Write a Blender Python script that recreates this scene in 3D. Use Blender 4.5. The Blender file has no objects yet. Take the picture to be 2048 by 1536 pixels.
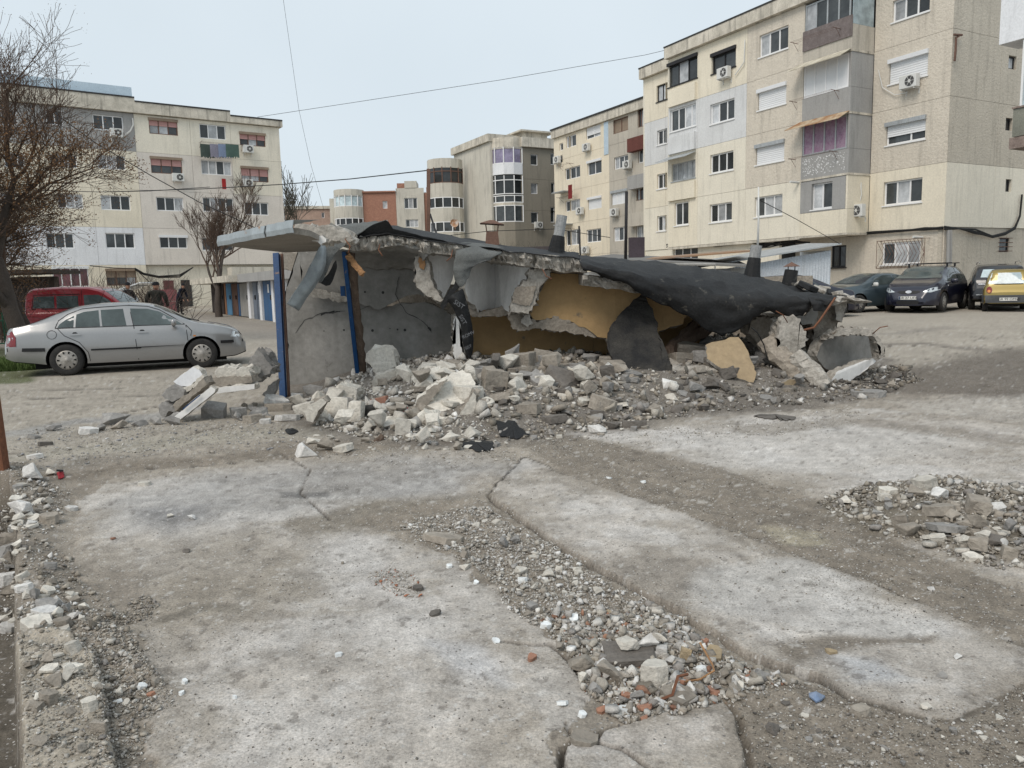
import bpy, bmesh, math, random
import numpy as np
from mathutils import Vector, Matrix, noise as mnoise
from mathutils.bvhtree import BVHTree
random.seed(7); RNG = np.random.default_rng(7)
S = bpy.context.scene; COL = S.collection
# ------------------------------------------------------------- camera
F_, CX, CY, H = 1540., 1024., 768., 1.45
PITCH, ROLL = math.radians(7.29), math.radians(1.4)
_c, _s = math.cos(PITCH), math.sin(PITCH)
FW = np.array([0, _c, -_s]); _r0 = np.array([1., 0, 0]); _u0 = np.array([0, _s, _c])
RT = math.cos(ROLL)*_r0-math.sin(ROLL)*_u0; UP = math.cos(ROLL)*_u0+math.sin(ROLL)*_r0
EYE = np.array([0, 0, H])
cam = bpy.data.objects.new('camera', bpy.data.cameras.new('camera')); COL.objects.link(cam); S.camera = cam
cam.data.sensor_width = 36; cam.data.lens = F_/2048*36; cam.data.clip_end = 2000; cam.data.clip_start = .05
_m = Matrix.Identity(4)
for i in range(3):
    _m[i][0] = RT[i]; _m[i][1] = UP[i]; _m[i][2] = -FW[i]; _m[i][3] = EYE[i]
cam.matrix_world = _m
# ------------------------------------------------------------- light: overcast day
W = bpy.data.worlds.new('World'); S.world = W; W.use_nodes = True
nt = W.node_tree; bg = nt.nodes['Background']
sky = nt.nodes.new('ShaderNodeTexSky'); sky.sky_type = 'NISHITA'; sky.sun_disc = False
SUN_EL, SUN_AZ = math.radians(48), math.radians(215)
sky.sun_elevation = SUN_EL; sky.sun_rotation = SUN_AZ; sky.dust_density = 4; sky.air_density = 1.0
# cloud layer: a nearly even pale grey-blue with faint soft billows, mixed over the clear sky
tc = nt.nodes.new('ShaderNodeTexCoord'); nz = nt.nodes.new('ShaderNodeTexNoise'); nz.inputs['Scale'].default_value = 1.6
nz.inputs['Detail'].default_value = 4
cr = nt.nodes.new('ShaderNodeValToRGB'); cr.color_ramp.elements[0].position = .3; cr.color_ramp.elements[1].position = .75
cr.color_ramp.elements[0].color = (5.15, 5.85, 6.35, 1); cr.color_ramp.elements[1].color = (5.95, 6.6, 7.05, 1)
mx = nt.nodes.new('ShaderNodeMix'); mx.data_type = 'RGBA'; mx.inputs[0].default_value = .93
nt.links.new(tc.outputs['Generated'], nz.inputs['Vector']); nt.links.new(nz.outputs['Fac'], cr.inputs[0])
nt.links.new(sky.outputs[0], mx.inputs[6]); nt.links.new(cr.outputs[0], mx.inputs[7]); nt.links.new(mx.outputs[2], bg.inputs[0])
bg.inputs[1].default_value = .105
sun = bpy.data.objects.new('sun', bpy.data.lights.new('sun', 'SUN')); COL.objects.link(sun)
sun.data.energy = 1.5; sun.data.angle = math.radians(28); sun.data.color = (1, .915, .82)
sun.rotation_euler = (math.radians(90)-SUN_EL, 0, -SUN_AZ+math.pi)
S.view_settings.view_transform = 'Standard'; S.view_settings.look = 'None'; S.view_settings.exposure = 0.34
S.view_settings.gamma = 1
# ------------------------------------------------------------- geometry helpers
def V3(p): return np.array([float(p[0]), float(p[1]), float(p[2])])
def ray(px, py): return FW+(px-CX)/F_*RT-(py-CY)/F_*UP
def rise(y): return 0.011*np.maximum(0., np.minimum(y, 75)-14)
def at(px, py, Y):
    d = ray(px, py); return EYE+(Y/d[1])*d
def onz(px, py, z=0.):
    d = ray(px, py); return EYE+((z-H)/d[2])*d
def gnd(px, py, z=0.):
    d = ray(px, py); t = (z-H)/d[2]
    for _ in range(12): t = (z+rise(t*d[1])-H)/d[2]
    return EYE+t*d
def proj(P):
    v = np.asarray(P)-EYE; w = v@FW; return CX+F_*(v@RT)/w, CY-F_*(v@UP)/w
def pxm(Y): return F_/Y                        # pixels per metre at depth Y
def link(o, name=None):
    COL.objects.link(o); return o
def tag(o, label=None, cat=None, group=None, kind=None):
    if label: o['label'] = label
    if cat: o['category'] = cat
    if group: o['group'] = group
    if kind: o['kind'] = kind
    return o
def thing(name, label, cat, loc=(0, 0, 0), rz=0, group=None):
    o = bpy.data.objects.new(name, None); COL.objects.link(o); o.location = loc; o.rotation_euler = (0, 0, rz)
    o.empty_display_size = .2
    return tag(o, label, cat, group)
def wroot(par):                                 # world location of an unrotated ancestor chain
    v = np.zeros(3)
    while par is not None: v += np.array(par.location); par = par.parent
    return v
class MB:
    def __init__(s): s.v = []; s.f = []; s.mi = []; s.cur = 0; s.smooth = False
    def add(s, vs, fs):
        n = len(s.v); s.v += [tuple(map(float, p)) for p in vs]; s.f += [tuple(i+n for i in f) for f in fs]; s.mi += [s.cur]*len(fs); return s
    def quad(s, a, b, c, d): return s.add([a, b, c, d], [(0, 1, 2, 3)])
    def hexa(s, p): return s.add(p, [(0, 3, 2, 1), (4, 5, 6, 7), (0, 1, 5, 4), (1, 2, 6, 5), (2, 3, 7, 6), (3, 0, 4, 7)])
    def box(s, c, sz, rz=0, ry=0, rx=0):
        R = Matrix.Rotation(rz, 3, 'Z') @ Matrix.Rotation(ry, 3, 'Y') @ Matrix.Rotation(rx, 3, 'X'); x, y, z = [q/2 for q in sz]
        P = [(-x, -y, -z), (x, -y, -z), (x, y, -z), (-x, y, -z), (-x, -y, z), (x, -y, z), (x, y, z), (-x, y, z)]
        return s.hexa([tuple(R @ Vector(p)+Vector(c)) for p in P])
    def bar(s, a, b, w, h=None, up=(0, 0, 1)):  # rectangular bar between two points
        h = h or w; a = Vector(a); b = Vector(b); d = (b-a).normalized(); u = Vector(up)
        if abs(d.dot(u)) > .95: u = Vector((0, 1, 0))
        x = d.cross(u).normalized()*w/2; y = x.cross(d).normalized()*h/2
        return s.hexa([a-x-y, a+x-y, a+x+y, a-x+y, b-x-y, b+x-y, b+x+y, b-x+y])
    def tube(s, pts, rad, n=6, cap=True):
        pts = [Vector(p) for p in pts]; m = len(pts)
        if not hasattr(rad, '__len__'): rad = [rad]*m
        base = len(s.v); prev = None
        for i, p in enumerate(pts):
            d = (pts[min(i+1, m-1)]-pts[max(i-1, 0)]).normalized()
            if prev is None: u = Vector((0, 0, 1)) if abs(d.z) < .9 else Vector((1, 0, 0)); x = d.cross(u).normalized()
            else: x = (prev-d*prev.dot(d)).normalized()
            prev = x; y = d.cross(x)
            for k in range(n):
                a = 2*math.pi*k/n; q = p+(x*math.cos(a)+y*math.sin(a))*rad[i]; s.v.append(tuple(q))
        for i in range(m-1):
            for k in range(n):
                a = base+i*n+k; b = base+i*n+(k+1) % n; s.f.append((a, b, b+n, a+n)); s.mi.append(s.cur)
        if cap: s.f += [tuple(base+k for k in range(n))[::-1], tuple(base+(m-1)*n+k for k in range(n))]; s.mi += [s.cur]*2
        return s
    def prism(s, poly, off):                    # closed polygon (3D points) pushed by vector off
        n = len(poly); off = np.array(off); a = [V3(p) for p in poly]; b = [p+off for p in a]
        return s.add(a+b, [tuple(range(n))[::-1], tuple(range(n, 2*n))]+[(i, (i+1) % n, (i+1) % n+n, i+n) for i in range(n)])
    def lathe(s, prof, n=16, axis=2, c=(0, 0, 0)):  # prof: (r, h)
        base = len(s.v)
        for r, h in prof:
            for k in range(n):
                a = 2*math.pi*k/n; q = [r*math.cos(a), r*math.sin(a)]; q.insert(axis, h); s.v.append(tuple(q[i]+c[i] for i in range(3)))
        for i in range(len(prof)-1):
            for k in range(n):
                a = base+i*n+k; b = base+i*n+(k+1) % n; s.f.append((a, b, b+n, a+n)); s.mi.append(s.cur)
        return s
    def build(s, name, mats, par=None, world=True, smooth=False, bevel=0, fixn=True):
        off = wroot(par) if (world and par is not None) else np.zeros(3)
        me = bpy.data.meshes.new(name); v = np.array(s.v, dtype=float).reshape(-1, 3)-off
        me.from_pydata(v.tolist(), [], s.f)
        if not isinstance(mats, (list, tuple)): mats = [mats]
        for m in mats: me.materials.append(m)
        if len(mats) > 1: me.polygons.foreach_set('material_index', s.mi)
        if fixn and len(s.f) < 60000:
            bm = bmesh.new(); bm.from_mesh(me); bmesh.ops.recalc_face_normals(bm, faces=bm.faces)
            if bevel: bmesh.ops.bevel(bm, geom=[e for e in bm.edges if e.calc_face_angle(0) > .5], offset=bevel, segments=1, affect='EDGES')
            bm.to_mesh(me); bm.free()
        if smooth: me.polygons.foreach_set('use_smooth', [True]*len(me.polygons))
        o = bpy.data.objects.new(name, me); COL.objects.link(o)
        if par is not None: o.parent = par
        return o
def structure(o): o['kind'] = 'structure'; return o
# vectorised value noise
def _h(x, y, s):
    h = (x*374761393+y*668265263+s*144269504) & 0x7fffffff
    h = ((h ^ (h >> 13))*1274126177) & 0x7fffffff; return ((h ^ (h >> 16)) & 0xffffff)/float(0xffffff)
def vn(x, y, s=0):
    xi = np.floor(x).astype(np.int64); yi = np.floor(y).astype(np.int64); fx = x-xi; fy = y-yi
    fx = fx*fx*(3-2*fx); fy = fy*fy*(3-2*fy)
    return (_h(xi, yi, s)*(1-fx)+_h(xi+1, yi, s)*fx)*(1-fy)+(_h(xi, yi+1, s)*(1-fx)+_h(xi+1, yi+1, s)*fx)*fy
def fbm(x, y, sc=1, o=5, s=0, g=.5):
    r = 0; a = 1; t = 0; x = np.asarray(x, float)*sc; y = np.asarray(y, float)*sc
    for i in range(o): r = r+a*vn(x, y, s+i*17); t += a; a *= g; x = x*2.03+11.3; y = y*2.03+5.7
    return r/t
def sdpoly(P, poly):                            # + inside, - outside, metres
    poly = np.array(poly, float); n = len(poly); d2 = np.full(len(P), 1e18); ins = np.zeros(len(P), bool)
    for i in range(n):
        a = poly[i]; b = poly[(i+1) % n]; e = b-a; w = P-a
        t = np.clip((w@e)/max(e@e, 1e-12), 0, 1); q = w-t[:, None]*e; d2 = np.minimum(d2, (q*q).sum(1))
        c = ((a[1] <= P[:, 1]) & (b[1] > P[:, 1])) | ((b[1] <= P[:, 1]) & (a[1] > P[:, 1]))
        with np.errstate(divide='ignore', invalid='ignore'):
            xx = a[0]+(P[:, 1]-a[1])/(b[1]-a[1])*e[0]
        ins ^= c & (P[:, 0] < xx)
    return np.sqrt(d2)*np.where(ins, 1, -1)
def sst(a, b, x): t = np.clip((x-a)/(b-a), 0, 1); return t*t*(3-2*t)
def gpoly(pp): return [gnd(*p)[:2] for p in pp]
# ------------------------------------------------------------- materials
def M(name, col, col2=None, sc=1.5, sc2=30, amt=.5, fine=.25, rough=.9, bump=.2, bsc=45, metal=0, spec=.3, streak=0, scol=(.08, .07, .06), attr=False, rnd=0, spots=None, coat=0, stretch=None):
    m = bpy.data.materials.new(name); m.use_nodes = True; n = m.node_tree.nodes; l = m.node_tree.links; p = n['Principled BSDF']
    p.inputs['Roughness'].default_value = rough; p.inputs['Metallic'].default_value = metal; p.inputs['Specular IOR Level'].default_value = spec
    if coat: p.inputs['Coat Weight'].default_value = coat; p.inputs['Coat Roughness'].default_value = .05
    g = n.new('ShaderNodeNewGeometry'); pos = g.outputs['Position']
    if stretch:
        mp = n.new('ShaderNodeMapping'); mp.inputs['Scale'].default_value = stretch; l.new(pos, mp.inputs['Vector']); pos = mp.outputs[0]
    def noise(scale, det=6, r=.6, vec=None):
        q = n.new('ShaderNodeTexNoise'); q.inputs['Scale'].default_value = scale; q.inputs['Detail'].default_value = det; q.inputs['Roughness'].default_value = r
        l.new(vec or pos, q.inputs['Vector']); return q.outputs['Fac']
    def ramp(x, a, b):
        q = n.new('ShaderNodeMapRange'); q.inputs['From Min'].default_value = a; q.inputs['From Max'].default_value = b; l.new(x, q.inputs['Value']); return q.outputs[0]
    def mix(f, a, b, mode='MIX'):
        q = n.new('ShaderNodeMix'); q.data_type = 'RGBA'; q.blend_type = mode
        for i, x in ((0, f), (6, a), (7, b)):
            if isinstance(x, (int, float)): q.inputs[i].default_value = x
            elif isinstance(x, tuple): q.inputs[i].default_value = (*x, 1)[:4]
            else: l.new(x, q.inputs[i])
        return q.outputs[2]
    col2 = col2 or tuple(c*.6 for c in col)
    c = mix(ramp(noise(sc), .35, .35+amt), tuple(col), tuple(col2))
    if attr:
        a = n.new('ShaderNodeAttribute'); a.attribute_name = 'Col'; c = mix(1., c, a.outputs['Color'], 'MULTIPLY')
    if fine:
        q = n.new('ShaderNodeMapRange'); q.inputs['To Min'].default_value = 1-fine; q.inputs['To Max'].default_value = 1+fine
        q.inputs['From Min'].default_value = .3; q.inputs['From Max'].default_value = .7
        l.new(noise(sc2, 4, .7), q.inputs['Value']); c = mix(1., c, q.outputs[0], 'MULTIPLY')
    if streak:
        mp = n.new('ShaderNodeMapping'); mp.inputs['Scale'].default_value = (2.2, 2.2, .22); l.new(g.outputs['Position'], mp.inputs['Vector'])
        s1 = ramp(noise(1.6, 7, .65, mp.outputs[0]), .52, .74); mm = n.new('ShaderNodeMath'); mm.operation = 'MULTIPLY'; mm.inputs[1].default_value = streak
        l.new(s1, mm.inputs[0]); c = mix(mm.outputs[0], c, scol)
    if spots:
        c = mix(ramp(noise(spots[1], 5, .7), spots[2], spots[2]+.06), c, tuple(spots[0]))
    if rnd:
        oi = n.new('ShaderNodeObjectInfo'); q = n.new('ShaderNodeMapRange'); q.inputs['To Min'].default_value = 1-rnd; q.inputs['To Max'].default_value = 1+rnd
        l.new(oi.outputs['Random'], q.inputs['Value']); c = mix(1., c, q.outputs[0], 'MULTIPLY')
    l.new(c, p.inputs['Base Color'])
    if bump:
        b = n.new('ShaderNodeBump'); b.inputs['Strength'].default_value = bump; b.inputs['Distance'].default_value = .02
        l.new(noise(bsc, 5, .65), b.inputs['Height']); l.new(b.outputs[0], p.inputs['Normal'])
    return m
# ============================================================= GROUND
def rows_y():
    y = 1.05; r = []
    while y < 55: r.append(y); y += max(.006, 3.3*y*y/(F_*H))
    for q in (60, 70, 90, 120, 180, 300, 700): r.append(q)
    return np.array(r)
YR = rows_y(); XT = np.concatenate([[-6, -3, -2, -1.6, -1.3], np.linspace(-1.1, 1.1, 760), [1.3, 1.6, 2, 3, 6]])
GX = (XT[None, :]*YR[:, None]); GY = np.repeat(YR[:, None], len(XT), 1)
GP = np.stack([GX.ravel(), GY.ravel()], 1); gx, gy = GP[:, 0], GP[:, 1]
HEAP = gpoly([(545, 805), (600, 850), (680, 880), (880, 893), (1040, 885), (1240, 858), (1400, 830), (1560, 822), (1720, 800), (1800, 765), (1790, 720), (1700, 690), (1500, 700), (1200, 700), (900, 700), (620, 740)])
HEAPR = gpoly([(1640, 1010), (1720, 975), (1850, 958), (2060, 985), (2200, 1010), (2250, 1130), (2060, 1140), (1950, 1130), (1850, 1095), (1740, 1065)])
HEAPL = gpoly([(-300, 930), (60, 930), (140, 1000), (100, 1100), (170, 1180), (250, 1240), (330, 1380), (240, 1330), (150, 1290), (60, 1290), (20, 1250), (-20, 1100), (-300, 1000)])
STRIP2 = gpoly([(735, 1035), (870, 1005), (985, 1003), (1085, 1072), (1180, 1135), (1340, 1220), (1500, 1315), (1590, 1365), (1470, 1405), (1290, 1435), (1175, 1370), (1110, 1290), (1010, 1185), (860, 1095)])
STRIP1 = gpoly([(1040, 870), (1130, 868), (1300, 905), (1450, 940), (1600, 990), (1750, 1065), (1900, 1125), (2060, 1185), (2500, 1340), (2500, 1450), (2060, 1300), (1950, 1250), (1800, 1190), (1640, 1130), (1500, 1075), (1400, 1040), (1250, 990), (1120, 945)])
STRIP3 = gpoly([(1480, 1400), (1600, 1365), (1700, 1400), (1905, 1445), (2060, 1352), (2400, 1260), (2500, 1800), (1500, 1800)])
def heap(x, y):
    P = np.stack([np.atleast_1d(x), np.atleast_1d(y)], 1).astype(float)
    h = .36*sst(0, 1.9, sdpoly(P, HEAP))*(.6+.8*fbm(P[:, 0], P[:, 1], 1.1, 3, 5))
    h += .10*sst(-.1, .5, sdpoly(P, HEAPR))*(.5+fbm(P[:, 0], P[:, 1], 2.5, 3, 9))
    h += .09*sst(-.1, .35, sdpoly(P, HEAPL))*(.5+fbm(P[:, 0], P[:, 1], 3, 3, 12))
    return h
Z = rise(gy)+heap(gx, gy)
wob = (fbm(gx, gy, 1.2, 4, 3)-.5); wob2 = (fbm(gx, gy, 9, 3, 31)-.5)
def inside(poly, soft, namp, nsc=2.5, seed=0):
    d = sdpoly(GP, poly); return sst(-soft, soft, d+namp*2*(fbm(gx, gy, nsc, 5, seed)-.5)), d
near = sst(13, 9, gy)
C = np.zeros((len(gx), 3)); n1 = fbm(gx, gy, .5, 6, 40); n2 = fbm(gx, gy, 3, 5, 50)
dirt = np.array([.195, .17, .14]); dirt2 = np.array([.37, .33, .28]); tan = np.array([.37, .335, .285]); conc = np.array([.455, .42, .38]); chalk = np.array([.64, .62, .60])
C[:] = tan; C *= (.86+.3*n1+.12*(n2-.5))[:, None]
def blend(mask, col, k=1.):
    global C; C = C*(1-(mask*k)[:, None])+np.array(col)[None, :]*(mask*k)[:, None]
# near yard = dirt
YARD = gpoly([(-400, 960), (250, 905), (560, 880), (1000, 880), (1040, 850), (1500, 800), (1800, 770), (2500, 760), (2500, 1800), (-400, 1800)])
my, _ = inside(YARD, .12, .12); blend(my, dirt2*.92, .9); dc_ = sst(.45, .66, fbm(gx, gy, 1.1, 6, 300, .62)); blend(my*dc_, dirt*1.15, .6)
Z += my*.018*wob2*2
# street side details: cracks, dark dirt band right, moss by fence
def band(pts, w, col, k, seed=0, amp=.08, nsc=2.):
    P = [gnd(*p)[:2] for p in pts]; d = np.full(len(gx), 1e9)
    for a, b in zip(P[:-1], P[1:]):
        e = b-a; ww = GP-a; t = np.clip((ww@e)/(e@e), 0, 1); q = ww-t[:, None]*e; d = np.minimum(d, np.sqrt((q*q).sum(1)))
    m = sst(w, w*.35, d+amp*2*(fbm(gx, gy, nsc, 5, seed)-.5)); blend(m, col, k); return m
darkd, _ = inside(gpoly([(1790, 735), (1900, 715), (2100, 690), (2600, 690), (2600, 800), (2100, 800), (1900, 795), (1780, 790), (1700, 800), (1650, 780)]), .5, .5, 1.2, 71); blend(darkd, (.15, .13, .11), .85)
chk, _ = inside(gpoly([(1760, 800), (2400, 790), (2500, 860), (2060, 850), (1800, 830)]), .3, .4, 1.5, 72); blend(chk, (.5, .47, .43), .5)
for i, pts in enumerate([[(0, 800), (200, 792), (330, 790)], [(60, 850), (180, 842), (260, 822), (330, 810), (420, 798)], [(20, 906), (150, 895), (330, 880), (450, 850)], [(1700, 700), (1800, 690), (2050, 698)], [(60, 780), (240, 776)]]):
    Z -= .02*band(pts, .05 if i < 4 else .09, (.12, .105, .09), .85, 80+i, .04)
band([(60, 862), (150, 842), (300, 835), (380, 818)], .35, (.30, .31, .32), .5, 90, .3)
band([(1750, 690), (1830, 686), (1960, 700)], .3, (.17, .15, .13), .7, 91, .2)
band([(1780, 668), (1900, 655)], .4, (.24, .22, .2), .5, 92, .3)
band([(400, 630), (560, 668), (700, 690)], 1.4, (.25, .225, .2), .6, 93, 1.0, .6)
moss, _ = inside(gpoly([(-200, 690), (80, 700), (95, 730), (70, 765), (-100, 775), (-300, 760)]), .15, .2, 2, 95); blend(moss, (.10, .12, .05), .85)
band([(-100, 985), (370, 925), (560, 905), (1000, 878)], .35, (.21, .18, .145), .75, 96, .25, 1.5)
band([(100, 905), (450, 870), (620, 860)], .5, (.36, .335, .28), .6, 97, .3, 1.2)
# slabs of the demolished garages
KS = [gpoly(k) for k in (
 [(165, 1150), (150, 1020), (230, 955), (600, 912), (960, 902), (1040, 915), (960, 992), (820, 1012), (720, 1045), (865, 1100), (1010, 1182), (1110, 1290), (1175, 1375), (1190, 1440), (1130, 1492), (1145, 1800), (330, 1800), (290, 1480), (320, 1390), (250, 1330), (300, 1240), (230, 1200)],
 [(1050, 915), (1120, 945), (1250, 990), (1400, 1040), (1500, 1075), (1640, 1130), (1800, 1190), (1950, 1250), (2060, 1300), (2500, 1450), (2400, 1500), (2060, 1352), (1905, 1443), (1700, 1397), (1640, 1355), (1500, 1310), (1340, 1215), (1180, 1130), (1085, 1068), (975, 992)],
 [(1130, 1498), (1280, 1442), (1450, 1402), (1480, 1440), (1497, 1800), (1150, 1800)],
 [(1130, 868), (1300, 905), (1450, 940), (1600, 990), (1750, 1065), (1900, 1125), (2060, 1185), (2500, 1340), (2600, 900), (2060, 850), (1750, 815), (1500, 822), (1300, 850)])]
owner = np.full(len(gx), -1)
for i, k in enumerate(KS):
    sh = .03 if i in (1, 2) else .13
    d = sdpoly(GP, k)+sh*(fbm(gx, gy, 3.0 if i in (0, 3) else 6, 6, 100+i, .6)-.5)*2
    m = sst(-.006, .006, d); soft = sst(-.03, .16, d)
    sl = (.004, .013, .014, .003)[i]*(sst(1.0, .05, -sdpoly(GP, STRIP1)*0+sdpoly(GP, STRIP2)*-1) if i == 1 else 1); owner[m > .5] = i
    Z += m*(sl+.006*wob)-(my*wob2*.03*m)
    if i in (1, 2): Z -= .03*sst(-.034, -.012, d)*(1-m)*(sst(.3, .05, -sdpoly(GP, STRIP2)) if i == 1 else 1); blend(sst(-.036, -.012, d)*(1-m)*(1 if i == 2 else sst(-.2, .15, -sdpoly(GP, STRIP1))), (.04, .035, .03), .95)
    cc = conc*(.83+.32*fbm(gx, gy, 1.3, 6, 110+i))[:, None]
    C = C*(1-m[:, None])+cc*m[:, None]
    if i in (0, 3): mm_ = m*(1-sst(-.05, .45, d+.5*(fbm(gx, gy, 1.8, 5, 140+i)-.5))); blend(mm_, dirt2*.92, .9)
    else: blend(m*(1-soft), dirt*1.3, .5)
    c2 = sst(.49, .62, fbm(gx, gy, 1.1, 8, 120+i, .68))*m; blend(c2, chalk, (.36, .45, .4, .45)[i])
    c3 = sst(.5, .64, fbm(gx, gy*1.5, 1.5, 8, 130+i, .66))*m; blend(c3, (.30, .265, .22), .55)
# shaped stains and dirt tongues on the slabs
def stain(pp, soft, namp, col, k, seed, nsc=2.):
    m, _ = inside(gpoly(pp), soft, namp, nsc, seed); blend(m, col, k); return m
stain([(240, 1000), (420, 950), (900, 915), (980, 935), (860, 980), (500, 1030), (300, 1060), (230, 1040)], .25, .35, (.29, .285, .28), .6, 201)
stain([(560, 985), (660, 985), (665, 996), (560, 998)], .03, .03, (.16, .155, .15), .8, 202, 6)
stain([(270, 1020), (420, 1010), (440, 1045), (330, 1070)], .1, .1, (.17, .17, .175), .5, 203)
stain([(300, 1110), (480, 1070), (660, 1120), (640, 1200), (480, 1250), (350, 1200)], .35, .5, (.26, .23, .19), .65, 204, 1.6)
stain([(560, 1050), (760, 1000), (1000, 990), (900, 1010), (760, 1050), (620, 1075)], .1, .15, (.21, .185, .15), .8, 205)
stain([(160, 1140), (260, 1150), (310, 1250), (240, 1230), (180, 1200)], .06, .1, (.25, .22, .185), .7, 206)
stain([(660, 1070), (730, 1060), (850, 1170), (880, 1260), (820, 1300), (680, 1180)], .15, .2, (.52, .5, .48), .55, 207)
stain([(1180, 1130), (1300, 1100), (1440, 1120), (1420, 1200), (1350, 1210), (1260, 1170)], .08, .15, (.29, .26, .225), .85, 208)
stain([(1440, 1130), (1620, 1100), (1760, 1200), (1900, 1270), (1700, 1280), (1520, 1250), (1380, 1220)], .08, .2, (.53, .515, .495), .6, 209)
stain([(1530, 1290), (1700, 1275), (1880, 1270), (1870, 1290), (1700, 1305), (1580, 1340)], .03, .06, (.19, .165, .135), .85, 210, 4)
stain([(1500, 1200), (1620, 1215), (1640, 1255), (1520, 1250)], .08, .12, (.27, .25, .23), .6, 211)
stain([(1650, 1310), (1760, 1320), (1850, 1370), (1720, 1370)], .06, .1, (.5, .52, .55), .6, 212)
stain([(1300, 870), (1600, 830), (1900, 870), (1800, 960), (1600, 940), (1400, 930)], .3, .5, (.56, .54, .515), .5, 213)
stain([(820, 1270), (980, 1290), (1010, 1370), (900, 1350)], .05, .12, (.56, .56, .57), .55, 214)
stain([(1130, 1500), (1440, 1420), (1470, 1500), (1200, 1520)], .03, .08, (.5, .46, .42), .5, 215)
for pp, sd in ((STRIP1, 220), (STRIP2, 221), (STRIP3, 222)):
    m, dd = inside(pp, .05, .07, 4, sd); blend(m*(owner < 0), dirt*(1.05 if sd != 221 else 1.35), .8)
    ms, _ = inside(pp, .12, .16, 2.5, sd+9); blend(ms, dirt*1.25, .5)

stain([(1520, 1050), (1640, 1060), (1680, 1100), (1560, 1095)], .05, .08, (.42, .38, .29), .7, 232)
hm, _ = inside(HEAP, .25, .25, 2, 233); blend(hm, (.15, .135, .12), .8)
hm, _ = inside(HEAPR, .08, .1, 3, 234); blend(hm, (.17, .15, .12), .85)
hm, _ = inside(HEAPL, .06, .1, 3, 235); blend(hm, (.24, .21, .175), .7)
# long brown tracks
band([(1500, 860), (1700, 840), (1900, 865), (2200, 900)], .25, (.24, .21, .175), .6, 240, .2)
band([(330, 1240), (420, 1215), (480, 1220)], .05, (.2, .18, .15), .7, 241, .05)
# broken strip foundation along the left and the trench beyond it
FND = gpoly([(78, 1285), (150, 1290), (190, 1330), (215, 1440), (230, 1560), (240, 1800), (60, 1800), (40, 1530), (40, 1380), (30, 1300)])
m = sst(-.008, .008, sdpoly(GP, FND)+.05*(fbm(gx, gy, 7, 4, 251)-.5)); Z += m*(.06+.05*(fbm(gx, gy, 6, 4, 252)-.5)); C = C*(1-m[:, None])+(np.array([.4, .36, .3])*(.6+.7*fbm(gx, gy, 8, 5, 253))[:, None])*m[:, None]
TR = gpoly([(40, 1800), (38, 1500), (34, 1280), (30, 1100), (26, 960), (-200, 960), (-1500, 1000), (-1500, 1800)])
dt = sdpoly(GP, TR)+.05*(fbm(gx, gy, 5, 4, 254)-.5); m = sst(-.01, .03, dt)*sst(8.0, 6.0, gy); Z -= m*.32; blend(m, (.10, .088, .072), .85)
# crack lines across the bottom slab
for i, pts in enumerate([[(1195, 1493), (1250, 1510), (1300, 1545)], [(1130, 1445), (1140, 1470), (1190, 1492), (1200, 1470)], [(1010, 1285), (1060, 1292), (1100, 1290), (1135, 1318), (1170, 1360)], [(560, 905), (620, 940), (600, 985), (660, 1040)], [(150, 945), (420, 930), (700, 908)]]):
    Z -= .02*band(pts, .012, (.09, .08, .07), .9, 260+i, .012, 8)
# grain, cracks and scuffs carried by the dense near mesh
hf = fbm(gx, gy, 16, 6, 400, .7); hf2 = fbm(gx*1.7, gy*.8, 5, 5, 410, .6); fade = sst(30, 6, gy)
C *= (1+fade*(.75*(hf-.5)+.45*(hf2-.5)))[:, None]
Z += sst(12, 7, gy)*.006*(hf-.5)
cr_ = np.abs(fbm(gx, gy, .55, 5, 420, .55)-.5); cr2 = np.abs(fbm(gx, gy, 1.3, 5, 430, .55)-.5); cm = np.maximum(sst(.0028, .0009, cr_), .8*sst(.0042, .0012, cr2)*sst(.5, .6, fbm(gx, gy, .6, 2, 440))); cm = cm*sst(24, 16, gy)*sst(7.5, 9.5, gy)*(heap(gx, gy) < .02); blend(cm, (.12, .105, .09), .6); Z -= cm*.006
sp_ = sst(.72, .80, fbm(gx, gy, 26, 3, 450, .5))*fade; blend(sp_, (.62, .6, .57), .5); sp_ = sst(.70, .79, fbm(gx, gy, 22, 3, 460, .5))*fade; blend(sp_, (.13, .115, .1), .5)
nr, nc = GX.shape
idx = np.arange(nr*nc).reshape(nr, nc); Q = np.stack([idx[:-1, :-1], idx[:-1, 1:], idx[1:, 1:], idx[1:, :-1]], -1).reshape(-1, 4)
VV = np.stack([gx, gy, Z], 1); own = owner.copy()
fo = own[Q]; fown = np.where((fo == fo[:, :1]).all(1), fo[:, 0], -1)
def gridmesh(name, F, mat):
    u, inv = np.unique(F, return_inverse=True); me = bpy.data.meshes.new(name); inv = inv.reshape(F.shape)
    me.vertices.add(len(u)); me.vertices.foreach_set('co', VV[u].ravel()); me.loops.add(inv.size); me.loops.foreach_set('vertex_index', inv.ravel().astype(np.int32))
    me.polygons.add(len(F)); me.polygons.foreach_set('loop_start', np.arange(0, inv.size, 4, dtype=np.int32))
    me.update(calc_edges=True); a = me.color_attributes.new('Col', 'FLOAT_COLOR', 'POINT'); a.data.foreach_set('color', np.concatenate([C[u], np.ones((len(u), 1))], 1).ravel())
    me.materials.append(mat); me.polygons.foreach_set('use_smooth', [True]*len(F)); o = bpy.data.objects.new(name, me); COL.objects.link(o); return structure(o)
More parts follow.
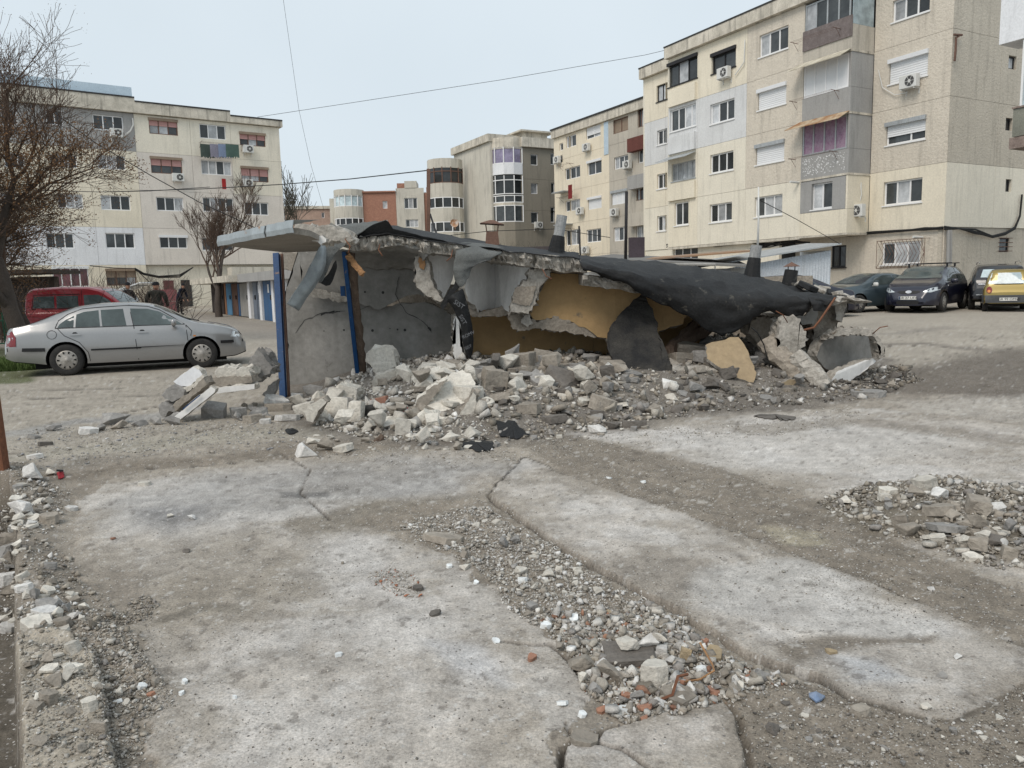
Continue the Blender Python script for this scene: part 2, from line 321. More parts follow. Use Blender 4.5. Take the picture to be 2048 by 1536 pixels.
def ground_mat(name, peb):
    m = M(name, (1, 1, 1), (.82, .81, .8), sc=9, sc2=110, fine=.34, amt=.4, bump=0, attr=True, rough=.95, spec=.15)
    n = m.node_tree.nodes; l = m.node_tree.links; p = n['Principled BSDF']; g = n['Geometry'] if 'Geometry' in n else [q for q in n if q.type == 'NEW_GEOMETRY'][0]
    src = p.inputs['Base Color'].links[0].from_socket
    vo = n.new('ShaderNodeTexVoronoi'); vo.inputs['Scale'].default_value = 85; l.new(g.outputs['Position'], vo.inputs['Vector'])
    # sparse pale and dark grit: only some cells, only their middles
    sp = n.new('ShaderNodeSeparateColor'); l.new(vo.outputs['Color'], sp.inputs[0])
    gt = n.new('ShaderNodeMath'); gt.operation = 'GREATER_THAN'; gt.inputs[1].default_value = 1-peb; l.new(sp.outputs[0], gt.inputs[0])
    lt = n.new('ShaderNodeMath'); lt.operation = 'LESS_THAN'; lt.inputs[1].default_value = .42; l.new(vo.outputs['Distance'], lt.inputs[0])
    mm = n.new('ShaderNodeMath'); mm.operation = 'MULTIPLY'; l.new(gt.outputs[0], mm.inputs[0]); l.new(lt.outputs[0], mm.inputs[1])
    cr = n.new('ShaderNodeValToRGB'); cr.color_ramp.elements[0].color = (.12, .11, .1, 1); cr.color_ramp.elements[1].color = (.6, .58, .55, 1); l.new(sp.outputs[1], cr.inputs[0])
    mx = n.new('ShaderNodeMix'); mx.data_type = 'RGBA'; l.new(mm.outputs[0], mx.inputs[0]); l.new(src, mx.inputs[6]); l.new(cr.outputs[0], mx.inputs[7]); l.new(mx.outputs[2], p.inputs['Base Color'])
    nz = n.new('ShaderNodeTexNoise'); nz.inputs['Scale'].default_value = 38; nz.inputs['Detail'].default_value = 7; nz.inputs['Roughness'].default_value = .7; l.new(g.outputs['Position'], nz.inputs['Vector'])
    ad = n.new('ShaderNodeMath'); ad.operation = 'MULTIPLY_ADD'; l.new(mm.outputs[0], ad.inputs[0]); ad.inputs[1].default_value = .5; l.new(nz.outputs['Fac'], ad.inputs[2])
    b = n.new('ShaderNodeBump'); b.inputs['Strength'].default_value = .8; b.inputs['Distance'].default_value = .014; l.new(ad.outputs[0], b.inputs['Height']); l.new(b.outputs[0], p.inputs['Normal'])
    return m
M_ground = ground_mat('trodden_dirt', .16); M_slab = ground_mat('worn_concrete_floor', .07)
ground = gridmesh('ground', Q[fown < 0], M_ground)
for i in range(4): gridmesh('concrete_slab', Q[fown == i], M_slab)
# height lookup for things that stand on the ground
def gz(x, y):
    x = float(x); y = float(y); t = x/y
    j = np.searchsorted(YR, y)-1; k = np.searchsorted(XT, t)-1; j = min(max(j, 0), nr-2); k = min(max(k, 0), nc-2)
    return float(np.mean([Z[idx[j, k]], Z[idx[j+1, k]], Z[idx[j, k+1]], Z[idx[j+1, k+1]]]))
def gzv(x, y):
    j = np.clip(np.searchsorted(YR, y)-1, 0, nr-2); k = np.clip(np.searchsorted(XT, x/y)-1, 0, nc-2); return Z[idx[j, k]]
def hit(px, py):                                # ground point under a pixel including heaps
    P = gnd(px, py)
    for _ in range(4): P = gnd(px, py, gz(P[0], P[1])-float(rise(P[1])))
    P[2] = gz(P[0], P[1]); return P
# ============================================================= BUILDINGS
class Fac:
    def __init__(s, p0, ang):
        s.p = np.array([p0[0], p0[1], 0.]); a = math.radians(ang); s.u = np.array([math.sin(a), math.cos(a), 0]); n = np.array([-s.u[1], s.u[0], 0])
        s.n = -n if n@s.p > 0 else n
    def px(s, x, y, d=0):
        r = ray(x, y); q = s.p+s.n*d; P = EYE+((q-EYE)@s.n)/(r@s.n)*r; return (P-s.p)@s.u, P[2]
    def pt(s, u, z, d=0): q = s.p+s.u*u+s.n*d; return (q[0], q[1], z)
    def rect(s, x0, y0, x1, y1, d=0):
        a = s.px(x0, y0, d); b = s.px(x1, y1, d); return (min(a[0], b[0]), max(a[0], b[0]), min(a[1], b[1]), max(a[1], b[1]))
def fbox(mb, f, u0, u1, z0, z1, d0, d1):
    return mb.hexa([f.pt(u0, z0, d1), f.pt(u1, z0, d1), f.pt(u1, z0, d0), f.pt(u0, z0, d0), f.pt(u0, z1, d1), f.pt(u1, z1, d1), f.pt(u1, z1, d0), f.pt(u0, z1, d0)])
def panel(f, u0, u1, z0, z1, holes, d=0, mat=None, par=None, name='wall_panel', gap=.007, th=.2):
    u0 += gap; u1 -= gap; z0 += gap; z1 -= gap
    hs = [(max(a, u0), min(b, u1), max(c, z0), min(e, z1)) for a, b, c, e in holes if b > u0+.02 and a < u1-.02 and e > z0+.02 and c < z1-.02]
    us = sorted({u0, u1} | {h[0] for h in hs} | {h[1] for h in hs}); zs = sorted({z0, z1} | {h[2] for h in hs} | {h[3] for h in hs}); mb = MB()
    def q(a, b, c, e): mb.quad(f.pt(a, c, d), f.pt(b, c, d), f.pt(b, e, d), f.pt(a, e, d))
    for i in range(len(us)-1):
        for j in range(len(zs)-1):
            um, zm = (us[i]+us[i+1])/2, (zs[j]+zs[j+1])/2
            if not any(h[0] < um < h[1] and h[2] < zm < h[3] for h in hs): q(us[i], us[i+1], zs[j], zs[j+1])
    for (a, b, c, e) in hs+[(u0, u1, z0, z1)]:
        for (p, r) in (((a, c), (b, c)), ((b, c), (b, e)), ((b, e), (a, e)), ((a, e), (a, c))):
            mb.quad(f.pt(*p, d), f.pt(*r, d), f.pt(*r, d-th), f.pt(*p, d-th))
    return mb.build(name, mat, par, fixn=False)
# plaster
def plaster(name, col, k=.86, rough_b=.25, bsc=30, streak=.4, **kw):
    return M(name, col, tuple(c*k for c in col), sc=.7, sc2=14, fine=.1, amt=.5, bump=rough_b, bsc=bsc, streak=streak, scol=tuple(c*.45 for c in col), rough=.92, **kw)
def relief(m, dist):
    for q in m.node_tree.nodes:
        if q.type == 'BUMP': q.inputs['Distance'].default_value = dist
    return m
M_cream = plaster('cream_plaster', (.76, .71, .60)); M_yellow = plaster('yellow_cream_plaster', (.77, .705, .575)); M_paleblue = plaster('pale_blue_plaster', (.66, .665, .665))
M_rough = plaster('rough_roughcast_beige', (.65, .59, .50), .84, .9, 9, .5); M_rough2 = plaster('rough_roughcast_grey_beige', (.54, .49, .41), .82, .9, 9, .6)
relief(M_rough, .05); relief(M_rough2, .05)
M_pink = plaster('pinkish_cream_plaster', (.68, .63, .57)); M_white = plaster('white_plaster', (.76, .77, .79)); M_greyp = plaster('bare_grey_render', (.36, .355, .345), .8)
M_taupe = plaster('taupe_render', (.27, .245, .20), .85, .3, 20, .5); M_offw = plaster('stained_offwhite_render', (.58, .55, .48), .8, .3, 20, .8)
M_peach = plaster('peach_cream_plaster', (.76, .68, .54)); M_beige = plaster('beige_roughcast', (.50, .46, .395), .82, .8, 9, .6)
M_cornice = M('weathered_cornice', (.66, .61, .52), (.40, .37, .31), sc=1.5, amt=.35, streak=.8, scol=(.07, .065, .06), bump=.3)
M_joint = M('mortar_joint_grey', (.30, .27, .24), bump=.5); M_core = M('dark_core', (.05, .05, .05), bump=0, fine=0)
M_roofdark = M('tar_roof_edge', (.05, .05, .05), bump=.2); M_pvc = M('white_pvc', (.80, .80, .80), (.74, .74, .74), fine=.03, bump=0, rough=.45)
M_brownf = M('brown_wood_frame', (.17, .10, .075), bump=.1); M_black = M('black_painted_metal', (.025, .024, .026), bump=.1, rough=.6)
M_shut = M('white_roller_shutter', (.72, .73, .74), (.66, .67, .68), fine=.04, bump=0, rough=.6); M_shutpink = M('faded_pink_shutter', (.47, .26, .24), (.52, .33, .31), fine=.08, bump=0)
M_shutbr = M('tan_brown_shutter', (.31, .24, .18), fine=.1, bump=0); M_brickred = M('red_brick_wall', (.36, .19, .135), (.28, .14, .10), sc=4, fine=.25, sc2=8, bump=.3)
M_tin = M('galvanised_tin', (.45, .47, .48), (.30, .32, .33), sc=2, metal=.3, rough=.5, streak=.4); M_tinblue = M('pale_blue_tin', (.50, .60, .68), (.40, .5, .58), rough=.5, metal=.1)
M_fan = M('fan_recess', (.09, .09, .09), bump=0); M_acw = M('aircon_casing', (.66, .66, .64), (.55, .55, .52), rough=.5, bump=0, fine=.05); M_cable = M('black_cable', (.02, .02, .02), bump=0, fine=0, rough=.6)
M_purple = M('lilac_curtain', (.27, .16, .24), (.40, .34, .39), sc=6, bump=.1); M_redcl = M('maroon_cloth', (.22, .03, .03), bump=.1)
def glassm(name, col, rnd=.5, r=.06):
    m = M(name, col, tuple(min(1, c*1.9+.01) for c in col), sc=.8, amt=.4, sc2=3, fine=.25, rough=r, bump=.0, spec=.5, rnd=rnd)
    n = m.node_tree.nodes; l = m.node_tree.links; g = [q for q in n if q.type == 'NEW_GEOMETRY'][0]; z = n.new('ShaderNodeTexNoise'); z.inputs['Scale'].default_value = .9; l.new(g.outputs['Position'], z.inputs['Vector'])
    b = n.new('ShaderNodeBump'); b.inputs['Strength'].default_value = .12; b.inputs['Distance'].default_value = .1; l.new(z.outputs['Fac'], b.inputs['Height']); l.new(b.outputs[0], n['Principled BSDF'].inputs['Normal']); return m
M_glass = glassm('window_glass', (.03, .034, .036)); M_glasscurt = glassm('curtained_window_glass', (.30, .31, .32), .3); M_glassred = glassm('glass_before_red_curtain', (.10, .035, .04)); M_glasslilac = glassm('glass_before_lilac_curtain', (.19, .17, .25), .2); M_glasspale = glassm('painted_reflection_glass', (.30, .36, .38), .2)  # last glass: pale reflection is put into the base colour, gloss unchanged
def window(f, r, d=0, n=3, par=None, style='pvc', glass=None, fr=.07, rec=.14, shut=None, shutfrac=1., sill=True, split=None, box=None):
    u0, u1, z0, z1 = r; fm = {'pvc': M_pvc, 'brown': M_brownf, 'black': M_black, 'tin': M_tin}[style]; dd = d-rec; mb = MB()
    fbox(mb, f, u0, u1, z0, z0+fr, dd-.03, dd+.03); fbox(mb, f, u0, u1, z1-fr, z1, dd-.03, dd+.03)
    cuts = split or [i/n for i in range(1, n)]; xs = [u0]+[u0+(u1-u0)*c for c in cuts]+[u1]
    fbox(mb, f, u0, u0+fr, z0+fr, z1-fr, dd-.03, dd+.03); fbox(mb, f, u1-fr, u1, z0+fr, z1-fr, dd-.03, dd+.03)
    for x in xs[1:-1]: fbox(mb, f, x-fr/2, x+fr/2, z0+fr, z1-fr, dd-.03, dd+.035)
    if sill: fbox(mb, f, u0-.05, u1+.05, z0-.06, z0-.004, d-rec-.02, d+.05)
    w = mb.build('window', fm, par)
    for i in range(len(xs)-1):
        pb = MB(); a, b = xs[i]+fr*.5, xs[i+1]-fr*.5; fbox(pb, f, a, b, z0+fr, z1-fr, dd-.015, dd-.002)
        gg = glass or (M_glasscurt if random.random() < .32 else M_glass); pb.build('pane', gg, w, world=True)
    if shut:
        sb = MB(); zt = z1-.12 if box else z1-.01; zb = z1-(z1-z0)*shutfrac; nsl = max(2, int((zt-zb)/.09))
        for k in range(nsl):
            a = zb+(zt-zb)*k/nsl; b = zb+(zt-zb)*(k+1)/nsl
            sb.add([f.pt(u0+.03, a, dd+.075), f.pt(u1-.03, a, dd+.075), f.pt(u1-.03, b-.01, dd+.06), f.pt(u0+.03, b-.01, dd+.06), f.pt(u1-.03, b, dd+.075), f.pt(u0+.03, b, dd+.075)], [(0, 1, 2, 3), (3, 2, 4, 5)])
        sb.build('shutter', shut, w, fixn=False)
        if split is None and n > 1:
            for x in xs[1:-1]: qb = MB(); fbox(qb, f, x-.03, x+.03, zb, zt, dd+.05, dd+.095); qb.build('shutter_rail', fm if shut is M_shut else M_brownf, w)
    if box:
        bb = MB(); fbox(bb, f, u0-.03, u1+.03, z1-.12, z1+.06, d-rec+.02, d+.1); bb.build('shutter_box', box, w)
    return w
def aircon(f, u, z, d, par, s=1., flip=0):
    mb = MB(); fbox(mb, f, u-.40*s, u+.40*s, z, z+.56*s, d+.12, d+.42); o = mb.build('air_conditioner', M_acw, par, bevel=.02)
    fb = MB(); c = np.array(f.pt(u+(.1 if not flip else -.1)*s, z+.28*s, d+.425)); n = 18
    def ring(r, dd): return [tuple(c+f.u*math.cos(2*math.pi*k/n)*r+np.array([0, 0, 1])*math.sin(2*math.pi*k/n)*r+f.n*dd) for k in range(n)]
    fb.add(ring(.22*s, .004), [tuple(range(n))]); fb.build('fan_opening', M_fan, o)
    gb = MB(); a = ring(.07*s, .012); gb.add(a, [tuple(range(n))])
    for k in range(0, n, 3):
        p = c+(f.u*math.cos(2*math.pi*k/n)+np.array([0, 0, 1])*math.sin(2*math.pi*k/n))*.22*s+f.n*.01; gb.bar(tuple(c+f.n*.01), tuple(p), .012)
    gb.build('fan_grille', M_acw, o); 
    for k in (-.3, .3): bb = MB(); fbox(bb, f, u+k*s-.02, u+k*s+.02, z-.05, z-.01, d, d+.4); fbox(bb, f, u+k*s-.02, u+k*s+.02, z-.25, z-.04, d, d+.03); bb.build('bracket', M_acw, o)
def wire(name, pts, r, par=None, mat=None, label=None, cat=None, n=4, group=None):
    mb = MB(); mb.tube(pts, r, n); o = mb.build(name, mat or M_cable, par, smooth=True)
    return tag(o, label, cat, group) if label else o
def sag(a, b, s, n=14): a = V3(a); b = V3(b); return [tuple(a+(b-a)*t-np.array([0, 0, s*4*t*(1-t)])) for t in np.linspace(0, 1, n)]
def brack(f, u, z, d, par, L=.9, out=.55):      # clothes-line bracket with lines
    mb = MB()
    for k in (0, L): mb.tube([f.pt(u+k, z, d), f.pt(u+k, z+.02, d+out)], .015, 4); mb.tube([f.pt(u+k, z-.35, d), f.pt(u+k, z, d+out*.6)], .012, 4)
    for q in (.2, .4, .55): mb.tube([f.pt(u, z+.02, d+q), f.pt(u+L, z+.02, d+q)], .006, 3)
    mb.build('clothes_line_bracket', M_brownf, par)
# ---------------------------------------------------------------- building A: the long block on the right
cA = at(1888, 455, 33.5); A = Fac(cA[:2], 151.6); Bf = Fac(cA[:2], 61.6)
LV = [3.5, 6.2, 8.9, 11.6, 14.35]; DA = 1.42
bA = thing('apartment_block', 'long four-storey-over-ground cream and roughcast block at right, nearest and tallest in the picture', 'building', (cA[0]+3, cA[1]+4, .2))
wins = []
def aw(x0, y0, x1, y1, d=DA, **k): r = A.rect(x1, y0, x0, y1, d); wins.append((r, d, k)); return r
# projecting section, far column of balcony windows, near column
aw(1336, 107, 1395, 176, style='black', n=3, box=M_black); aw(1423, 92, 1472, 149, style='black', n=2, box=M_black)
aw(1340, 205, 1392, 265, n=4, split=[.3, .55, .8]); aw(1420, 195, 1469, 250, n=3)
aw(1343, 318, 1391, 364, style='tin', n=5, glass=M_glasscurt); aw(1420, 300, 1467, 348, n=3)
aw(1349, 402, 1377, 452, n=2); aw(1419, 403, 1464, 446, n=3)
aw(1518, 49, 1577, 116, n=3); aw(1515, 165, 1573, 222, n=2, shut=M_shut, box=M_shut, split=[.4]); aw(1511, 280, 1569, 331, n=2, shut=M_shut, box=M_tin, split=[.6]); aw(1509, 387, 1565, 435, n=3)
aw(1339, 491, 1388, 530, n=3)
DB = DA+.05
aw(1622, 362, 1665, 420, d=DB, n=2, box=None)
# recessed left and right
aw(1313, 164, 1335, 205, d=0, style='black', n=2); aw(1314, 256, 1334, 291, d=0, n=2); aw(1314, 345, 1334, 379, d=0, n=2); aw(1314, 430, 1333, 463, d=0, n=2)
aw(1784, -25, 1861, 46, d=0, n=3); aw(1777, 100, 1857, 170, d=0, n=2, shut=M_shut, box=M_shut, split=[.6]); aw(1771, 232, 1852, 292, d=0, n=2, shut=M_shut, box=M_tin, shutfrac=.62, split=[.62]); aw(1766, 354, 1845, 412, d=0, n=3)
aw(1762, 481, 1840, 530, d=0, n=3); 
aw(1661, 490, 1691, 535, d=0, n=2, style='black')
HA = [w[0] for w in wins]
us_p = [-16.32, -13.8, -10.1, -6.42]; cols = [[M_yellow, M_cream, M_cream, M_yellow], [M_cream, M_cream, M_paleblue, M_yellow], [M_cream, M_rough, M_rough, M_rough]]
for b in range(3):
    for s in range(4):
        panel(A, us_p[b], us_p[b+1], LV[s], LV[s+1], [w[0] for w in wins if w[1] == DA], DA, cols[b][s] if not (b == 0 and s == 2) else M_paleblue, bA)
        if b == 0:
            mb = MB(); fbox(mb, A, us_p[0], us_p[0]+.03, LV[s]+.01, LV[s+1]-.01, 0, DA-.2); 
# recessed panels
for s in range(4):
    panel(A, -20.4, -18.3, LV[s], LV[s+1], [w[0] for w in wins if w[1] == 0], 0, [M_cream, M_yellow, M_paleblue, M_yellow][s], bA); panel(A, -18.3, -16.32, LV[s], LV[s+1], [w[0] for w in wins if w[1] == 0], 0, [M_cream, M_yellow, M_paleblue, M_yellow][s], bA)
    panel(A, -3.68, 0, LV[s], LV[s+1], [w[0] for w in wins if w[1] == 0], 0, [M_yellow, M_rough, M_rough, M_rough][s], bA)
    for k in range(2): panel(Bf, (.0, 3.55)[k], (3.55, 9.)[k], LV[s], LV[s+1], [Bf.rect(2012, 358, 2022, 384), Bf.rect(2018, 110, 2032, 140), Bf.rect(2012, 235, 2024, 262)], 0, [M_cream, M_rough2, M_rough2, M_rough2][s], bA)
panel(A, -20.4, -16.32, .1, 3.5, [w[0] for w in wins], -.05, M_cream, bA); panel(A, -16.32, -8, .1, 3.5, [w[0] for w in wins if w[1] == DA], DA-.3, M_cream, bA); panel(A, -8, 0, .1, 3.5, [w[0] for w in wins if w[1] == 0], -.06, M_rough, bA)
panel(Bf, 0, 9, .1, 3.5, [Bf.rect(2002, 475, 2020, 504)], -.06, M_rough2, bA)
# body behind
mb = MB(); fbox(mb, A, -20.38, -.3, .1, 14.3, -11, -.24); mb.build('building_core', M_core, bA)
mb = MB(); fbox(mb, A, -16.3, -6.5, 3.45, 14.3, -.2, DA-.24); mb.build('building_core', M_core, bA)
mb = MB(); fbox(mb, A, -16.3, -8.02, .1, 3.44, -.2, DA-.54); mb.build('building_core', M_core, bA)
for u in (-16.31, ):
    mb = MB(); fbox(mb, A, u-.06, u, 3.5, 14.3, .0, DA); mb.build('side_wall', M_cream, bA)
mb = MB(); fbox(mb, A, -20.5, -20.38, .1, 14.35, -11, 0); mb.build('side_wall', M_cream, bA)
# cornice / attic strip follows the facade steps
for (a, b, d, c) in ((-20.6, -16.4, 0, 14.36), (-16.4, -3.6, DA, 14.36), (-3.6, .25, 0, 14.36)):
    mb = MB(); fbox(mb, A, a, b, c, c+.62, -3, d+.28); mb.build('cornice', M_cornice, bA)
    mb = MB(); fbox(mb, A, a-.03, b+.03, c+.624, c+.70, -11, d+.31); mb.build('roof_edge', M_roofdark, bA)
mb = MB(); fbox(mb, Bf, -.2, 9, 14.36, 14.98, -11, .28); mb.build('cornice', M_cornice, bA)
# soffit strip under the projecting storeys
mb = MB(); fbox(mb, A, -16.3, -6.4, 3.36, 3.49, -.1, DA+.02); mb.build('floor_slab', M_cornice, bA)
# balconies stack between
U0, U1 = -6.40, -3.70; OUT = DA+.08
fl = [(M_yellow, M_greyp), (M_greyp, None), (M_greyp, None), (M_beige, None)]
for s in range(4):
    z0, z1 = LV[s], LV[s+1]; bt = A.px(1700, 300)[1]
    bal = MB(); fbox(bal, A, U0, U1, z0+.0, z0+1.08, OUT-.1, OUT); fbox(bal, A, U1-.1, U1, z0, z0+1.08, 0, OUT-.105); bo = bal.build('balcony', [M_yellow, M_greyp, M_greyp, M_beige][s], bA)
    sl = MB(); fbox(sl, A, U0-.02, U1+.03, z0-.1, z0-.005, 0, OUT+.03); sl.build('balcony_slab', M_cornice, bo)
    if s in (0, 1, 2):
        sd = MB(); fbox(sd, A, U1-.1, U1+.0, z0+1.09, z1-.11, 0, OUT-.0); sd.build('side_screen', [M_yellow, M_greyp, M_greyp][s], bo)
    if s == 0:
        wl = MB(); r = A.rect(1665, 362, 1622, 420, OUT); panel(A, U0, U1-.11, z0+1.09, z1-.11, [(r[0], r[1], r[2], r[3])], OUT, M_greyp, bo, name='infill_wall')
    else:
        n = [0, 4, 4, 4][s]; window(A, (U0+.05, U1-.15, z0+1.10, z1-.12), OUT, n=n, par=bo, style=['pvc', 'tin', 'pvc', 'tin'][s], glass=[None, M_purple, M_shut, None][s], rec=.06, sill=False, split=[.25, .5, .75] if s == 2 else None)
    if s == 3:
        sd = MB()
        for k in range(5):
            dd = .1+k*.28; fbox(sd, A, U1-.08, U1-.04, z0+1.09, z1-.11, dd, dd+.03)
        sd.build('side_frame', M_brownf, bo)
        rb = MB(); fbox(rb, A, U0-.02, U1+.02, z0+.55, z0+1.45, OUT+.01, OUT+.05); rb.build('rusty_railing_sheet', M('rust_brown_sheet', (.15, .125, .12), (.24, .205, .20), sc=5, streak=.5), bo)
        gp = MB(); fbox(gp, A, U1-.06, U1-.03, z0+1.1, z1-.12, .05, OUT-.05); gp.build('side_glass', M_glasspale, bo)
    if s in (1, 2):
        aw_ = MB(); aw_.hexa([A.pt(U0-.1, z1+.0, OUT+.05), A.pt(U1, z1+.0, OUT+.05), A.pt(U1, z1-.38, OUT+.75), A.pt(U0-.4, z1-.38, OUT+.75), A.pt(U0-.1, z1+.03, OUT+.05), A.pt(U1, z1+.03, OUT+.05), A.pt(U1, z1-.35, OUT+.75), A.pt(U0-.4, z1-.35, OUT+.75)])
        aw_.build('awning', M('rusty_tin_awning' if s == 1 else 'cream_tin_awning', (.50, .42, .30) if s == 1 else (.62, .58, .48), (.30, .16, .08) if s == 1 else (.4, .36, .28), sc=2, amt=.25), bo)
    if s: brack(A, U0-.3, z0+1.0, OUT+.02, bo, 2.4, .55)
    if s == 1:
        tb = MB()
        for k in range(160):
            u = random.uniform(U0+.1, U1-.2); z = z0+random.uniform(.12, .95); w = random.uniform(.02, .05); fbox(tb, A, u, u+w, z, z+random.uniform(.02, .06), OUT, OUT+.006)
        o = tb.build('mosaic_chips', M_pvc, bo); o['kind'] = 'stuff'
for r, d, k in wins:
    if r[0] > -8 and r[2] < 3.5 and d: continue
    window(A, r, d if not (r[2] < 3.3 and d > 0) else DA-.3, par=bA, **k)
for q in ((2012, 358, 2022, 384), (2018, 110, 2032, 140), (2012, 235, 2024, 262), (2002, 475, 2020, 504)): window(Bf, Bf.rect(*q), 0, n=1, par=bA, style='black', sill=False)
# balcony fronts built over the far column of the projecting section
for s, m in ((1, M_yellow), (2, M_paleblue), (3, M_yellow)):
    mb = MB(); fbox(mb, A, -16.2, -13.9, LV[s]+.0, LV[s]+.95, DA+.003, DA+.16); mb.build('balcony_front', m, bA)
mb = MB(); q = A.rect(1330, 300, 1391, 322, DA); mb.hexa([A.pt(-16.4, 8.75, DA+.05), A.pt(-13.9, 8.75, DA+.05), A.pt(-13.9, 8.45, DA+.8), A.pt(-16.6, 8.45, DA+.8), A.pt(-16.4, 8.78, DA+.05), A.pt(-13.9, 8.78, DA+.05), A.pt(-13.9, 8.48, DA+.8), A.pt(-16.6, 8.48, DA+.8)]); mb.build('awning', M_tin, bA)
for x, y, d in ((1455, 158, DA), (1826, 178, 0), (1720, 434, .6), (1333, 240, 0)):
    u, z = A.px(x, y, d); aircon(A, u, z, d, bA) if x not in (1333,) else None
# window grille bars on the ground-floor window
gr = MB(); r = A.rect(1850, 476, 1752, 537, .3)
for k in range(14): a = r[0]+(r[1]-r[0])*k/13; gr.tube([A.pt(a, r[2], .3), A.pt(min(a+.35, r[1]), (r[2]+r[3])/2, .3), A.pt(a, r[3], .3)], .012, 4)
for z in (r[2], r[3]): gr.tube([A.pt(r[0], z, .3), A.pt(r[1], z, .3)], .014, 4)
for a in (r[0], r[1]): gr.tube([A.pt(a, r[2], -.1), A.pt(a, r[2], .3), A.pt(a, r[3], .3), A.pt(a, r[3], -.1)], .014, 4)
gr.build('window_grille', M_brownf, bA)
gr = MB(); r = Bf.rect(2000, 476, 2022, 502, .05)
for k in range(4): z = r[2]+(r[3]-r[2])*k/3; gr.tube([Bf.pt(r[0]-.1, z, .05), Bf.pt(r[1]+.1, z, .05)], .015, 4)
gr.build('window_grille', M_brownf, bA)
# cable bundles under the overhang and lamps
cb = MB(); random.seed(3)
def fpts(f, l, d): return [f.pt(*f.px(x, y, d), d) for x, y in l]
for k in range(4):
    j = lambda: random.uniform(-3, 3)
    cb.tube(fpts(A, [(1333, 492+j()), (1350, 487+j()), (1375, 490+j()), (1400, 488+j()), (1430, 491+j()), (1470, 488+j()), (1500, 482+j()), (1530, 490+j()), (1560, 484+j()), (1600, 476+j())], DA-.25), .035, 5)
    cb.tube(fpts(A, [(1600, 474+j()), (1640, 472+j()), (1700, 470+j()), (1745, 466+j()), (1800, 462+j()), (1850, 458+j()), (1886, 455+j())], .08), .04, 5)
    cb.tube(fpts(Bf, [(1889, 456+j()), (1920, 457+j()), (1950, 464+j()*2), (1985, 470+j()*2), (2010, 468+j()), (2030, 455+j()), (2040, 430+j()), (2044, 390+j())], .1), .04, 5)
    cb.tube(fpts(A, [(1500, 500+j()), (1540, 492+j()), (1575, 486+j()*2), (1620, 484+j())], .02+DA-.3), .025, 4)
cb.build('cable_bundle', M_cable, bA)
cb = MB(); cb.tube(fpts(Bf, [(1921, 70), (1912, 76), (1911, 100), (1909, 122)], .12), .05, 5); cb.tube(fpts(Bf, [(1924, 70), (1908, 69)], .13), .05, 5); cb.build('vent_pipe', M_brownf, bA)
cb = MB(); cb.tube(fpts(Bf, [(1897, 460), (1896, 530)], .12), .07, 6); cb.tube(fpts(Bf, [(1902, 460), (1901, 530)], .12), .05, 6); cb.build('drain_pipe', M_greyp, bA)
for l_, d_, r_ in (([(1757, 140), (1765, 175), (1790, 190), (1815, 185)], .1, .02), ([(1490, 80), (1488, 125), (1470, 150)], DA+.1, .03), ([(1722, 365), (1723, 390), (1718, 410)], .6, .03)): cb = MB(); cb.tube(fpts(A, l_, d_), r_, 4); cb.build('loose_cable', M_acw, bA)
mb = MB(); 
for (x, y, f, d) in ((1845, 475, A, .05), (1598, 365, A, DA)):
    u, z = f.px(x, y, d); mb.tube([f.pt(u, z, d), f.pt(u-.1, z+.03, d+.5)], .06, 8)
mb.build('wall_lamp', M_acw, bA)
# ---------------------------------------------------------------- building E: next block along
cE = at(1190, 419, 62); E_ = Fac(cE[:2], 151.6); bE = thing('apartment_block', 'peach and beige block just behind the long right block, red balcony at its near end', 'building', (cE[0]+4, cE[1]+3, .5))
LE = [3.75, 6.42, 9.1, 11.78, 14.2-.55]; EW = []
def ew(x0, y0, x1, y1, **k): EW.append((E_.rect(x1, y0, x0, y1), k))
ew(1132, 267, 1152, 297, n=2); ew(1172, 247, 1201, 280, n=2, shut=M_shut, shutfrac=.7); ew(1130, 330, 1160, 361, n=3); ew(1175, 317, 1203, 352, n=2, box=M_shut); ew(1131, 397, 1160, 424, n=3); ew(1176, 392, 1203, 420, n=1, shut=M_shut, box=M_shut)
ew(1132, 457, 1161, 492, n=3); ew(1173, 456, 1202, 486, n=3)
ew(1226, 231, 1256, 269, n=2, style='brown', glass=M_shutbr); ew(1228, 308, 1256, 340, n=3); ew(1223, 378, 1255, 411, n=3, shut=M_shut, box=M_tin); ew(1227, 452, 1255, 483, n=3); ew(1272, 447, 1291, 478, n=2)
ew(1275, 208, 1292, 256, n=3, style='brown'); ew(1276, 287, 1292, 327, n=2); ew(1272, 365, 1292, 402, n=3, style='brown'); ew(1119, 285, 1126, 302, n=1); ew(1119, 310, 1125, 326, n=1)
for s in range(4):
    ub = [-6, -3.9, -.9+2.1, 1.95, 4.9, 6.9]; ub = [-6, -3.6, 1.95, 4.75, 7.2]
    for b in range(4): panel(E_, ub[b], ub[b+1], LE[s], LE[s+1], [w[0] for w in EW], 0 if b != 3 else .0, [M_peach, M_peach, M_beige, M_beige][b], bE)
panel(E_, -6, 1.95, .3, 3.75, [w[0] for w in EW], 0, M_peach, bE); panel(E_, 1.95, 7.2, .3, 3.75, [w[0] for w in EW], 0, M_beige, bE)
for r, k in EW: window(E_, r, 0, par=bE, sill=False, **k)
mb = MB(); fbox(mb, E_, -5.98, 7.18, .3, 13.6, -10, -.24); mb.build('building_core', M_core, bE)
mb = MB(); fbox(mb, E_, -6.1, 7.3, 13.66, 14.3, -10, .22); mb.build('cornice', M_cornice, bE); mb = MB(); fbox(mb, E_, -6.12, 7.3, 14.304, 14.42, -10.1, .3); mb.build('roof_edge', M_roofdark, bE)
mb = MB(); fbox(mb, E_, 1.35, 1.9, 11.2, 13.6, .002, .05); mb.build('blue_insulation_strip', M_tinblue, bE)
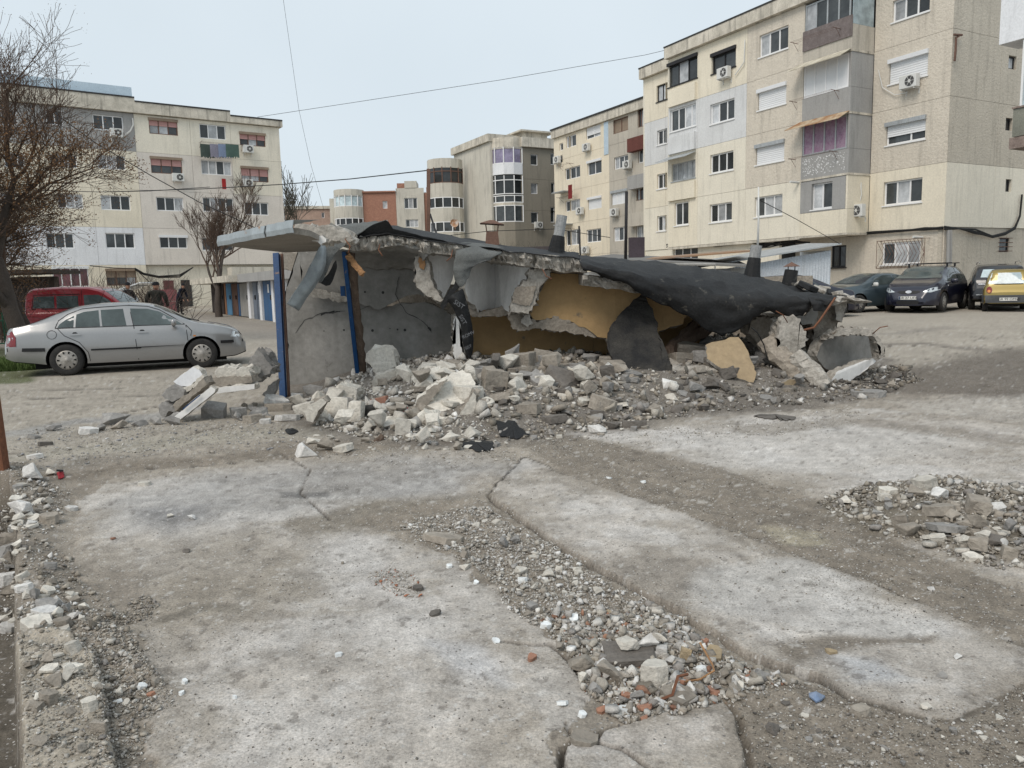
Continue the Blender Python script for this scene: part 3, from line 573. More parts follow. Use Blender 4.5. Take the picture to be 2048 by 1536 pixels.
for z, m in ((11.0, M('oxblood_parapet', (.15, .055, .045))), (8.35, M_greyp), (5.7, M_beige)):
    mb = MB(); fbox(mb, E_, 4.85, 6.9, z-.2, z+.75, .004, .5); mb.build('balcony_front', m, bE)
for x, y in ((1178, 297), (1176, 502), (1260, 332), (1234, 427), (1165, 424), (1119, 322)):
    u, z = E_.px(x, y); aircon(E_, u, z-.2, 0, bE)
for u, z in ((-4.6, 8.6), (-4.6, 6.0), (-4.6, 11.2)): brack(E_, u, z, 0, bE, 1.6, .7)
mb = MB(); fbox(mb, E_, -5, -3.2, 9.0, 9.06, .0, .9); fbox(mb, E_, -5, -3.2, 6.35, 6.41, .0, .8); mb.build('balcony_hood', M_tin, bE)
o = MB(); u, z = E_.px(1155, 378); fbox(o, E_, u-.25, u+.3, z-.8, z+.3, .72, .75); tag(o.build('hanging_cloth', M_redcl), 'small dark red cloth hung out below a window of the peach block', 'laundry')
# ---------------------------------------------------------------- building D: grey block with round bays
cD = at(980, 300, 73); Dl = Fac(cD[:2], 151.6); Dr = Fac(at(1047, 320, 73)[:2], 61.6); bD = thing('apartment_block', 'grey and off-white block with rounded corner bays standing in the middle distance', 'building', (cD[0]+1, cD[1]+5, .6))
def curved(cx, cy, r, a0, a1, z0, z1, n, mat, par, name, ri=.15):
    mb = MB()
    for k in range(n):
        a, b = [math.radians(a0+(a1-a0)*(k+q)/n) for q in (0, 1)]; P = lambda t, rr, z: (cx+rr*math.cos(t), cy+rr*math.sin(t), z)
        mb.hexa([P(a, r, z0), P(b, r, z0), P(b, r-ri, z0), P(a, r-ri, z0), P(a, r, z1), P(b, r, z1), P(b, r-ri, z1), P(a, r-ri, z1)])
    return mb.build(name, mat, par, smooth=False)
def bay(cx, cy, r, a0, a1, par, specs, n=8):
    for (z0, z1, kind, mat, fm) in specs:
        if kind == 'wall': curved(cx, cy, r, a0, a1, z0, z1, n, mat, par, 'bay_wall')
        else:
            w = curved(cx, cy, r-.06, a0, a1, z0, z1, n, mat, par, 'bay_window', .05); mb = MB()
            for k in range(n+1):
                a = math.radians(a0+(a1-a0)*k/n); p = (cx+(r-.03)*math.cos(a), cy+(r-.03)*math.sin(a)); mb.bar((p[0], p[1], z0), (p[0], p[1], z1), .09)
            mb.build('mullion', fm, w)
            for z in (z0, (z1-.45 if kind == 'win2' else z1-.08)): curved(cx, cy, r, a0, a1, z, z+.08, n, fm, w, 'rail', .1)
def zD(y, x=1015): return at(x, y, 72)[2]
def xD(x, Y): return at(x, 300, Y)[0]
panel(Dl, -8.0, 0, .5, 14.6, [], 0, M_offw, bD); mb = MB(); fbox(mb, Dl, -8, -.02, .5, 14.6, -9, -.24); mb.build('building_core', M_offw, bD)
mb = MB(); fbox(mb, Dl, -8.2, .1, 14.62, 15.3, -9, .25); mb.build('cornice', M_cornice, bD)
panel(Dl, -14.5, -8.0, .5, 13.6, [], -4, M_offw, bD)
cx, cy = xD(1015, 73.5), 74.2
bay(cx, cy, 1.85, 170, 375, bD, [(zD(295), zD(272), 'wall', M_cornice, 0), (zD(325), zD(292), 'win', M_glasslilac, M_pvc), (zD(347), zD(325), 'wall', M_white, 0), (zD(387), zD(349), 'win2', M_glass, M_pvc), (zD(404), zD(389), 'win', M_glass, M_pvc), (zD(409), zD(404), 'wall', M_cornice, 0), (zD(443), zD(409), 'win', M_glass, M_pvc), (1.0, zD(443), 'wall', M_taupe, 0)], 7)
cx2, cy2 = xD(888, 77), 77.5
bay(cx2, cy2, 1.75, 150, 350, bD, [(zD(322, 888), zD(302, 888), 'wall', M_offw, 0), (zD(354, 888), zD(320, 888), 'win2', M_glass, M_brownf), (zD(384, 888), zD(354, 888), 'wall', M_offw, 0), (zD(407, 888), zD(384, 888), 'win', M_glass, M_pvc), (zD(436, 888), zD(407, 888), 'wall', M_offw, 0), (zD(458, 888), zD(436, 888), 'win', M_glass, M_pvc), (1.0, zD(458, 888), 'wall', M_offw, 0)], 7)
DW = [Dr.rect(1061, 308, 1076, 331), Dr.rect(1062, 366, 1076, 388), Dr.rect(1062, 424, 1077, 447), Dr.rect(1101, 306, 1110, 330), Dr.rect(1102, 365, 1110, 388), Dr.rect(1101, 414, 1110, 445)]
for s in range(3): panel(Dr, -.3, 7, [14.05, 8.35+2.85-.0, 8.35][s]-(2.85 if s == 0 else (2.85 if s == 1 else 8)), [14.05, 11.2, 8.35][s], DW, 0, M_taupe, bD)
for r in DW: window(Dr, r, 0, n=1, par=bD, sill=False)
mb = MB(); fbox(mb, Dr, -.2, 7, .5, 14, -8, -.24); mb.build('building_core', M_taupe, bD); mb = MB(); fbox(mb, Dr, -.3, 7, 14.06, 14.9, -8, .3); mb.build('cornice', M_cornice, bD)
mb = MB(); fbox(mb, Dr, .6, 3.2, 14.92, 15.6, -4, -1); fbox(mb, Dr, .1, 3.8, 15.604, 15.75, -4.5, -.5); mb.build('roof_hut', M_cornice, bD)
u, z = Dr.px(1074, 450); aircon(Dr, u, z-.3, 0, bD); 
mb = MB(); p = at(909, 446, 71.0); mb.lathe([(0, .06), (.22, .03), (.38, -.06)], 18, 1, tuple(p)); mb.tube([tuple(p), (p[0], p[1]+.6, p[2]-.5)], .05, 5); mb.build('satellite_dish', M('dish_rusty_white', (.6, .55, .5), (.4, .22, .12), sc=2, amt=.2), bD)
# ---------------------------------------------------------------- brick block far behind
bF = thing('apartment_block', 'red brick and off-white block farthest back, left of the grey block', 'building', (-20+10, 95, .7))
YF = 92
def zF(y, x=760): return at(x, y, YF)[2]
def xF(x): return at(x, 400, YF)[0]
FB = Fac((xF(725), YF), 88); fr = lambda x0, y0, x1, y1: FB.rect(x0, y0, x1, y1)
FW_ = [fr(765, 402, 775, 417), fr(766, 440, 776, 450), fr(665+143, 396, 835, 417), fr(811, 439, 837, 454)]
panel(FB, FB.px(724, 400)[0], FB.px(792, 400)[0], .6, zF(385), FW_, 0, M_brickred, bF); panel(FB, FB.px(792, 400)[0], FB.px(848, 400)[0], .6, zF(377), FW_, 0, M_offw, bF)
for i, r in enumerate(FW_): window(FB, r, 0, n=1 if i < 2 else 3, par=bF, sill=False)
mb = MB(); fbox(mb, FB, FB.px(724, 400)[0], FB.px(880, 400)[0], .6, zF(387), -9, -.24); mb.build('building_core', M_brickred, bF)
mb = MB(); fbox(mb, FB, FB.px(724, 400)[0], FB.px(791, 400)[0], zF(385)+.01, zF(382), -9, .2); mb.build('cornice', M_brickred, bF)
mb = MB(); fbox(mb, FB, FB.px(810, 400)[0], FB.px(834, 400)[0], zF(377)+.01, zF(363), -3, .05); fbox(mb, FB, FB.px(848, 400)[0], FB.px(862, 400)[0], .6, zF(385), -3, -.5); mb.build('parapet_tower', M_offw, bF)
mb = MB(); fbox(mb, FB, FB.px(794, 400)[0], FB.px(809, 400)[0], zF(377)+.01, zF(366), -4, -.5); fbox(mb, FB, FB.px(852, 400)[0], FB.px(870, 400)[0], zF(385), zF(374), -4, -1); mb.build('chimney', M_brickred, bF)
bay(xF(697), YF+.4, 1.75, 165, 365, bF, [(zF(393), zF(379), 'wall', M_offw, 0), (zF(413), zF(391), 'win', M_glasspale, M_pvc), (zF(436), zF(413), 'wall', M_offw, 0), (zF(450), zF(436), 'win', M_glass, M_pvc), (1.0, zF(450), 'wall', M_offw, 0)], 8)
mb = MB(); fbox(mb, FB, FB.px(657, 400)[0], FB.px(676, 400)[0], .6, zF(394), -6, -.5); mb.build('side_wall', M_offw, bF)
bG = thing('apartment_block', 'low distant pink-beige block seen in the gap above the canopy', 'building', (-26, 104, .7))
G_ = Fac(at(632, 430, 104)[:2], 80); w_ = [G_.rect(643, 425, 649, 436)]; panel(G_, -4, 5, .5, at(640, 418, 104)[2], w_, 0, M('faded_brick', (.42, .30, .24)), bG)
window(G_, w_[0], 0, n=1, par=bG, sill=False); mb = MB(); fbox(mb, G_, -4, 5, .5, at(640, 418, 104)[2]-.1, -8, -.24); mb.build('building_core', M_offw, bG); mb = MB(); fbox(mb, G_, -4.2, 5.2, at(640, 418, 104)[2]+.01, at(640, 412, 104)[2], -8, .2); mb.build('roof', M_cornice, bG)
# ---------------------------------------------------------------- building C: left block
cC = at(350, 528, 57); Cc = Fac(cC[:2], 55.3); bC = thing('apartment_block', 'cream and white block on the left with pink shutters on its upper storeys', 'building', (cC[0], cC[1]+5, .45))
Lc = [3.55, 6.15, 8.8, 11.42, 14.0]; CW = []
def cw(x0, y0, x1, y1, **k): CW.append((Cc.rect(x0, y0, x1, y1), k))
Zc = lambda X, Y: (X/3.338, 160+Y/3.338)
def cwz(a, b, c, e, **k): cw(*Zc(a, b), *Zc(c, e), **k)
cwz(615, 225, 828, 345); cwz(645, 495, 842, 603); cwz(668, 765, 876, 873); cwz(700, 1020, 905, 1125)
cwz(990, 255, 1190, 373, style='brown', shut=M_shutpink, shutfrac=.45, box=M_shutbr); cwz(1003, 513, 1220, 632, style='brown', shut=M_shutpink, shutfrac=.5, box=M_shutbr); cwz(1040, 778, 1230, 878); cwz(1062, 1040, 1255, 1125, box=M_shut)
cwz(1328, 288, 1512, 402); cwz(1340, 530, 1550, 640, n=4); cwz(1350, 780, 1565, 885, n=4); cwz(1345, 1050, 1560, 1140)
cwz(1597, 348, 1775, 448, style='brown', shut=M_shutpink, shutfrac=.5, box=M_shutbr); cwz(1607, 578, 1795, 685, style='brown', shut=M_shutpink, shutfrac=.6, box=M_shutbr); cwz(1630, 812, 1797, 905)
cwz(345, 1250, 600, 1380, n=4, glass=M_glassred, box=M_shut); cwz(705, 1265, 915, 1370, style='brown', shut=M_shutbr, shutfrac=.5, box=M_shutbr)
cwz(300, 190, 425, 305, n=2); cwz(0, 190, 120, 305, n=2); cwz(0, 750, 110, 870, n=2); cwz(330, 490, 520, 590); cwz(300, 1020, 500, 1125); cwz(-260, 200, -100, 300); cwz(-260, 480, -100, 580); cwz(20, 480, 170, 590); cwz(380, 755, 560, 860); cwz(0, 1010, 150, 1110)
CWr = [w[0] for w in CW]
uE = Cc.px(558, 260)[0]; uA = Cc.px(275, 330)[0]; uB = Cc.px(180, 330)[0]; uD = Cc.px(465, 330)[0]; uM = Cc.px(385, 330)[0]
ubs = [-16, -11, -7.6, uB, uA, uM, uD, uE]
mats = [[M_white, M_yellow, M_yellow, M_greyp], [M_white, M_yellow, M_yellow, M_greyp], [M_white, M_yellow, M_yellow, M_greyp], [M_white, M_yellow, M_yellow, M_greyp], [M_pink, M_pink, M_pink, M_cream], [M_pink, M_pink, M_pink, M_cream], [M_pink, M_pink, M_cream, M_cream]]
for b in range(7):
    for s in range(4): panel(Cc, ubs[b], ubs[b+1], Lc[s], Lc[s+1], CWr, 0, mats[b][s], bC)
    panel(Cc, ubs[b], ubs[b+1], .2, Lc[0], CWr, -.0 if b < 4 else -.35, M_yellow if b < 4 else M_cream, bC)
for r, k in CW: window(Cc, r, 0, par=bC, **{**dict(n=3, sill=False), **k})
mb = MB(); fbox(mb, Cc, -16, uE-.02, .2, 13.95, -10, -.4); mb.build('building_core', M_core, bC); mb = MB(); fbox(mb, Cc, uE-.1, uE+.02, .2, 13.9, -10, -.21); mb.build('side_wall', M_cream, bC)
for a, b, dz in ((-16, uA+.1, .25), (uA+.1, uD+.0, 0), (uD, uE+.2, -.3)):
    mb = MB(); fbox(mb, Cc, a, b, 14.03+(dz if dz > 0 else 0)*0, 14.75+dz, -9, .3); mb.build('cornice', M_cornice, bC); mb = MB(); fbox(mb, Cc, a, b, 14.754+dz, 14.85+dz, -9.1, .34); mb.build('roof_edge', M_roofdark, bC)
mb = MB(); fbox(mb, Cc, -16, uA+.0, 15.12, 15.75, -.2, .1); mb.build('tin_parapet', M_tinblue, bC)
for X, Y in ((775, 385), (1185, 680), (1650, 490), (1645, 715)):
    u, z = Cc.px(*Zc(X, Y)); aircon(Cc, u, z, 0, bC)
brack(Cc, Cc.px(*Zc(1330, 420))[0], Cc.px(*Zc(1330, 420))[1], 0, bC, 3, .9)
# laundry on the fourth-floor lines
for i, (x, c, l) in enumerate(((1330, (.06, .08, .07), 'dark green'), (1395, (.25, .24, .3), 'mauve grey'), (1450, (.2, .25, .36), 'blue'), (1500, (.08, .13, .11), 'bottle green'))):
    u, z = Cc.px(*Zc(x, 425), .9); mb = MB(); n = 6
    for k in range(n):
        a = u+.95*k/n+.05; b = u+.95*(k+1)/n+.05; dz = .1*math.sin(k*1.3)
        mb.hexa([Cc.pt(a, z-.95+dz, .9+.04*math.sin(k)), Cc.pt(b, z-.92-dz, .9+.04*math.sin(k+1)), Cc.pt(b, z-.92-dz, .92+.04*math.sin(k+1)), Cc.pt(a, z-.95+dz, .92+.04*math.sin(k)), Cc.pt(a, z, .9), Cc.pt(b, z, .9), Cc.pt(b, z, .915), Cc.pt(a, z, .915)])
    tag(mb.build('towel', M('laundry_cloth', c, bump=.2)), l+' cloth on the clothes line above the second-highest windows of the left block', 'laundry', 'washing on the lines of the left block')
u, z = Cc.px(*Zc(1490, 650), .5); mb = MB(); fbox(mb, Cc, u-.12, u+.16, z-.85, z-.1, .5, .56); tag(mb.build('hanging_cloth', M('bright_red_cloth', (.36, .03, .03))), 'bright red cloth hanging below the glazed balcony of the left block', 'laundry', 'washing on the lines of the left block')
# entrance, dark doorway and hatch on the ground floor
mb = MB(); q = Cc.rect(*Zc(1212, 1335), *Zc(1295, 1505)); fbox(mb, Cc, q[0], q[1], .3, q[3], -.34, -.3); mb.build('doorway', M_core, bC)
mb = MB(); q = Cc.rect(*Zc(1095, 1338), *Zc(1168, 1400)); fbox(mb, Cc, q[0], q[1], q[2], q[3], -.34, -.27); mb.build('metal_hatch', M('maroon_paint', (.17, .07, .075)), bC)
mb = MB(); 
for k in range(3):
    mb.tube(fpts(Cc, [Zc(900, 1255+k*6), Zc(960, 1290+k*5), Zc(1060, 1310+k*5), Zc(1200, 1300+k*8), Zc(1290, 1250)], .3), .035, 4); mb.tube(fpts(Cc, [Zc(600, 1240), Zc(760, 1255), Zc(900, 1258), Zc(1020, 1370)], .3+.1*k), .03, 4)
mb.build('cable_bundle', M_cable, bC)
cb = MB(); cb.tube(fpts(Cc, [Zc(885, 255), Zc(890, 300), Zc(870, 340), Zc(825, 375)], .1), .05, 5); cb.build('loose_cable', M_acw, bC)
# sliver of a further block at the right edge with a glazed balcony
bH = thing('apartment_block', 'glazed white balcony and grey wall of a nearer block cut by the right edge', 'building', (19.9, 28.4, .2))
Hf = Fac(at(2040, 300, 28)[:2], 151.6)
zH = lambda y, x=2044: Hf.px(x, y)[1]
mb = MB(); fbox(mb, Hf, -.9, 3.5, zH(78), zH(-60), -1.2, .05); mb.build('balcony_front', M_white, bH)
window(Hf, (-.1, 3.4, zH(215), zH(80)), .03, n=5, par=bH, glass=M_glasspale, rec=.06, sill=False)
mb = MB(); fbox(mb, Hf, -.22, 3.5, zH(272), zH(217), -.1, .15); mb.build('balcony_front', M('greenish_glass_panel', (.23, .23, .19), rough=.3), bH); mb = MB(); fbox(mb, Hf, -.28, 3.5, zH(296), zH(274), -1.2, .2); fbox(mb, Hf, -.25, 3.5, zH(217)+.01, zH(213), .0, .2); mb.build('balcony_slab', M('rusty_slab_edge', (.3, .24, .21), (.1, .07, .06), sc=5), bH)
mb = MB(); fbox(mb, Hf, -.0+.15, 3.5, .2, zH(300), -1.4, -.9); mb.build('side_wall', M_greyp, bH); mb = MB(); fbox(mb, Hf, .2, 3.5, zH(272), zH(-60)-.1, -1.3, -.15); mb.build('building_core', M_core, bH)
# ============================================================= THE COLLAPSED GARAGES
M_greywall = M('garage_grey_plaster', (.30, .292, .275), (.19, .184, .17), sc=1.3, sc2=9, fine=.16, amt=.3, bump=.35, bsc=18, streak=.35, scol=(.12, .115, .10), spots=((.14, .13, .12), 2.2, .66))
M_whitewall = M('garage_whitewash', (.80, .79, .77), (.64, .63, .61), sc=2, sc2=12, fine=.08, bump=.2, bsc=20, streak=.2)
M_orange = M('ochre_wall_paint', (.43, .285, .14), (.345, .235, .12), sc=1.6, sc2=10, fine=.1, amt=.45, bump=.3, bsc=20, spots=((.2, .165, .12), 2.6, .64))
M_tanpl = M('tan_wall_paint', (.33, .25, .155), (.26, .20, .13), sc=2, sc2=12, fine=.15, bump=.4, bsc=20, spots=((.17, .15, .12), 4, .66)); M_raw = M('broken_concrete', (.46, .43, .385), (.25, .23, .2), sc=7, sc2=30, fine=.3, amt=.35, bump=1., bsc=22, spots=((.16, .13, .10), 6, .62))
M_rawb = M('brown_broken_masonry', (.34, .30, .25), (.20, .17, .14), sc=8, sc2=26, fine=.3, bump=1., bsc=20)
M_felt = M('slate_grey_mineral_felt', (.145, .15, .145), (.085, .09, .087), sc=3, sc2=90, fine=.4, bump=.6, bsc=120, rough=.9)
M_feltb = M('black_roofing_felt', (.012, .0125, .0135), (.022, .022, .022), sc=1.8, sc2=40, fine=.35, bump=.6, bsc=24, rough=.66, spec=.3, spots=((.075, .07, .06), 3.2, .62))
M_feltd = M('dusty_black_felt', (.016, .016, .017), (.06, .056, .048), sc=4.5, sc2=50, fine=.35, bump=.5, bsc=40, rough=.75, spots=((.28, .25, .16), 7, .73))
M_blue = M('chipped_blue_paint', (.006, .046, .135), (.010, .055, .155), sc2=20, fine=.2, rough=.5, bump=.2, spots=((.22, .15, .11), 11, .64))
M_wood = M('weathered_wood', (.16, .115, .085), (.09, .06, .045), sc=5, sc2=30, fine=.3, bump=.7, bsc=40, stretch=(6, 6, 1), spots=((.3, .27, .24), 12, .66))
M_woodo = M('split_orange_wood', (.34, .19, .09), (.2, .11, .06), sc=6, bump=.4); M_zinc = M('bent_zinc_sheet', (.34, .375, .39), (.22, .245, .26), sc=4, sc2=14, fine=.15, metal=.35, rough=.48, bump=.2)
M_zincr = M('rusting_zinc_sheet', (.40, .44, .46), (.27, .30, .31), sc=3, sc2=12, fine=.15, metal=.25, rough=.5, bump=.2, spots=((.36, .19, .08), 3.5, .62)); M_rust = M('rust', (.20, .085, .045), (.10, .05, .035), sc=9, bump=.4)
M_soffit = M('dusty_soffit', (.30, .27, .23), (.19, .17, .145), sc=1.6, amt=.4, bump=.3)
def mid(a, b, t): return tuple(a[i]+(b[i]-a[i])*t for i in range(len(a)))
def rough_poly(pts, amp, sub, seed):            # pixel outline -> denser ragged outline (z component = depth kept)
    out = []; rs = random.Random(seed)
    for i in range(len(pts)):
        a = pts[i]; b = pts[(i+1) % len(pts)]; L = math.hypot(b[0]-a[0], b[1]-a[1]); n = max(1, int(L/sub)); out.append(tuple(a))
        for k in range(1, n):
            q = list(mid(a, b, k/n)); q[0] += rs.gauss(0, amp); q[1] += rs.gauss(0, amp); out.append(tuple(q))
    return out
def plate(name, px, Y, thick, front, side, par, tilt=0, rough=1.6, sub=9, seed=1, back=None, bump=.015, slant=0, label=None):
    """px outline at depth Y (+tilt*(row) +slant*(col)), real thickness pushed away from the viewer side"""
    pts = [(p[0], p[1], (p[2] if len(p) > 2 else Y+tilt*(p[1]-px[0][1])+slant*(p[0]-px[0][0]))) for p in px]
    rp = rough_poly(pts, rough, sub, seed); P = [at(*p) for p in rp]; n = len(P); c = np.mean(P, axis=0)
    nn = np.zeros(3)
    for i in range(n): nn += np.cross(P[i]-c, P[(i+1) % n]-c)
    nn /= np.linalg.norm(nn)
    if nn@(c-EYE) < 0: nn = -nn
    bm = bmesh.new(); rs = random.Random(seed+5); f = [bm.verts.new(p) for p in P]
    face = bm.faces.new(f); tri = bmesh.ops.triangulate(bm, faces=[face])['faces']
    m_ = max(2, int(thick/.05)) if thick > .05 else 1; prev = f; sides = []
    for k in range(1, m_+1):
        ring = []
        for i, p in enumerate(P):
            j = thick*.13 if k < m_ or thick > .1 else 0; inw = (c-p)/max(np.linalg.norm(c-p), 1e-6)
            q = p+nn*thick*k/m_+np.array([rs.gauss(0, 1), rs.gauss(0, 1), rs.gauss(0, 1)])*j*.35-inw*j*(rs.random()*.9-.3); ring.append(bm.verts.new(q))
        for i in range(n): sides.append(bm.faces.new((prev[i], prev[(i+1) % n], ring[(i+1) % n], ring[i])))
        prev = ring
    try: bf = bm.faces.new(prev[::-1]); bmesh.ops.triangulate(bm, faces=[bf])
    except Exception: pass
    for x in sides: x.material_index = 1
    bmesh.ops.recalc_face_normals(bm, faces=bm.faces)
    off = wroot(par) if par is not None else np.zeros(3)
    for v in bm.verts: v.co -= Vector(off)
    me = bpy.data.meshes.new(name); bm.to_mesh(me); bm.free(); me.materials.append(front); me.materials.append(side)
    o = bpy.data.objects.new(name, me); COL.objects.link(o)
    if par is not None: o.parent = par
    if label: o['label'] = label
    return o
def sheet(name, rows, mat, par, thick=.012, n=8, noise=.012, seed=3, nu=None, edge=0):
    """rows: polylines of (px,py,Y) with equal counts; smooth grid with real thickness"""
    R = np.array([[at(*p) for p in r] for r in rows]); a, b = R.shape[:2]
    def cat(Pn, k):
        m = len(Pn); out = []
        for i in range(m-1):
            p0, p1, p2, p3 = Pn[max(i-1, 0)], Pn[i], Pn[i+1], Pn[min(i+2, m-1)]
            for t in np.arange(k)/k: out.append(.5*((2*p1)+(-p0+p2)*t+(2*p0-5*p1+4*p2-p3)*t*t+(-p0+3*p1-3*p2+p3)*t**3))
        out.append(Pn[-1]); return np.array(out)
    G = np.array([cat(r, n) for r in R]); G = np.swapaxes(np.array([cat(G[:, j], n) for j in range(G.shape[1])]), 0, 1)
    h, w = G.shape[:2]; gu = np.gradient(G, axis=1); gv = np.gradient(G, axis=0); N = np.cross(gu, gv); N /= np.linalg.norm(N, axis=2, keepdims=True)+1e-9
    if (N*(G-EYE)).sum() < 0: N = -N
    for i in range(h):
        for j in range(w): q_ = Vector(G[i, j]); G[i, j] += N[i, j]*noise*(1.3*mnoise.noise(q_*4+Vector((seed, 0, 0)))+1.6*(.5-abs(mnoise.noise(Vector((q_.x*5+q_.z*3, q_.y*4, q_.z*2.2+seed)))*2))+.7*mnoise.noise(q_*13)+.9*(.3-abs(mnoise.noise(Vector((q_.x*2.2-q_.z*6, q_.z*9+seed, q_.y*3)))))*2)
    if edge:
        rs = random.Random(seed)
        for j in range(w): G[-1, j] += np.array([rs.gauss(0, edge), 0, rs.gauss(0, edge)]); G[0, j] += np.array([0, 0, rs.gauss(0, edge*.3)])
    v = list(G.reshape(-1, 3))+list((G+N*thick).reshape(-1, 3)); K = h*w; f = []
    for i in range(h-1):
        for j in range(w-1): q = i*w+j; f += [(q, q+1, q+w+1, q+w), (q+K, q+w+K, q+w+1+K, q+1+K)]
    for j in range(w-1): f += [(j, j+K, j+1+K, j+1), ((h-1)*w+j, (h-1)*w+j+1, (h-1)*w+j+1+K, (h-1)*w+j+K)]
    for i in range(h-1): f += [(i*w, (i+1)*w, (i+1)*w+K, i*w+K), (i*w+w-1, i*w+w-1+K, (i+1)*w+w-1+K, (i+1)*w+w-1)]
    mb = MB(); mb.add(v, f); return mb.build(name, mat, par, smooth=True, fixn=False)
def roughbar(name, a, b, w, h, mat, par, n=10, amp=.012, seed=1, taper=1.):
    a = np.array(a); b = np.array(b); d = (b-a)/np.linalg.norm(b-a); u = np.array([0, 1., 0]) if abs(d[1]) < .9 else np.array([1., 0, 0]); x = np.cross(d, u); x /= np.linalg.norm(x); y = np.cross(x, d); rs = random.Random(seed)
    mb = MB(); vs = []; fs = []; m = 8
    for i in range(n+1):
        t = i/n; k = 1+(taper-1)*t
        for j in range(m):
            an = 2*math.pi*(j+.5)/m; cx_ = max(-1, min(1, math.cos(an)*1.35)); cy_ = max(-1, min(1, math.sin(an)*1.35)); p = a+(b-a)*t+(x*cx_*w/2+y*cy_*h/2)*k+np.array([rs.gauss(0, amp), rs.gauss(0, amp), rs.gauss(0, amp)]); vs.append(p)
    for i in range(n):
        for j in range(m): q = i*m+j; r = i*m+(j+1) % m; fs.append((q, r, r+m, q+m))
    fs += [tuple(range(m))[::-1], tuple(n*m+j for j in range(m))]; mb.add(vs, fs); return mb.build(name, mat, par)
RU = thing('collapsed_garage', 'half-demolished row of concrete garages with torn roofing felt and opened ochre rooms', 'ruined garage', (.5, 12, 0))
p = plate
# back rooms: walls, partition and rear so that the inside is really enclosed
W1 = p('partition_wall', [(592, 500), (586, 545), (571, 590), (563, 625), (567, 660), (578, 690), (573, 720), (577, 760), (573, 812), (640, 815), (760, 800), (932, 790), (930, 735), (905, 716), (908, 690), (903, 660), (905, 632), (880, 616), (850, 604), (800, 607), (770, 614), (740, 600), (700, 590), (690, 520), (640, 500)], 11.9, .16, M_greywall, M_raw, RU, rough=2.2, seed=2)
p('broken_wall_shell', [(600, 505), (603, 560), (628, 586), (660, 590), (697, 603), (730, 612), (762, 619), (776, 610), (790, 603), (812, 592), (838, 588), (850, 594), (845, 560), (842, 515), (800, 495), (700, 500)], 11.72, .06, M_greywall, M_raw, RU, rough=1.6, seed=3)
sheet('cracked_ceiling', [[(700, 497, 10.5), (745, 496, 10.5), (790, 490, 10.5), (835, 500, 10.5), (850, 515, 10.5)], [(700, 510, 11.1), (745, 510, 11.1), (790, 508, 11.1), (830, 512, 11.1), (846, 530, 11.0)], [(695, 535, 11.6), (745, 538, 11.6), (790, 540, 11.6), (825, 540, 11.5), (840, 556, 11.4)]], M_greywall, RU, thick=.05, noise=.02)
p('plaster_patch', [(590, 575), (640, 578), (688, 590), (700, 600), (690, 604), (640, 596), (600, 588)], 11.66, .03, M_raw, M_raw, RU, rough=1.4, sub=6, seed=5)
# cracks: thin dark gaps sunk in the plaster
def crack(px, Y, w, par, seed=1):
    rs = random.Random(seed); mb = MB(); P = [(x+rs.gauss(0, 1.2), y+rs.gauss(0, 1.2)) for x, y in [mid(px[i], px[i+1], k/4) for i in range(len(px)-1) for k in range(4)]+[px[-1]]]
    for i in range(len(P)-1):
        ww = w*(.4+rs.random()); a = at(*P[i], Y); b = at(*P[i+1], Y); mb.hexa([a+(0, 0, -ww), b+(0, 0, -ww), b+(0, .03, -ww), a+(0, .03, -ww), a+(0, 0, ww), b+(0, 0, ww), b+(0, .03, ww), a+(0, .03, ww)])
    return mb.build('crack', M_core, par)
for i, (c, w) in enumerate(([[(590, 668), (610, 640), (640, 628), (690, 622)], .004], [[(640, 628), (680, 623)], .012], [[(795, 555), (792, 590), (810, 625), (845, 640), (862, 662)], .004], [[(855, 650), (862, 664)], .02], [[(700, 625), (740, 612)], .004])): crack(c, 11.895 if i not in (2,) else 11.7, w, RU, i)
for i, (x, y) in enumerate(((648, 662), (688, 660), (745, 661), (780, 657), (795, 659), (766, 585), (792, 532), (730, 584), (810, 660))):
    mb = MB(); c = at(x, y, 11.9 if y > 620 else 11.71); mb.lathe([(0, -.004), (.009+.007*(i % 3), -.004), (.006, .03)], 7, 1, tuple(c)); mb.build('hole', M_core, RU)
# lower ochre wall, broken wall end between the rooms, upper ochre wall
p('ochre_wall', [(925, 625), (930, 700), (928, 800), (1240, 800), (1400, 800), (1400, 640), (1350, 600), (1230, 600), (1050, 610)], 11.95, .15, M_orange, M_raw, RU, rough=1.2, seed=7)
p('wall_end', [(907, 640), (912, 632), (922, 640), (924, 680), (926, 720), (931, 745), (920, 742), (908, 730), (906, 700), (909, 670)], 11.2, .6, M_whitewall, M_raw, RU, rough=2.2, sub=5, seed=8)
p('upper_ochre_wall', [(1098, 545), (1150, 548), (1200, 553), (1262, 563), (1292, 580), (1330, 598), (1376, 630), (1366, 648), (1340, 654), (1318, 662), (1290, 712), (1225, 700), (1213, 676), (1195, 674), (1170, 655), (1140, 642), (1106, 636), (1085, 640), (1068, 640), (1060, 628), (1075, 590)], 11.15, .12, M_orange, M_rawb, RU, tilt=-.0015, rough=1.6, seed=9)
p('broken_masonry_edge', [(1018, 634), (1030, 628), (1055, 630), (1072, 645), (1090, 640), (1106, 634), (1125, 640), (1140, 640), (1160, 648), (1178, 660), (1196, 671), (1190, 676), (1160, 668), (1125, 663), (1095, 660), (1070, 656), (1050, 662), (1025, 658)], 11.0, .25, M_rawb, M_rawb, RU, rough=2, sub=5, seed=10)
p('broken_masonry_edge', [(1045, 628), (1060, 630), (1066, 648), (1056, 655), (1042, 645)], 10.9, .15, M_raw, M_raw, RU, rough=1.5, sub=5, seed=11)
crack([(1185, 665), (1187, 700), (1180, 715)], 11.94, .006, RU, 9)
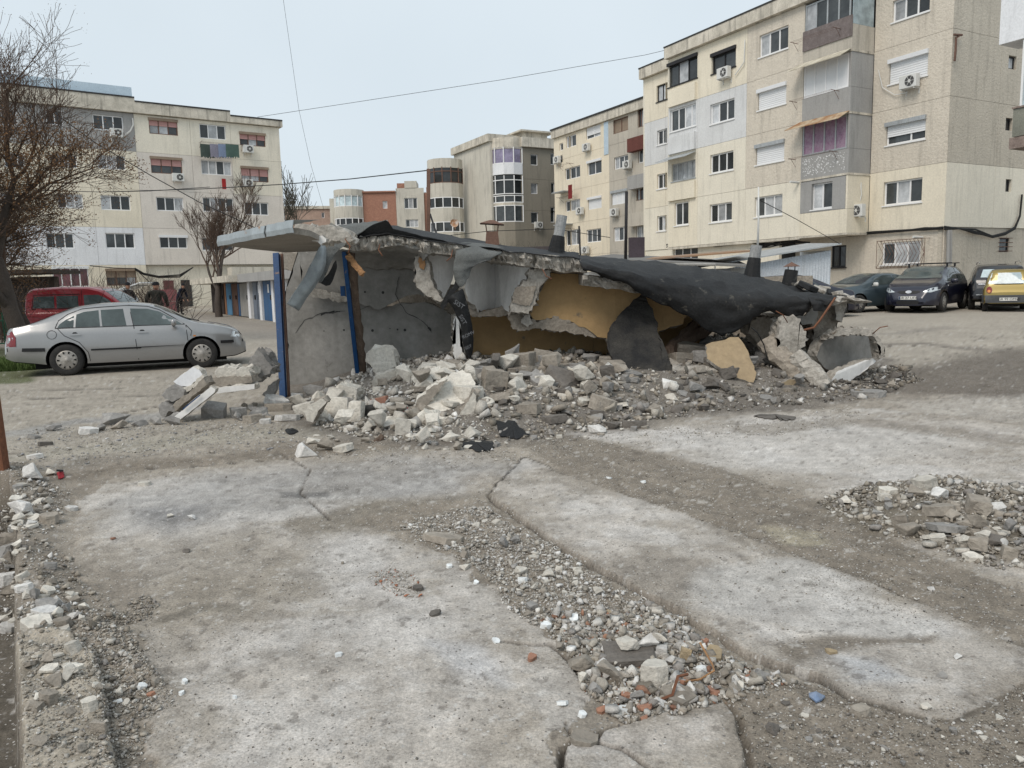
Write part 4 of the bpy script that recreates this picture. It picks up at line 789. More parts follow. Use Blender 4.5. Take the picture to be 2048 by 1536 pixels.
# rear, left and right walls of the row behind everything (keeps the rooms dark)
mb = MB(); mb.box((1.6, 15.2, .75), (8.6, .2, 1.5)); mb.build('rear_wall', M_rawb, RU)
mb = MB(); mb.box((4.7, 13.6, .4), (.2, 3, .9)); mb.build('side_wall', M_rawb, RU)
# roof slabs: broken front edge, 0.16 m thick, running back over the rooms
def roofslab(name, top, bot, Yf, depth, mat, seed, dz=-.1):
    mb = MB(); rs = random.Random(seed); n = len(top); rows = []
    wob_ = lambda x, k: .07*mnoise.noise(Vector((x*.05, k, 1)))+.05*mnoise.noise(Vector((x*.17, k, 2)))+.03*mnoise.noise(Vector((x*.5, k, 3)))
    T = [at(x, y, Yf+wob_(x, 1)) for x, y in top]; Bt = [at(x, y, Yf+.05+wob_(x, 9)) for x, y in bot]
    vs = []; 
    for i in range(n):
        xx_ = top[i][0]; m1 = T[i]*.6+Bt[i]*.4+np.array([0, -.03+1.6*wob_(xx_, 17), .25*wob_(xx_, 4)]); m2 = T[i]*.25+Bt[i]*.75+np.array([0, 1.8*wob_(xx_, 25), .25*wob_(xx_, 6)])
        bk = np.array([0, depth, dz]); vs += [T[i]+bk, T[i], m1, m2, Bt[i], Bt[i]+bk]
    fs = []
    for i in range(n-1):
        for k in range(5): a = i*6+k; fs.append((a, a+1, a+7, a+6))
        fs.append((i*6+5, i*6, i*6+6, i*6+11))
    fs += [tuple(range(6)), tuple((n-1)*6+k for k in range(6))[::-1]]; mb.add(vs, fs); return mb.build(name, mat, RU)
def jag(pts, sub, amp, seed):
    rs = random.Random(seed); out = []
    for i in range(len(pts)-1):
        L = abs(pts[i+1][0]-pts[i][0]); k = max(1, int(L/sub)); out += [(mid(pts[i], pts[i+1], j/k)[0], mid(pts[i], pts[i+1], j/k)[1]+rs.gauss(0, amp)) for j in range(k)]
    return out+[pts[-1]]
def resamp(pts, n):
    xs = np.linspace(pts[0][0], pts[-1][0], n); a = np.array(pts); return [(x, float(np.interp(x, a[:, 0], a[:, 1]))) for x in xs]
topL = [(590, 447), (640, 452), (690, 462), (720, 470), (745, 472), (780, 470), (804, 474), (850, 480), (925, 489), (985, 500), (1062, 507), (1127, 512), (1165, 520)]
botL = [(590, 466), (640, 476), (690, 488), (703, 501), (743, 503), (785, 489), (818, 492), (845, 506), (925, 510), (985, 522), (1048, 531), (1102, 541), (1175, 546)]
def frac(x, s_): return 3.2*mnoise.noise(Vector((x*.035, s_, 0)))+2.4*mnoise.noise(Vector((x*.11, s_, 3)))+1.5*mnoise.noise(Vector((x*.31, s_, 7)))+.9*mnoise.noise(Vector((x*.9, s_, 9)))
tl = [(x, y+.35*frac(x, 1)) for x, y in resamp(topL, 190)]; bl = [(x, y+1.25*frac(x, 5)) for x, y in resamp(botL, 190)]
roofslab('roof_slab', tl, bl, 10.45, 4.6, M_raw, 11, -.05)
tr_ = resamp([(1165, 520), (1290, 534), (1400, 545), (1500, 557), (1600, 575), (1672, 592), (1700, 594), (1742, 601)], 60); br_ = resamp([(1165, 545), (1262, 556), (1400, 572), (1500, 584), (1600, 597), (1672, 604), (1710, 608), (1742, 606)], 60)
rs_ = random.Random(6); roofslab('roof_slab', [(x, y+rs_.gauss(0, .7)+30*max(0, min(1, (1690-x)/90))) for x, y in tr_], [(x, y+rs_.gauss(0, 1.2)+26*max(0, min(1, (1690-x)/90))) for x, y in br_], 10.5, 3.4, M_raw, 12, .1)
# hanging whitewashed pieces of the cross walls
p('hanging_wall_piece', [(854, 508), (909, 509), (909, 530), (905, 560), (895, 580), (886, 598), (876, 588), (869, 576), (864, 560), (858, 545), (856, 527)], 10.95, .14, M_whitewall, M_raw, RU, rough=.9, sub=7, seed=13, slant=.006)
p('broken_wall_core', [(828, 514), (838, 508), (853, 506), (858, 527), (860, 548), (868, 574), (886, 600), (880, 604), (866, 598), (845, 584), (832, 572), (833, 545), (829, 530)], 10.75, .35, M_raw, M_raw, RU, rough=1.6, sub=5, seed=14)
p('broken_wall_core', [(838, 514), (850, 520), (848, 540), (840, 536), (836, 524)], 10.72, .06, M_woodo, M_rawb, RU, rough=1, sub=4, seed=15)
p('hanging_wall_piece', [(936, 528), (990, 520), (990, 617), (984, 618), (968, 620), (957, 625), (950, 610), (936, 602), (929, 576), (935, 550)], 11.0, .1, M_whitewall, M_raw, RU, rough=1.2, sub=7, seed=16, slant=.014)
p('hanging_wall_piece', [(990, 520, 11.75), (1042, 530, 11.0), (1066, 534, 10.8), (1060, 548, 10.8), (1045, 568, 10.9), (1030, 595, 10.95), (1022, 626, 11.0), (1010, 620, 11.2), (1003, 612, 11.4), (990, 617, 11.75)], 11.2, .1, M_whitewall, M_raw, RU, rough=1.0, sub=7, seed=17)
p('broken_wall_core', [(1058, 538), (1075, 536), (1102, 542), (1100, 555), (1090, 562), (1080, 572), (1074, 590), (1066, 612), (1058, 628), (1040, 624), (1019, 626), (1024, 605), (1027, 590), (1040, 572), (1056, 555)], 10.7, .3, M_raw, M_raw, RU, rough=1.8, sub=5, seed=18)
p('broken_wall_core', [(1030, 578), (1045, 572), (1072, 572), (1066, 596), (1060, 612), (1040, 610), (1024, 606)], 10.68, .1, M_rawb, M_rawb, RU, rough=1.4, sub=5, seed=19)
p('broken_wall_core', [(935, 610), (950, 612), (958, 625), (975, 621), (990, 617), (1003, 612), (1018, 622), (1020, 630), (985, 632), (950, 634), (938, 628)], 11.3, .2, M_rawb, M_rawb, RU, rough=1.5, sub=5, seed=20)
# felt over the roof and torn flaps
sheet('roofing_felt', [[(700, 455, 13.4), (775, 452, 13.4), (850, 462, 13.4), (1000, 488, 13.4), (1158, 506, 13.4)], [(720, 462, 11.6), (780, 452, 11.6), (850, 472, 11.6), (1000, 494, 11.6), (1158, 512, 11.6)], [(715, 476, 10.35), (775, 466, 10.4), (850, 479, 10.4), (1000, 499, 10.4), (1160, 516, 10.4)]], M_feltb, RU, noise=.012)
p('roofing_felt', [(712, 468), (745, 450), (771, 441), (777, 444), (786, 458), (850, 474), (921, 488), (905, 492), (834, 483), (806, 474), (780, 470), (745, 476), (720, 480)], 10.42, .012, M_feltb, M_feltb, RU, rough=.4, seed=22, tilt=.004)
sheet('roofing_felt', [[(682, 449, 11.3), (725, 446, 11.2), (771, 442, 11.0)], [(668, 455, 10.6), (700, 452, 10.5), (745, 450, 10.5)], [(655, 466, 10.3), (685, 468, 10.3), (716, 466, 10.3)], [(648, 496, 10.2), (670, 498, 10.2), (692, 488, 10.22)], [(642, 530, 10.15), (655, 528, 10.17), (668, 514, 10.2)], [(637, 566, 10.1), (645, 562, 10.12), (653, 545, 10.15)]], M_felt, RU, noise=.015, seed=4)
sheet('roofing_felt', [[(921, 486, 11.3), (960, 484, 11.3), (1010, 494, 11.3)], [(912, 500, 10.35), (945, 500, 10.3), (1003, 503, 10.35)], [(907, 532, 10.2), (935, 530, 10.18), (981, 520, 10.25)], [(908, 556, 10.2), (925, 552, 10.18), (950, 533, 10.22)], [(911, 566, 10.22), (922, 574, 10.2), (938, 556, 10.22)]], M_felt, RU, noise=.015, seed=8)
p('torn_felt_strip', [(662, 538), (672, 520), (673, 538), (660, 570), (652, 572), (640, 566), (648, 556)], 10.6, .012, M_feltb, M_feltb, RU, rough=1, seed=24)
p('torn_felt_strip', [(912, 558), (920, 574), (905, 588), (896, 606), (886, 620), (880, 612), (888, 596), (898, 580)], 10.25, .02, M_feltb, M_feltb, RU, rough=1.2, seed=25)
TS = sheet('torn_felt_strip', [[(893, 603, 10.1), (903, 590, 10.05), (925, 577, 10.15)], [(902, 610, 10.1), (915, 600, 10.02), (931, 590, 10.15)], [(909, 624, 10.12), (922, 620, 10.04), (938, 620, 10.15)], [(921, 650, 10.15), (933, 648, 10.08), (944, 650, 10.18)], [(924, 682, 10.18), (936, 682, 10.1), (948, 682, 10.2)], [(933, 712, 10.2), (939, 716, 10.15), (945, 710, 10.22)]], M_feltb, RU, noise=.006, thick=.01, seed=9)
M_print = M('faded_white_print', (.16, .165, .175), bump=0)
for (t, x, y, rot, sz, Y) in (('SIST', 906, 606, -35, .085, 10.0), ('SIST', 917, 632, -62, .075, 10.02), ('ROMV', 926, 678, 24, .062, 10.06), ('SIST', 931, 700, 24, .055, 10.09)):
    cu = bpy.data.curves.new('lettering', 'FONT'); cu.body = t; cu.size = sz; cu.extrude = .001; cu.materials.append(M_print); q = at(x, y, Y)
    tmp = bpy.data.objects.new('tmp', cu); dg = bpy.context.evaluated_depsgraph_get(); COL.objects.link(tmp); bpy.context.view_layer.update(); me = bpy.data.meshes.new_from_object(tmp.evaluated_get(bpy.context.evaluated_depsgraph_get())); bpy.data.objects.remove(tmp)
    o = bpy.data.objects.new('lettering', me); COL.objects.link(o); o.parent = TS; o.location = q-wroot(TS); o.rotation_euler = (math.radians(86), -math.radians(rot), math.radians(4))
# the big sagging felt drape on the right
tp = [(1156, 513), (1220, 518), (1290, 524), (1350, 530), (1400, 536), (1450, 543), (1500, 551), (1550, 562), (1590, 571), (1630, 580), (1674, 593)]
md = [(1160, 522), (1225, 533), (1292, 548), (1356, 560), (1402, 572), (1455, 583), (1506, 585), (1556, 588), (1598, 590), (1634, 594), (1668, 597)]
bt = [(1169, 543), (1243, 566), (1300, 596), (1374, 634), (1417, 665), (1470, 664), (1527, 628), (1567, 631), (1606, 630), (1630, 606), (1645, 618)]
sheet('sagging_felt', [[(x, y-1, 12.6) for x, y in tp], [(x, y+4, 11.2) for x, y in tp], [(x, y, 10.25) for x, y in md], [((a+c)/2, (b+d)/2+3, 10.12) for (a, b), (c, d) in zip(md, bt)], [(x, y, 10.2) for x, y in bt]], M_feltb, RU, noise=.022, seed=12, n=6, edge=.008)
sheet('sagging_felt', [[(1612, 590, 10.3), (1640, 586, 10.3), (1672, 596, 10.3)], [(1622, 604, 10.1), (1640, 606, 10.1), (1660, 606, 10.2)], [(1627, 622, 10.1), (1636, 622, 10.1), (1646, 622, 10.2)]], M_feltb, RU, seed=13)
p('pale_felt_underside', [(1590, 632), (1610, 632), (1626, 612), (1632, 606), (1636, 630), (1628, 647), (1605, 650)], 10.5, .02, M_greywall, M_raw, RU, rough=1, seed=27)
FS = p('fallen_felt_sheet', [(1283, 586, 10.95), (1291, 588, 10.9), (1300, 612, 10.75), (1312, 640, 10.6), (1320, 676, 10.4), (1334, 712, 10.15), (1330, 762, 9.85), (1296, 762, 9.8), (1262, 757, 9.85), (1245, 750, 9.95), (1226, 722, 10.15), (1219, 705, 10.25), (1214, 680, 10.4), (1222, 650, 10.6), (1240, 628, 10.7), (1262, 606, 10.85)], 10.4, .035, M_feltd, M_feltb, RU, rough=1.6, sub=6, seed=60)
sheet('fallen_felt_fold', [[(1244, 748, 9.93), (1280, 756, 9.83), (1312, 757, 9.81), (1348, 752, 9.9)], [(1266, 772, 9.86), (1290, 774, 9.76), (1322, 772, 9.74), (1357, 772, 9.82)], [(1284, 795, 9.84), (1306, 794, 9.74), (1335, 793, 9.72), (1363, 793, 9.76)]], M_feltb, RU, thick=.03, noise=.006, seed=14, n=4, edge=.006)
p('fallen_felt_edge', [(1318, 668, 10.42), (1336, 712, 10.15), (1350, 754, 9.9), (1330, 762, 9.88), (1325, 720, 10.1)], 10.2, .03, M_feltd, M_feltb, RU, rough=1.2, sub=6, seed=63)
# right-hand heap of broken frame pieces
p('broken_wall_core', [(1562, 640), (1575, 632), (1590, 632), (1602, 650), (1613, 668), (1611, 692), (1594, 710), (1576, 728), (1570, 715), (1558, 700), (1557, 670)], 10.1, .3, M_raw, M_raw, RU, rough=1.8, sub=5, seed=30)
p('leaning_column', [(1628, 640), (1634, 612), (1660, 606), (1686, 604), (1690, 622), (1684, 640), (1672, 648), (1670, 672), (1655, 690), (1634, 702), (1626, 680), (1622, 655)], 10.9, .35, M_rawb, M_rawb, RU, rough=1.6, sub=6, seed=31)
p('broken_wall_core', [(1668, 604), (1690, 598), (1694, 606), (1688, 625), (1684, 645), (1672, 640), (1670, 622)], 10.75, .15, M_raw, M_raw, RU, rough=1.5, sub=5, seed=32)
roughbar('concrete_beam', at(1532, 682, 10.3), at(1600, 752, 9.9), .26, .2, M_rawb, RU, seed=33); roughbar('concrete_beam', at(1592, 712, 10.0), at(1650, 775, 9.7), .24, .2, M_raw, RU, seed=34)
roughbar('wooden_beam', at(1330, 712, 10.6), at(1392, 650, 11.6), .18, .1, M_wood, RU, seed=35); roughbar('wooden_beam', at(1345, 700, 10.9), at(1420, 655, 11.7), .16, .12, M_wood, RU, seed=36)
p('fallen_wall_slab', [(1636, 705), (1648, 682), (1668, 668), (1700, 660), (1745, 664), (1764, 690), (1768, 704), (1745, 717), (1706, 730), (1672, 745), (1652, 738), (1638, 722)], 10.4, .16, M_greywall, M_raw, RU, rough=1.5, sub=6, seed=37, slant=.006)
p('fallen_wall_slab', [(1672, 745), (1706, 730), (1745, 716), (1752, 722), (1735, 738), (1712, 752), (1684, 776), (1657, 775), (1664, 758)], 10.15, .14, M_whitewall, M_raw, RU, rough=1.3, sub=6, seed=38, slant=.005)
p('fallen_wall_edge', [(1650, 680), (1672, 662), (1692, 656), (1745, 658), (1768, 690), (1770, 712), (1758, 716), (1762, 694), (1744, 672), (1700, 668), (1668, 674)], 10.3, .2, M_raw, M_raw, RU, rough=1.8, sub=4, seed=39)
p('fallen_ochre_plate', [(1411, 690), (1424, 684), (1444, 681), (1462, 674), (1477, 674), (1488, 688), (1496, 702), (1499, 714), (1506, 728), (1513, 745), (1507, 765), (1490, 760), (1471, 754), (1452, 742), (1433, 731), (1414, 717)], 10.0, .05, M_tanpl, M_raw, RU, rough=1., sub=6, seed=40, tilt=-.006)
roughbar('concrete_beam', at(1345, 745, 10.0), at(1440, 750, 9.9), .2, .22, M_raw, RU, seed=41)
mb = MB(); mb.tube([at(1670, 596, 10.1), at(1655, 618, 10.0), at(1640, 640, 9.95), at(1628, 655, 9.95), at(1608, 660, 9.95)], .014, 5); mb.build('rebar', M_rust, RU)
for q_ in ([(760, 488, 10.4), (757, 500, 10.2), (765, 512, 10.15)], [(905, 500, 10.35), (902, 515, 10.2), (893, 522, 10.15)], [(1085, 538, 10.3), (1092, 552, 10.15), (1104, 558, 10.1)], [(1575, 645, 10.0), (1566, 630, 9.85), (1552, 622, 9.8)], [(1745, 668, 10.2), (1760, 655, 10.1), (1776, 652, 10.1)], [(690, 478, 8.8), (700, 492, 8.7), (697, 505, 8.7)]):
    mb = MB(); mb.tube([at(*w_) for w_ in q_], .007, 5); mb.build('rebar', M_rust, RU, smooth=True)
mb = MB(); mb.tube([at(1503, 655, 10.0), at(1515, 665, 10.0), at(1528, 690, 10.1), at(1535, 720, 10.1)], .008, 4); mb.build('loose_wire', M_cable, RU)
p('fallen_soil', [(1500, 640), (1530, 632), (1560, 640), (1558, 668), (1562, 700), (1548, 705), (1520, 690), (1495, 668)], 10.75, .3, M_rawb, M_rawb, RU, rough=2, sub=5, seed=43)
# canopy on the left
zc = 2.0; cp = [onz(x, y, zc) for x, y in [(446, 491), (500, 481), (532, 472), (567, 467), (600, 469), (622, 473), (642, 482), (640, 502), (600, 504), (570, 505), (510, 499)]]
mb = MB(); mb.prism(cp, (0, 0, .06)); mb.build('canopy_slab', M_soffit, RU)
def fascia(a, b, name, m):
    A_, B_ = onz(*a, zc-.01), onz(*b, zc-.01); d = (B_-A_)/np.linalg.norm(B_-A_); n_ = np.array([d[1], -d[0], 0]); n_ = n_ if n_@(A_-EYE) < 0 else -n_
    mb = MB(); q = 10
    for i in range(q):
        a0 = A_+(B_-A_)*i/q; b0 = A_+(B_-A_)*(i+1)/q; w0 = n_*.012*math.sin(i*1.7); w1 = n_*.012*math.sin((i+1)*1.7)
        for (z0, z1, o0, o1) in ((-.01, .035, .02, .03), (.035, .105, .03, .015), (.105, .115, .015, -.25)):
            mb.hexa([a0+n_*o0+w0+(0, 0, z0), b0+n_*o0+w1+(0, 0, z0), b0+n_*(o0-.008)+w1+(0, 0, z0), a0+n_*(o0-.008)+w0+(0, 0, z0), a0+n_*o1+w0+(0, 0, z1), b0+n_*o1+w1+(0, 0, z1), b0+n_*(o1-.008)+w1+(0, 0, z1), a0+n_*(o1-.008)+w0+(0, 0, z1)])
    return mb.build(name, m, RU)
fascia((439, 491), (531, 473), 'metal_fascia', M_zincr); fascia((537, 472), (588, 463), 'metal_fascia', M_zincr)
p('broken_roof_edge', [(588, 462), (592, 446), (612, 448), (640, 452), (665, 452), (684, 458), (700, 468), (706, 480), (690, 487), (672, 482), (655, 487), (640, 483), (620, 474), (600, 468)], 8.9, .3, M_raw, M_raw, RU, rough=1.8, sub=5, seed=50)
p('broken_roof_edge', [(621, 472), (634, 468), (648, 474), (652, 484), (642, 490), (636, 484), (624, 482)], 8.7, .12, M_whitewall, M_raw, RU, rough=1.5, sub=4, seed=51)
p('lintel_beam', [(556, 508), (600, 506), (625, 508), (634, 520), (628, 548), (600, 545), (560, 535)], 12.0, .5, M_soffit, M_rawb, RU, rough=1.5, sub=7, seed=52)
sheet('bent_zinc_flashing', [[(648, 484, 10.05), (639, 492, 9.98), (618, 540, 9.95)], [(653, 500, 10.05), (642, 515, 9.98), (608, 556, 9.95)], [(646, 545, 10.05), (630, 560, 9.98), (594, 576, 9.95)], [(597, 622, 10.05), (588, 616, 9.98), (573, 608, 9.95)]], M_zinc, RU, thick=.006, noise=.006, seed=15)
def post(name, x0, y0, Y0, x1, y1, Y1, w, mat, par=RU, **k): return roughbar(name, at(x0, y0, Y0), at(x1, y1, Y1), w, w, mat, par, **k)
mb = MB(); a = gnd(567, 795); a[2] = -.02; b = at(553, 508, 11.2); mb.bar(a, b, .082, .09, (0, 1, 0)); mb.build('blue_steel_post', M_blue, RU)
mb = MB(); mb.bar(a+(.06, .06, 0), b+(.06, .06, 0), .03, .04, (0, 1, 0)); mb.build('rusty_post_flange', M_brownf, RU)
mb = MB(); mb.bar(at(718, 774, 11.2), at(688, 503, 10.7), .055, .05, (0, 1, 0)); mb.build('blue_steel_post', M_blue, RU); mb = MB(); mb.box(at(686, 582, 10.85), (.06, .05, .14)); mb.build('post_bracket', M_blue, RU)
post('wooden_post', 727, 775, 11.3, 702, 505, 10.8, .13, M_wood, n=24, amp=.008, taper=.8)
roughbar('splintered_board', at(695, 511, 10.5), at(726, 548, 10.3), .075, .03, M_woodo, RU, seed=53, amp=.006); roughbar('splintered_board', at(703, 512, 10.6), at(716, 534, 10.5), .03, .02, M_wood, RU, seed=54, amp=.004)
# torn rubble lying on the sunken roof edge
rs_ = random.Random(8)
for k in range(16):
    x = 1590+k*8+rs_.gauss(0, 4); y = 566+k*2.2+rs_.gauss(0, 2); s_ = .05+.07*rs_.random(); c_ = at(x, y, 10.9+rs_.random()*.6); mb = MB(); mb.box(c_, (s_*2.2, s_*1.5, s_*.7), rs_.random()*3, rs_.gauss(0, .3), rs_.gauss(0, .3)); mb.build('roof_debris', M_raw if k % 3 else M_feltb, RU, bevel=s_*.12)
# chimneys and pipes that stand on the sunken roof
def cham(name, label, parts_): 
    t = thing(name, label, 'chimney', tuple(parts_[0]), group='flue pipes on the garage roof')
    return t
t = cham('chimney', 'flared sheet-iron flue with a flat cap on four legs, left part of the roof', [at(985, 487, 12.4)])
c = at(985, 488, 12.4); mb = MB(); w = .12; mb.hexa([c+(-w, -w, -.1), c+(w, -w, -.1), c+(w, w, -.1), c+(-w, w, -.1), c+(-w*.75, -w*.75, .19), c+(w*.75, -w*.75, .19), c+(w*.75, w*.75, .19), c+(-w*.75, w*.75, .19)]); mb.build('flue', M_brownf, t)
for sx in (-1, 1):
    for sy in (-1, 1): mb = MB(); mb.tube([c+(sx*w*.7, sy*w*.7, .18), c+(sx*w*.85, sy*w*.7, .33)], .008, 5); mb.build('leg', M_brownf, t)
mb = MB(); mb.hexa([c+(-.19, -.15, .32), c+(.19, -.15, .29), c+(.19, .15, .29), c+(-.19, .15, .32), c+(-.04, -.04, .37), c+(.03, -.04, .37), c+(.03, .04, .37), c+(-.04, .04, .37)]); mb.build('cap', M_brownf, t)
M_asb = M('asbestos_cement_pipe', (.33, .335, .33), (.22, .22, .22), sc=5, bump=.3)
for (lab, x0, y0, x1, y1, Y, r, split) in (('tall leaning grey cement flue with black felt foot, before the peach block', 1112, 505, 1124, 431, 12.4, .095, .45), ('grey cement flue with torn black felt foot, below the aerial mast', 1503, 556, 1513, 491, 12.2, .095, .62)):
    a, b = at(x0, y0, Y), at(x1, y1, Y); t = cham('chimney', lab, [a]); mb = MB(); mb.tube([a, a+(b-a)*.5, b], r*.9, 14); mb.build('flue', M_asb, t)
    mb = MB(); mb.tube([a+(0, 0, -.1), a+(b-a)*.1, a+(b-a)*.3, a+(b-a)*split], [r*1.7, r*1.35, r*1.2, r*1.02], 11); o = mb.build('felt_collar', M_feltb, t)
a, b = at(1577, 575, 11.6), at(1583, 540, 11.6); t = cham('chimney', 'short black flue with a brown conical cap near the sunken end of the roof', [a]); mb = MB(); mb.tube([a, b], [.11, .095], 14); mb.build('flue', M_feltb, t)
for s_ in (-1, 1): mb = MB(); mb.tube([b+(s_*.05, 0, -.02), b+(s_*.05, 0, .06)], .008, 4); mb.build('leg', M_black, t)
mb = MB(); mb.lathe([(.125, .05), (.0, .12)], 14, 2, tuple(b)); mb.build('cap', M_brownf, t)
a = at(1452, 560, 13); b = at(1452, 545, 13); t = cham('chimney', 'small black capped vent between the two taller flues, in front of the white shed', [a]); mb = MB(); mb.tube([a, b], .06, 12); mb.build('flue', M_black, t); mb = MB(); mb.lathe([(.085, .03), (.075, .055), (0, .06)], 12, 2, tuple(b)); mb.build('cap', M_black, t)
for s_ in (-1, 1): mb = MB(); mb.tube([b+(s_*.04, 0, -.02), b+(s_*.04, 0, .04)], .006, 4); mb.build('leg', M_black, t)
# ============================================================= MIDDLE GROUND: sheds, garage row, poles, fence
def zat(x, y, Y): return at(x, y, Y)[2]
M_corr = M('white_corrugated_sheet', (.60, .64, .68), (.5, .53, .56), sc=2, rough=.5, streak=.3, scol=(.3, .27, .24), bump=.05)
sh = thing('tin_shed', 'shed of white corrugated sheet under a rising tin roof, beside the long block', 'shed', tuple(gnd(1600, 610)))
Ys = 29.5; n = 96; mb = MB(); x0, x1 = at(1385, 545, Ys)[0], at(1662, 500, Ys)[0]
for k in range(n):
    a = x0+(x1-x0)*k/n; b = x0+(x1-x0)*(k+1)/n; h0 = 1.7+(2.48-1.7)*k/n; h1 = 1.7+(2.48-1.7)*(k+1)/n; d0 = .02*(k % 2); d1 = .02*((k+1) % 2)
    mb.quad((a, Ys-d0, .1), (b, Ys-d1, .1), (b, Ys-d1, h1), (a, Ys-d0, h0))
mb.build('corrugated_wall', M_corr, sh, fixn=False)
mb = MB(); mb.quad((x1, Ys, .1), (x1+.7, Ys+5, .1), (x1+.7, Ys+5, 2.6), (x1, Ys, 2.48)); mb.build('side_wall', M_corr, sh)
def slabroof(name, a, b, par, m, dpt=5, th=.05, dx=.6, dz=.25): a = np.array(a); b = np.array(b); k = np.array([dx, dpt, dz]); mb = MB(); mb.hexa([a, b, b+k, a+k, a+(0, 0, th), b+(0, 0, th), b+k+(0, 0, th), a+k+(0, 0, th)]); return mb.build(name, m, par)
slabroof('roof', at(1395, 530, Ys-.4)+(0, 0, -.12), at(1683, 489, Ys-.4), sh, M_tin); 
sh2 = thing('felt_roofed_shed', 'low sheds with wide dark felt roofs behind the ruin', 'shed', (7, 26, 0))
mb = MB(); a = at(1180, 519, 26); b = at(1520, 523, 26); mb.box(((a[0]+b[0])/2, 29, .95), (b[0]-a[0], 5, 1.8)); mb.build('wall', M_greyp, sh2)
slabroof('roof', at(1165, 519, 25.4), at(1500, 535, 25.4), sh2, M('grey_felt_roof', (.19, .185, .175), (.13, .125, .12), sc=2), 9, .06, 2.2, .42)
slabroof('roof', at(1290, 521, 27.5), at(1510, 503, 27.5), sh2, M('rust_streaked_roof', (.24, .20, .17), (.34, .20, .11), sc=1.5, amt=.25), 5, .05, .8, .2)
mb = MB(); mb.tube([at(1293, 529, 20), at(1430, 529, 20), at(1430, 560, 20)], .045, 6); tag(mb.build('pipe_frame', M('pale_painted_pipe', (.35, .34, .32))), 'horizontal pipe with a dropped end above the felt roofs', 'pipe')
def pole(name, label, pts, r, m=None, cat='pole'): mb = MB(); mb.tube(pts, r, 7); return tag(mb.build(name, m or M_black, None, smooth=True), label, cat)
t = thing('cable_post', 'dark square post with a diagonal brace carrying the wire, left of the grey round-bayed block', 'pole', tuple(at(857, 480, 16)))
mb = MB(); mb.bar(at(857, 600, 16), at(857, 338, 16), .07, .07, (0, 1, 0)); mb.build('post', M_brownf, t); mb = MB(); mb.tube([at(860, 428, 16), at(877, 480, 15.6)], .02, 5); mb.build('brace', M_black, t)
pole('iron_pole', 'thin dark pole in front of the peach block, right of the tall flue', [at(1161, 520, 22), at(1158, 452, 22)], .025)
pole('iron_pole', 'thick dark pole in front of the boundary of peach and beige walls', [at(1251, 520, 22), at(1253, 383, 22)], .045)
pole('aerial_mast', 'grey aerial mast rising above the leaning flue by the roughcast wall', [at(1515, 500, 13), at(1517, 440, 13), at(1517, 374, 13)], [.02, .016, .012], M_acw)
mb = MB(); mb.box(at(1273, 495, 24), (.45, .3, .6)); tag(mb.build('sheet_metal_stack', M('aubergine_tar_sheet', (.07, .055, .065))), 'dark boxy flue stack standing before the beige block', 'chimney')
# left garage row
gA, gB = gnd(420, 624), gnd(602, 651); ang = math.degrees(math.atan2(gB[0]-gA[0], gB[1]-gA[1])); Gf = Fac(gA[:2], ang); L = (gB-gA)[:2]@Gf.u[:2]; gr_ = thing('garage_row', 'row of small garages with blue and grey metal doors beyond the silver car', 'garages', tuple(gA))
def gu(x): return Gf.px(x, 600)[0]
def gzz(x, y): return Gf.px(x, y)[1]
mb = MB(); fbox(mb, Gf, 0, L+2, 0, gzz(500, 562), -6, -.15); mb.build('garage_body', M_offw, gr_)
mb = MB(); fbox(mb, Gf, -.5, gu(500), gzz(470, 565), gzz(470, 553), -6, .9); mb.build('concrete_canopy', M_cornice, gr_)
mb = MB(); fbox(mb, Gf, gu(497), L+2, gzz(530, 562), gzz(530, 545), -6, .5); mb.build('concrete_canopy', M_greyp, gr_)
M_bdoor = M('blue_door_paint', (.022, .10, .235), (.03, .08, .18), rough=.5, streak=.3); M_bgd = M('blue_grey_door_paint', (.14, .17, .22), rough=.5, streak=.3); M_gdoor = M('grey_door_paint', (.33, .32, .30), streak=.3); M_drk = M('dark_brown_door', (.04, .03, .028)); M_bl2 = M('mid_blue_jamb', (.09, .22, .36), streak=.3); M_orj = M('orange_brown_jamb', (.3, .15, .08))
for (a, b, m, nm) in ((425, 449, M_drk, 'garage_door'), (451, 454, M_orj, 'door_jamb'), (455, 465, M_bl2, 'garage_door'), (466, 477, M_brownf, 'garage_door'), (478, 481, M_bdoor, 'door_jamb'), (482, 500, M_gdoor, 'garage_door'), (508, 516, M_bgd, 'garage_door'), (517, 525, M_bgd, 'garage_door'), (529, 548, M_bdoor, 'garage_door'), (556, 577, M_bdoor, 'garage_door')):
    mb = MB(); g0 = .3 if a < 500 else .22; fbox(mb, Gf, gu(a), gu(b), g0, gzz((a+b)/2, 567 if a < 500 else 561), -.14, .04); o = mb.build(nm, m, gr_)
    if nm == 'garage_door':
        hb = MB(); fbox(hb, Gf, gu(b)-.3, gu(b)-.2, 1.1, 1.3, .045, .09); hb.build('door_handle', M_black, o)
for a in (503, 526, 551, 580): mb = MB(); fbox(mb, Gf, gu(a-2), gu(a+2.5), .1, gzz(a, 556), -.1, .12); mb.build('pillar', M_white, gr_)
for x, y in ((536, 571), (517, 572)):
    mb = MB(); u, z = Gf.px(x, y, .05); fbox(mb, Gf, u-.1, u+.12, z-.3, z+.05, .045, .06); mb.build('paper_notice', M_pvc, gr_)
mb = MB(); fbox(mb, Cc, Cc.px(452, 540)[0], Cc.px(600, 540)[0], .3, 3.3, .4, 1.6); 
tag(mb.build('annexe_wall', M_offw), 'stained low annexe wall above the garage row', 'wall')
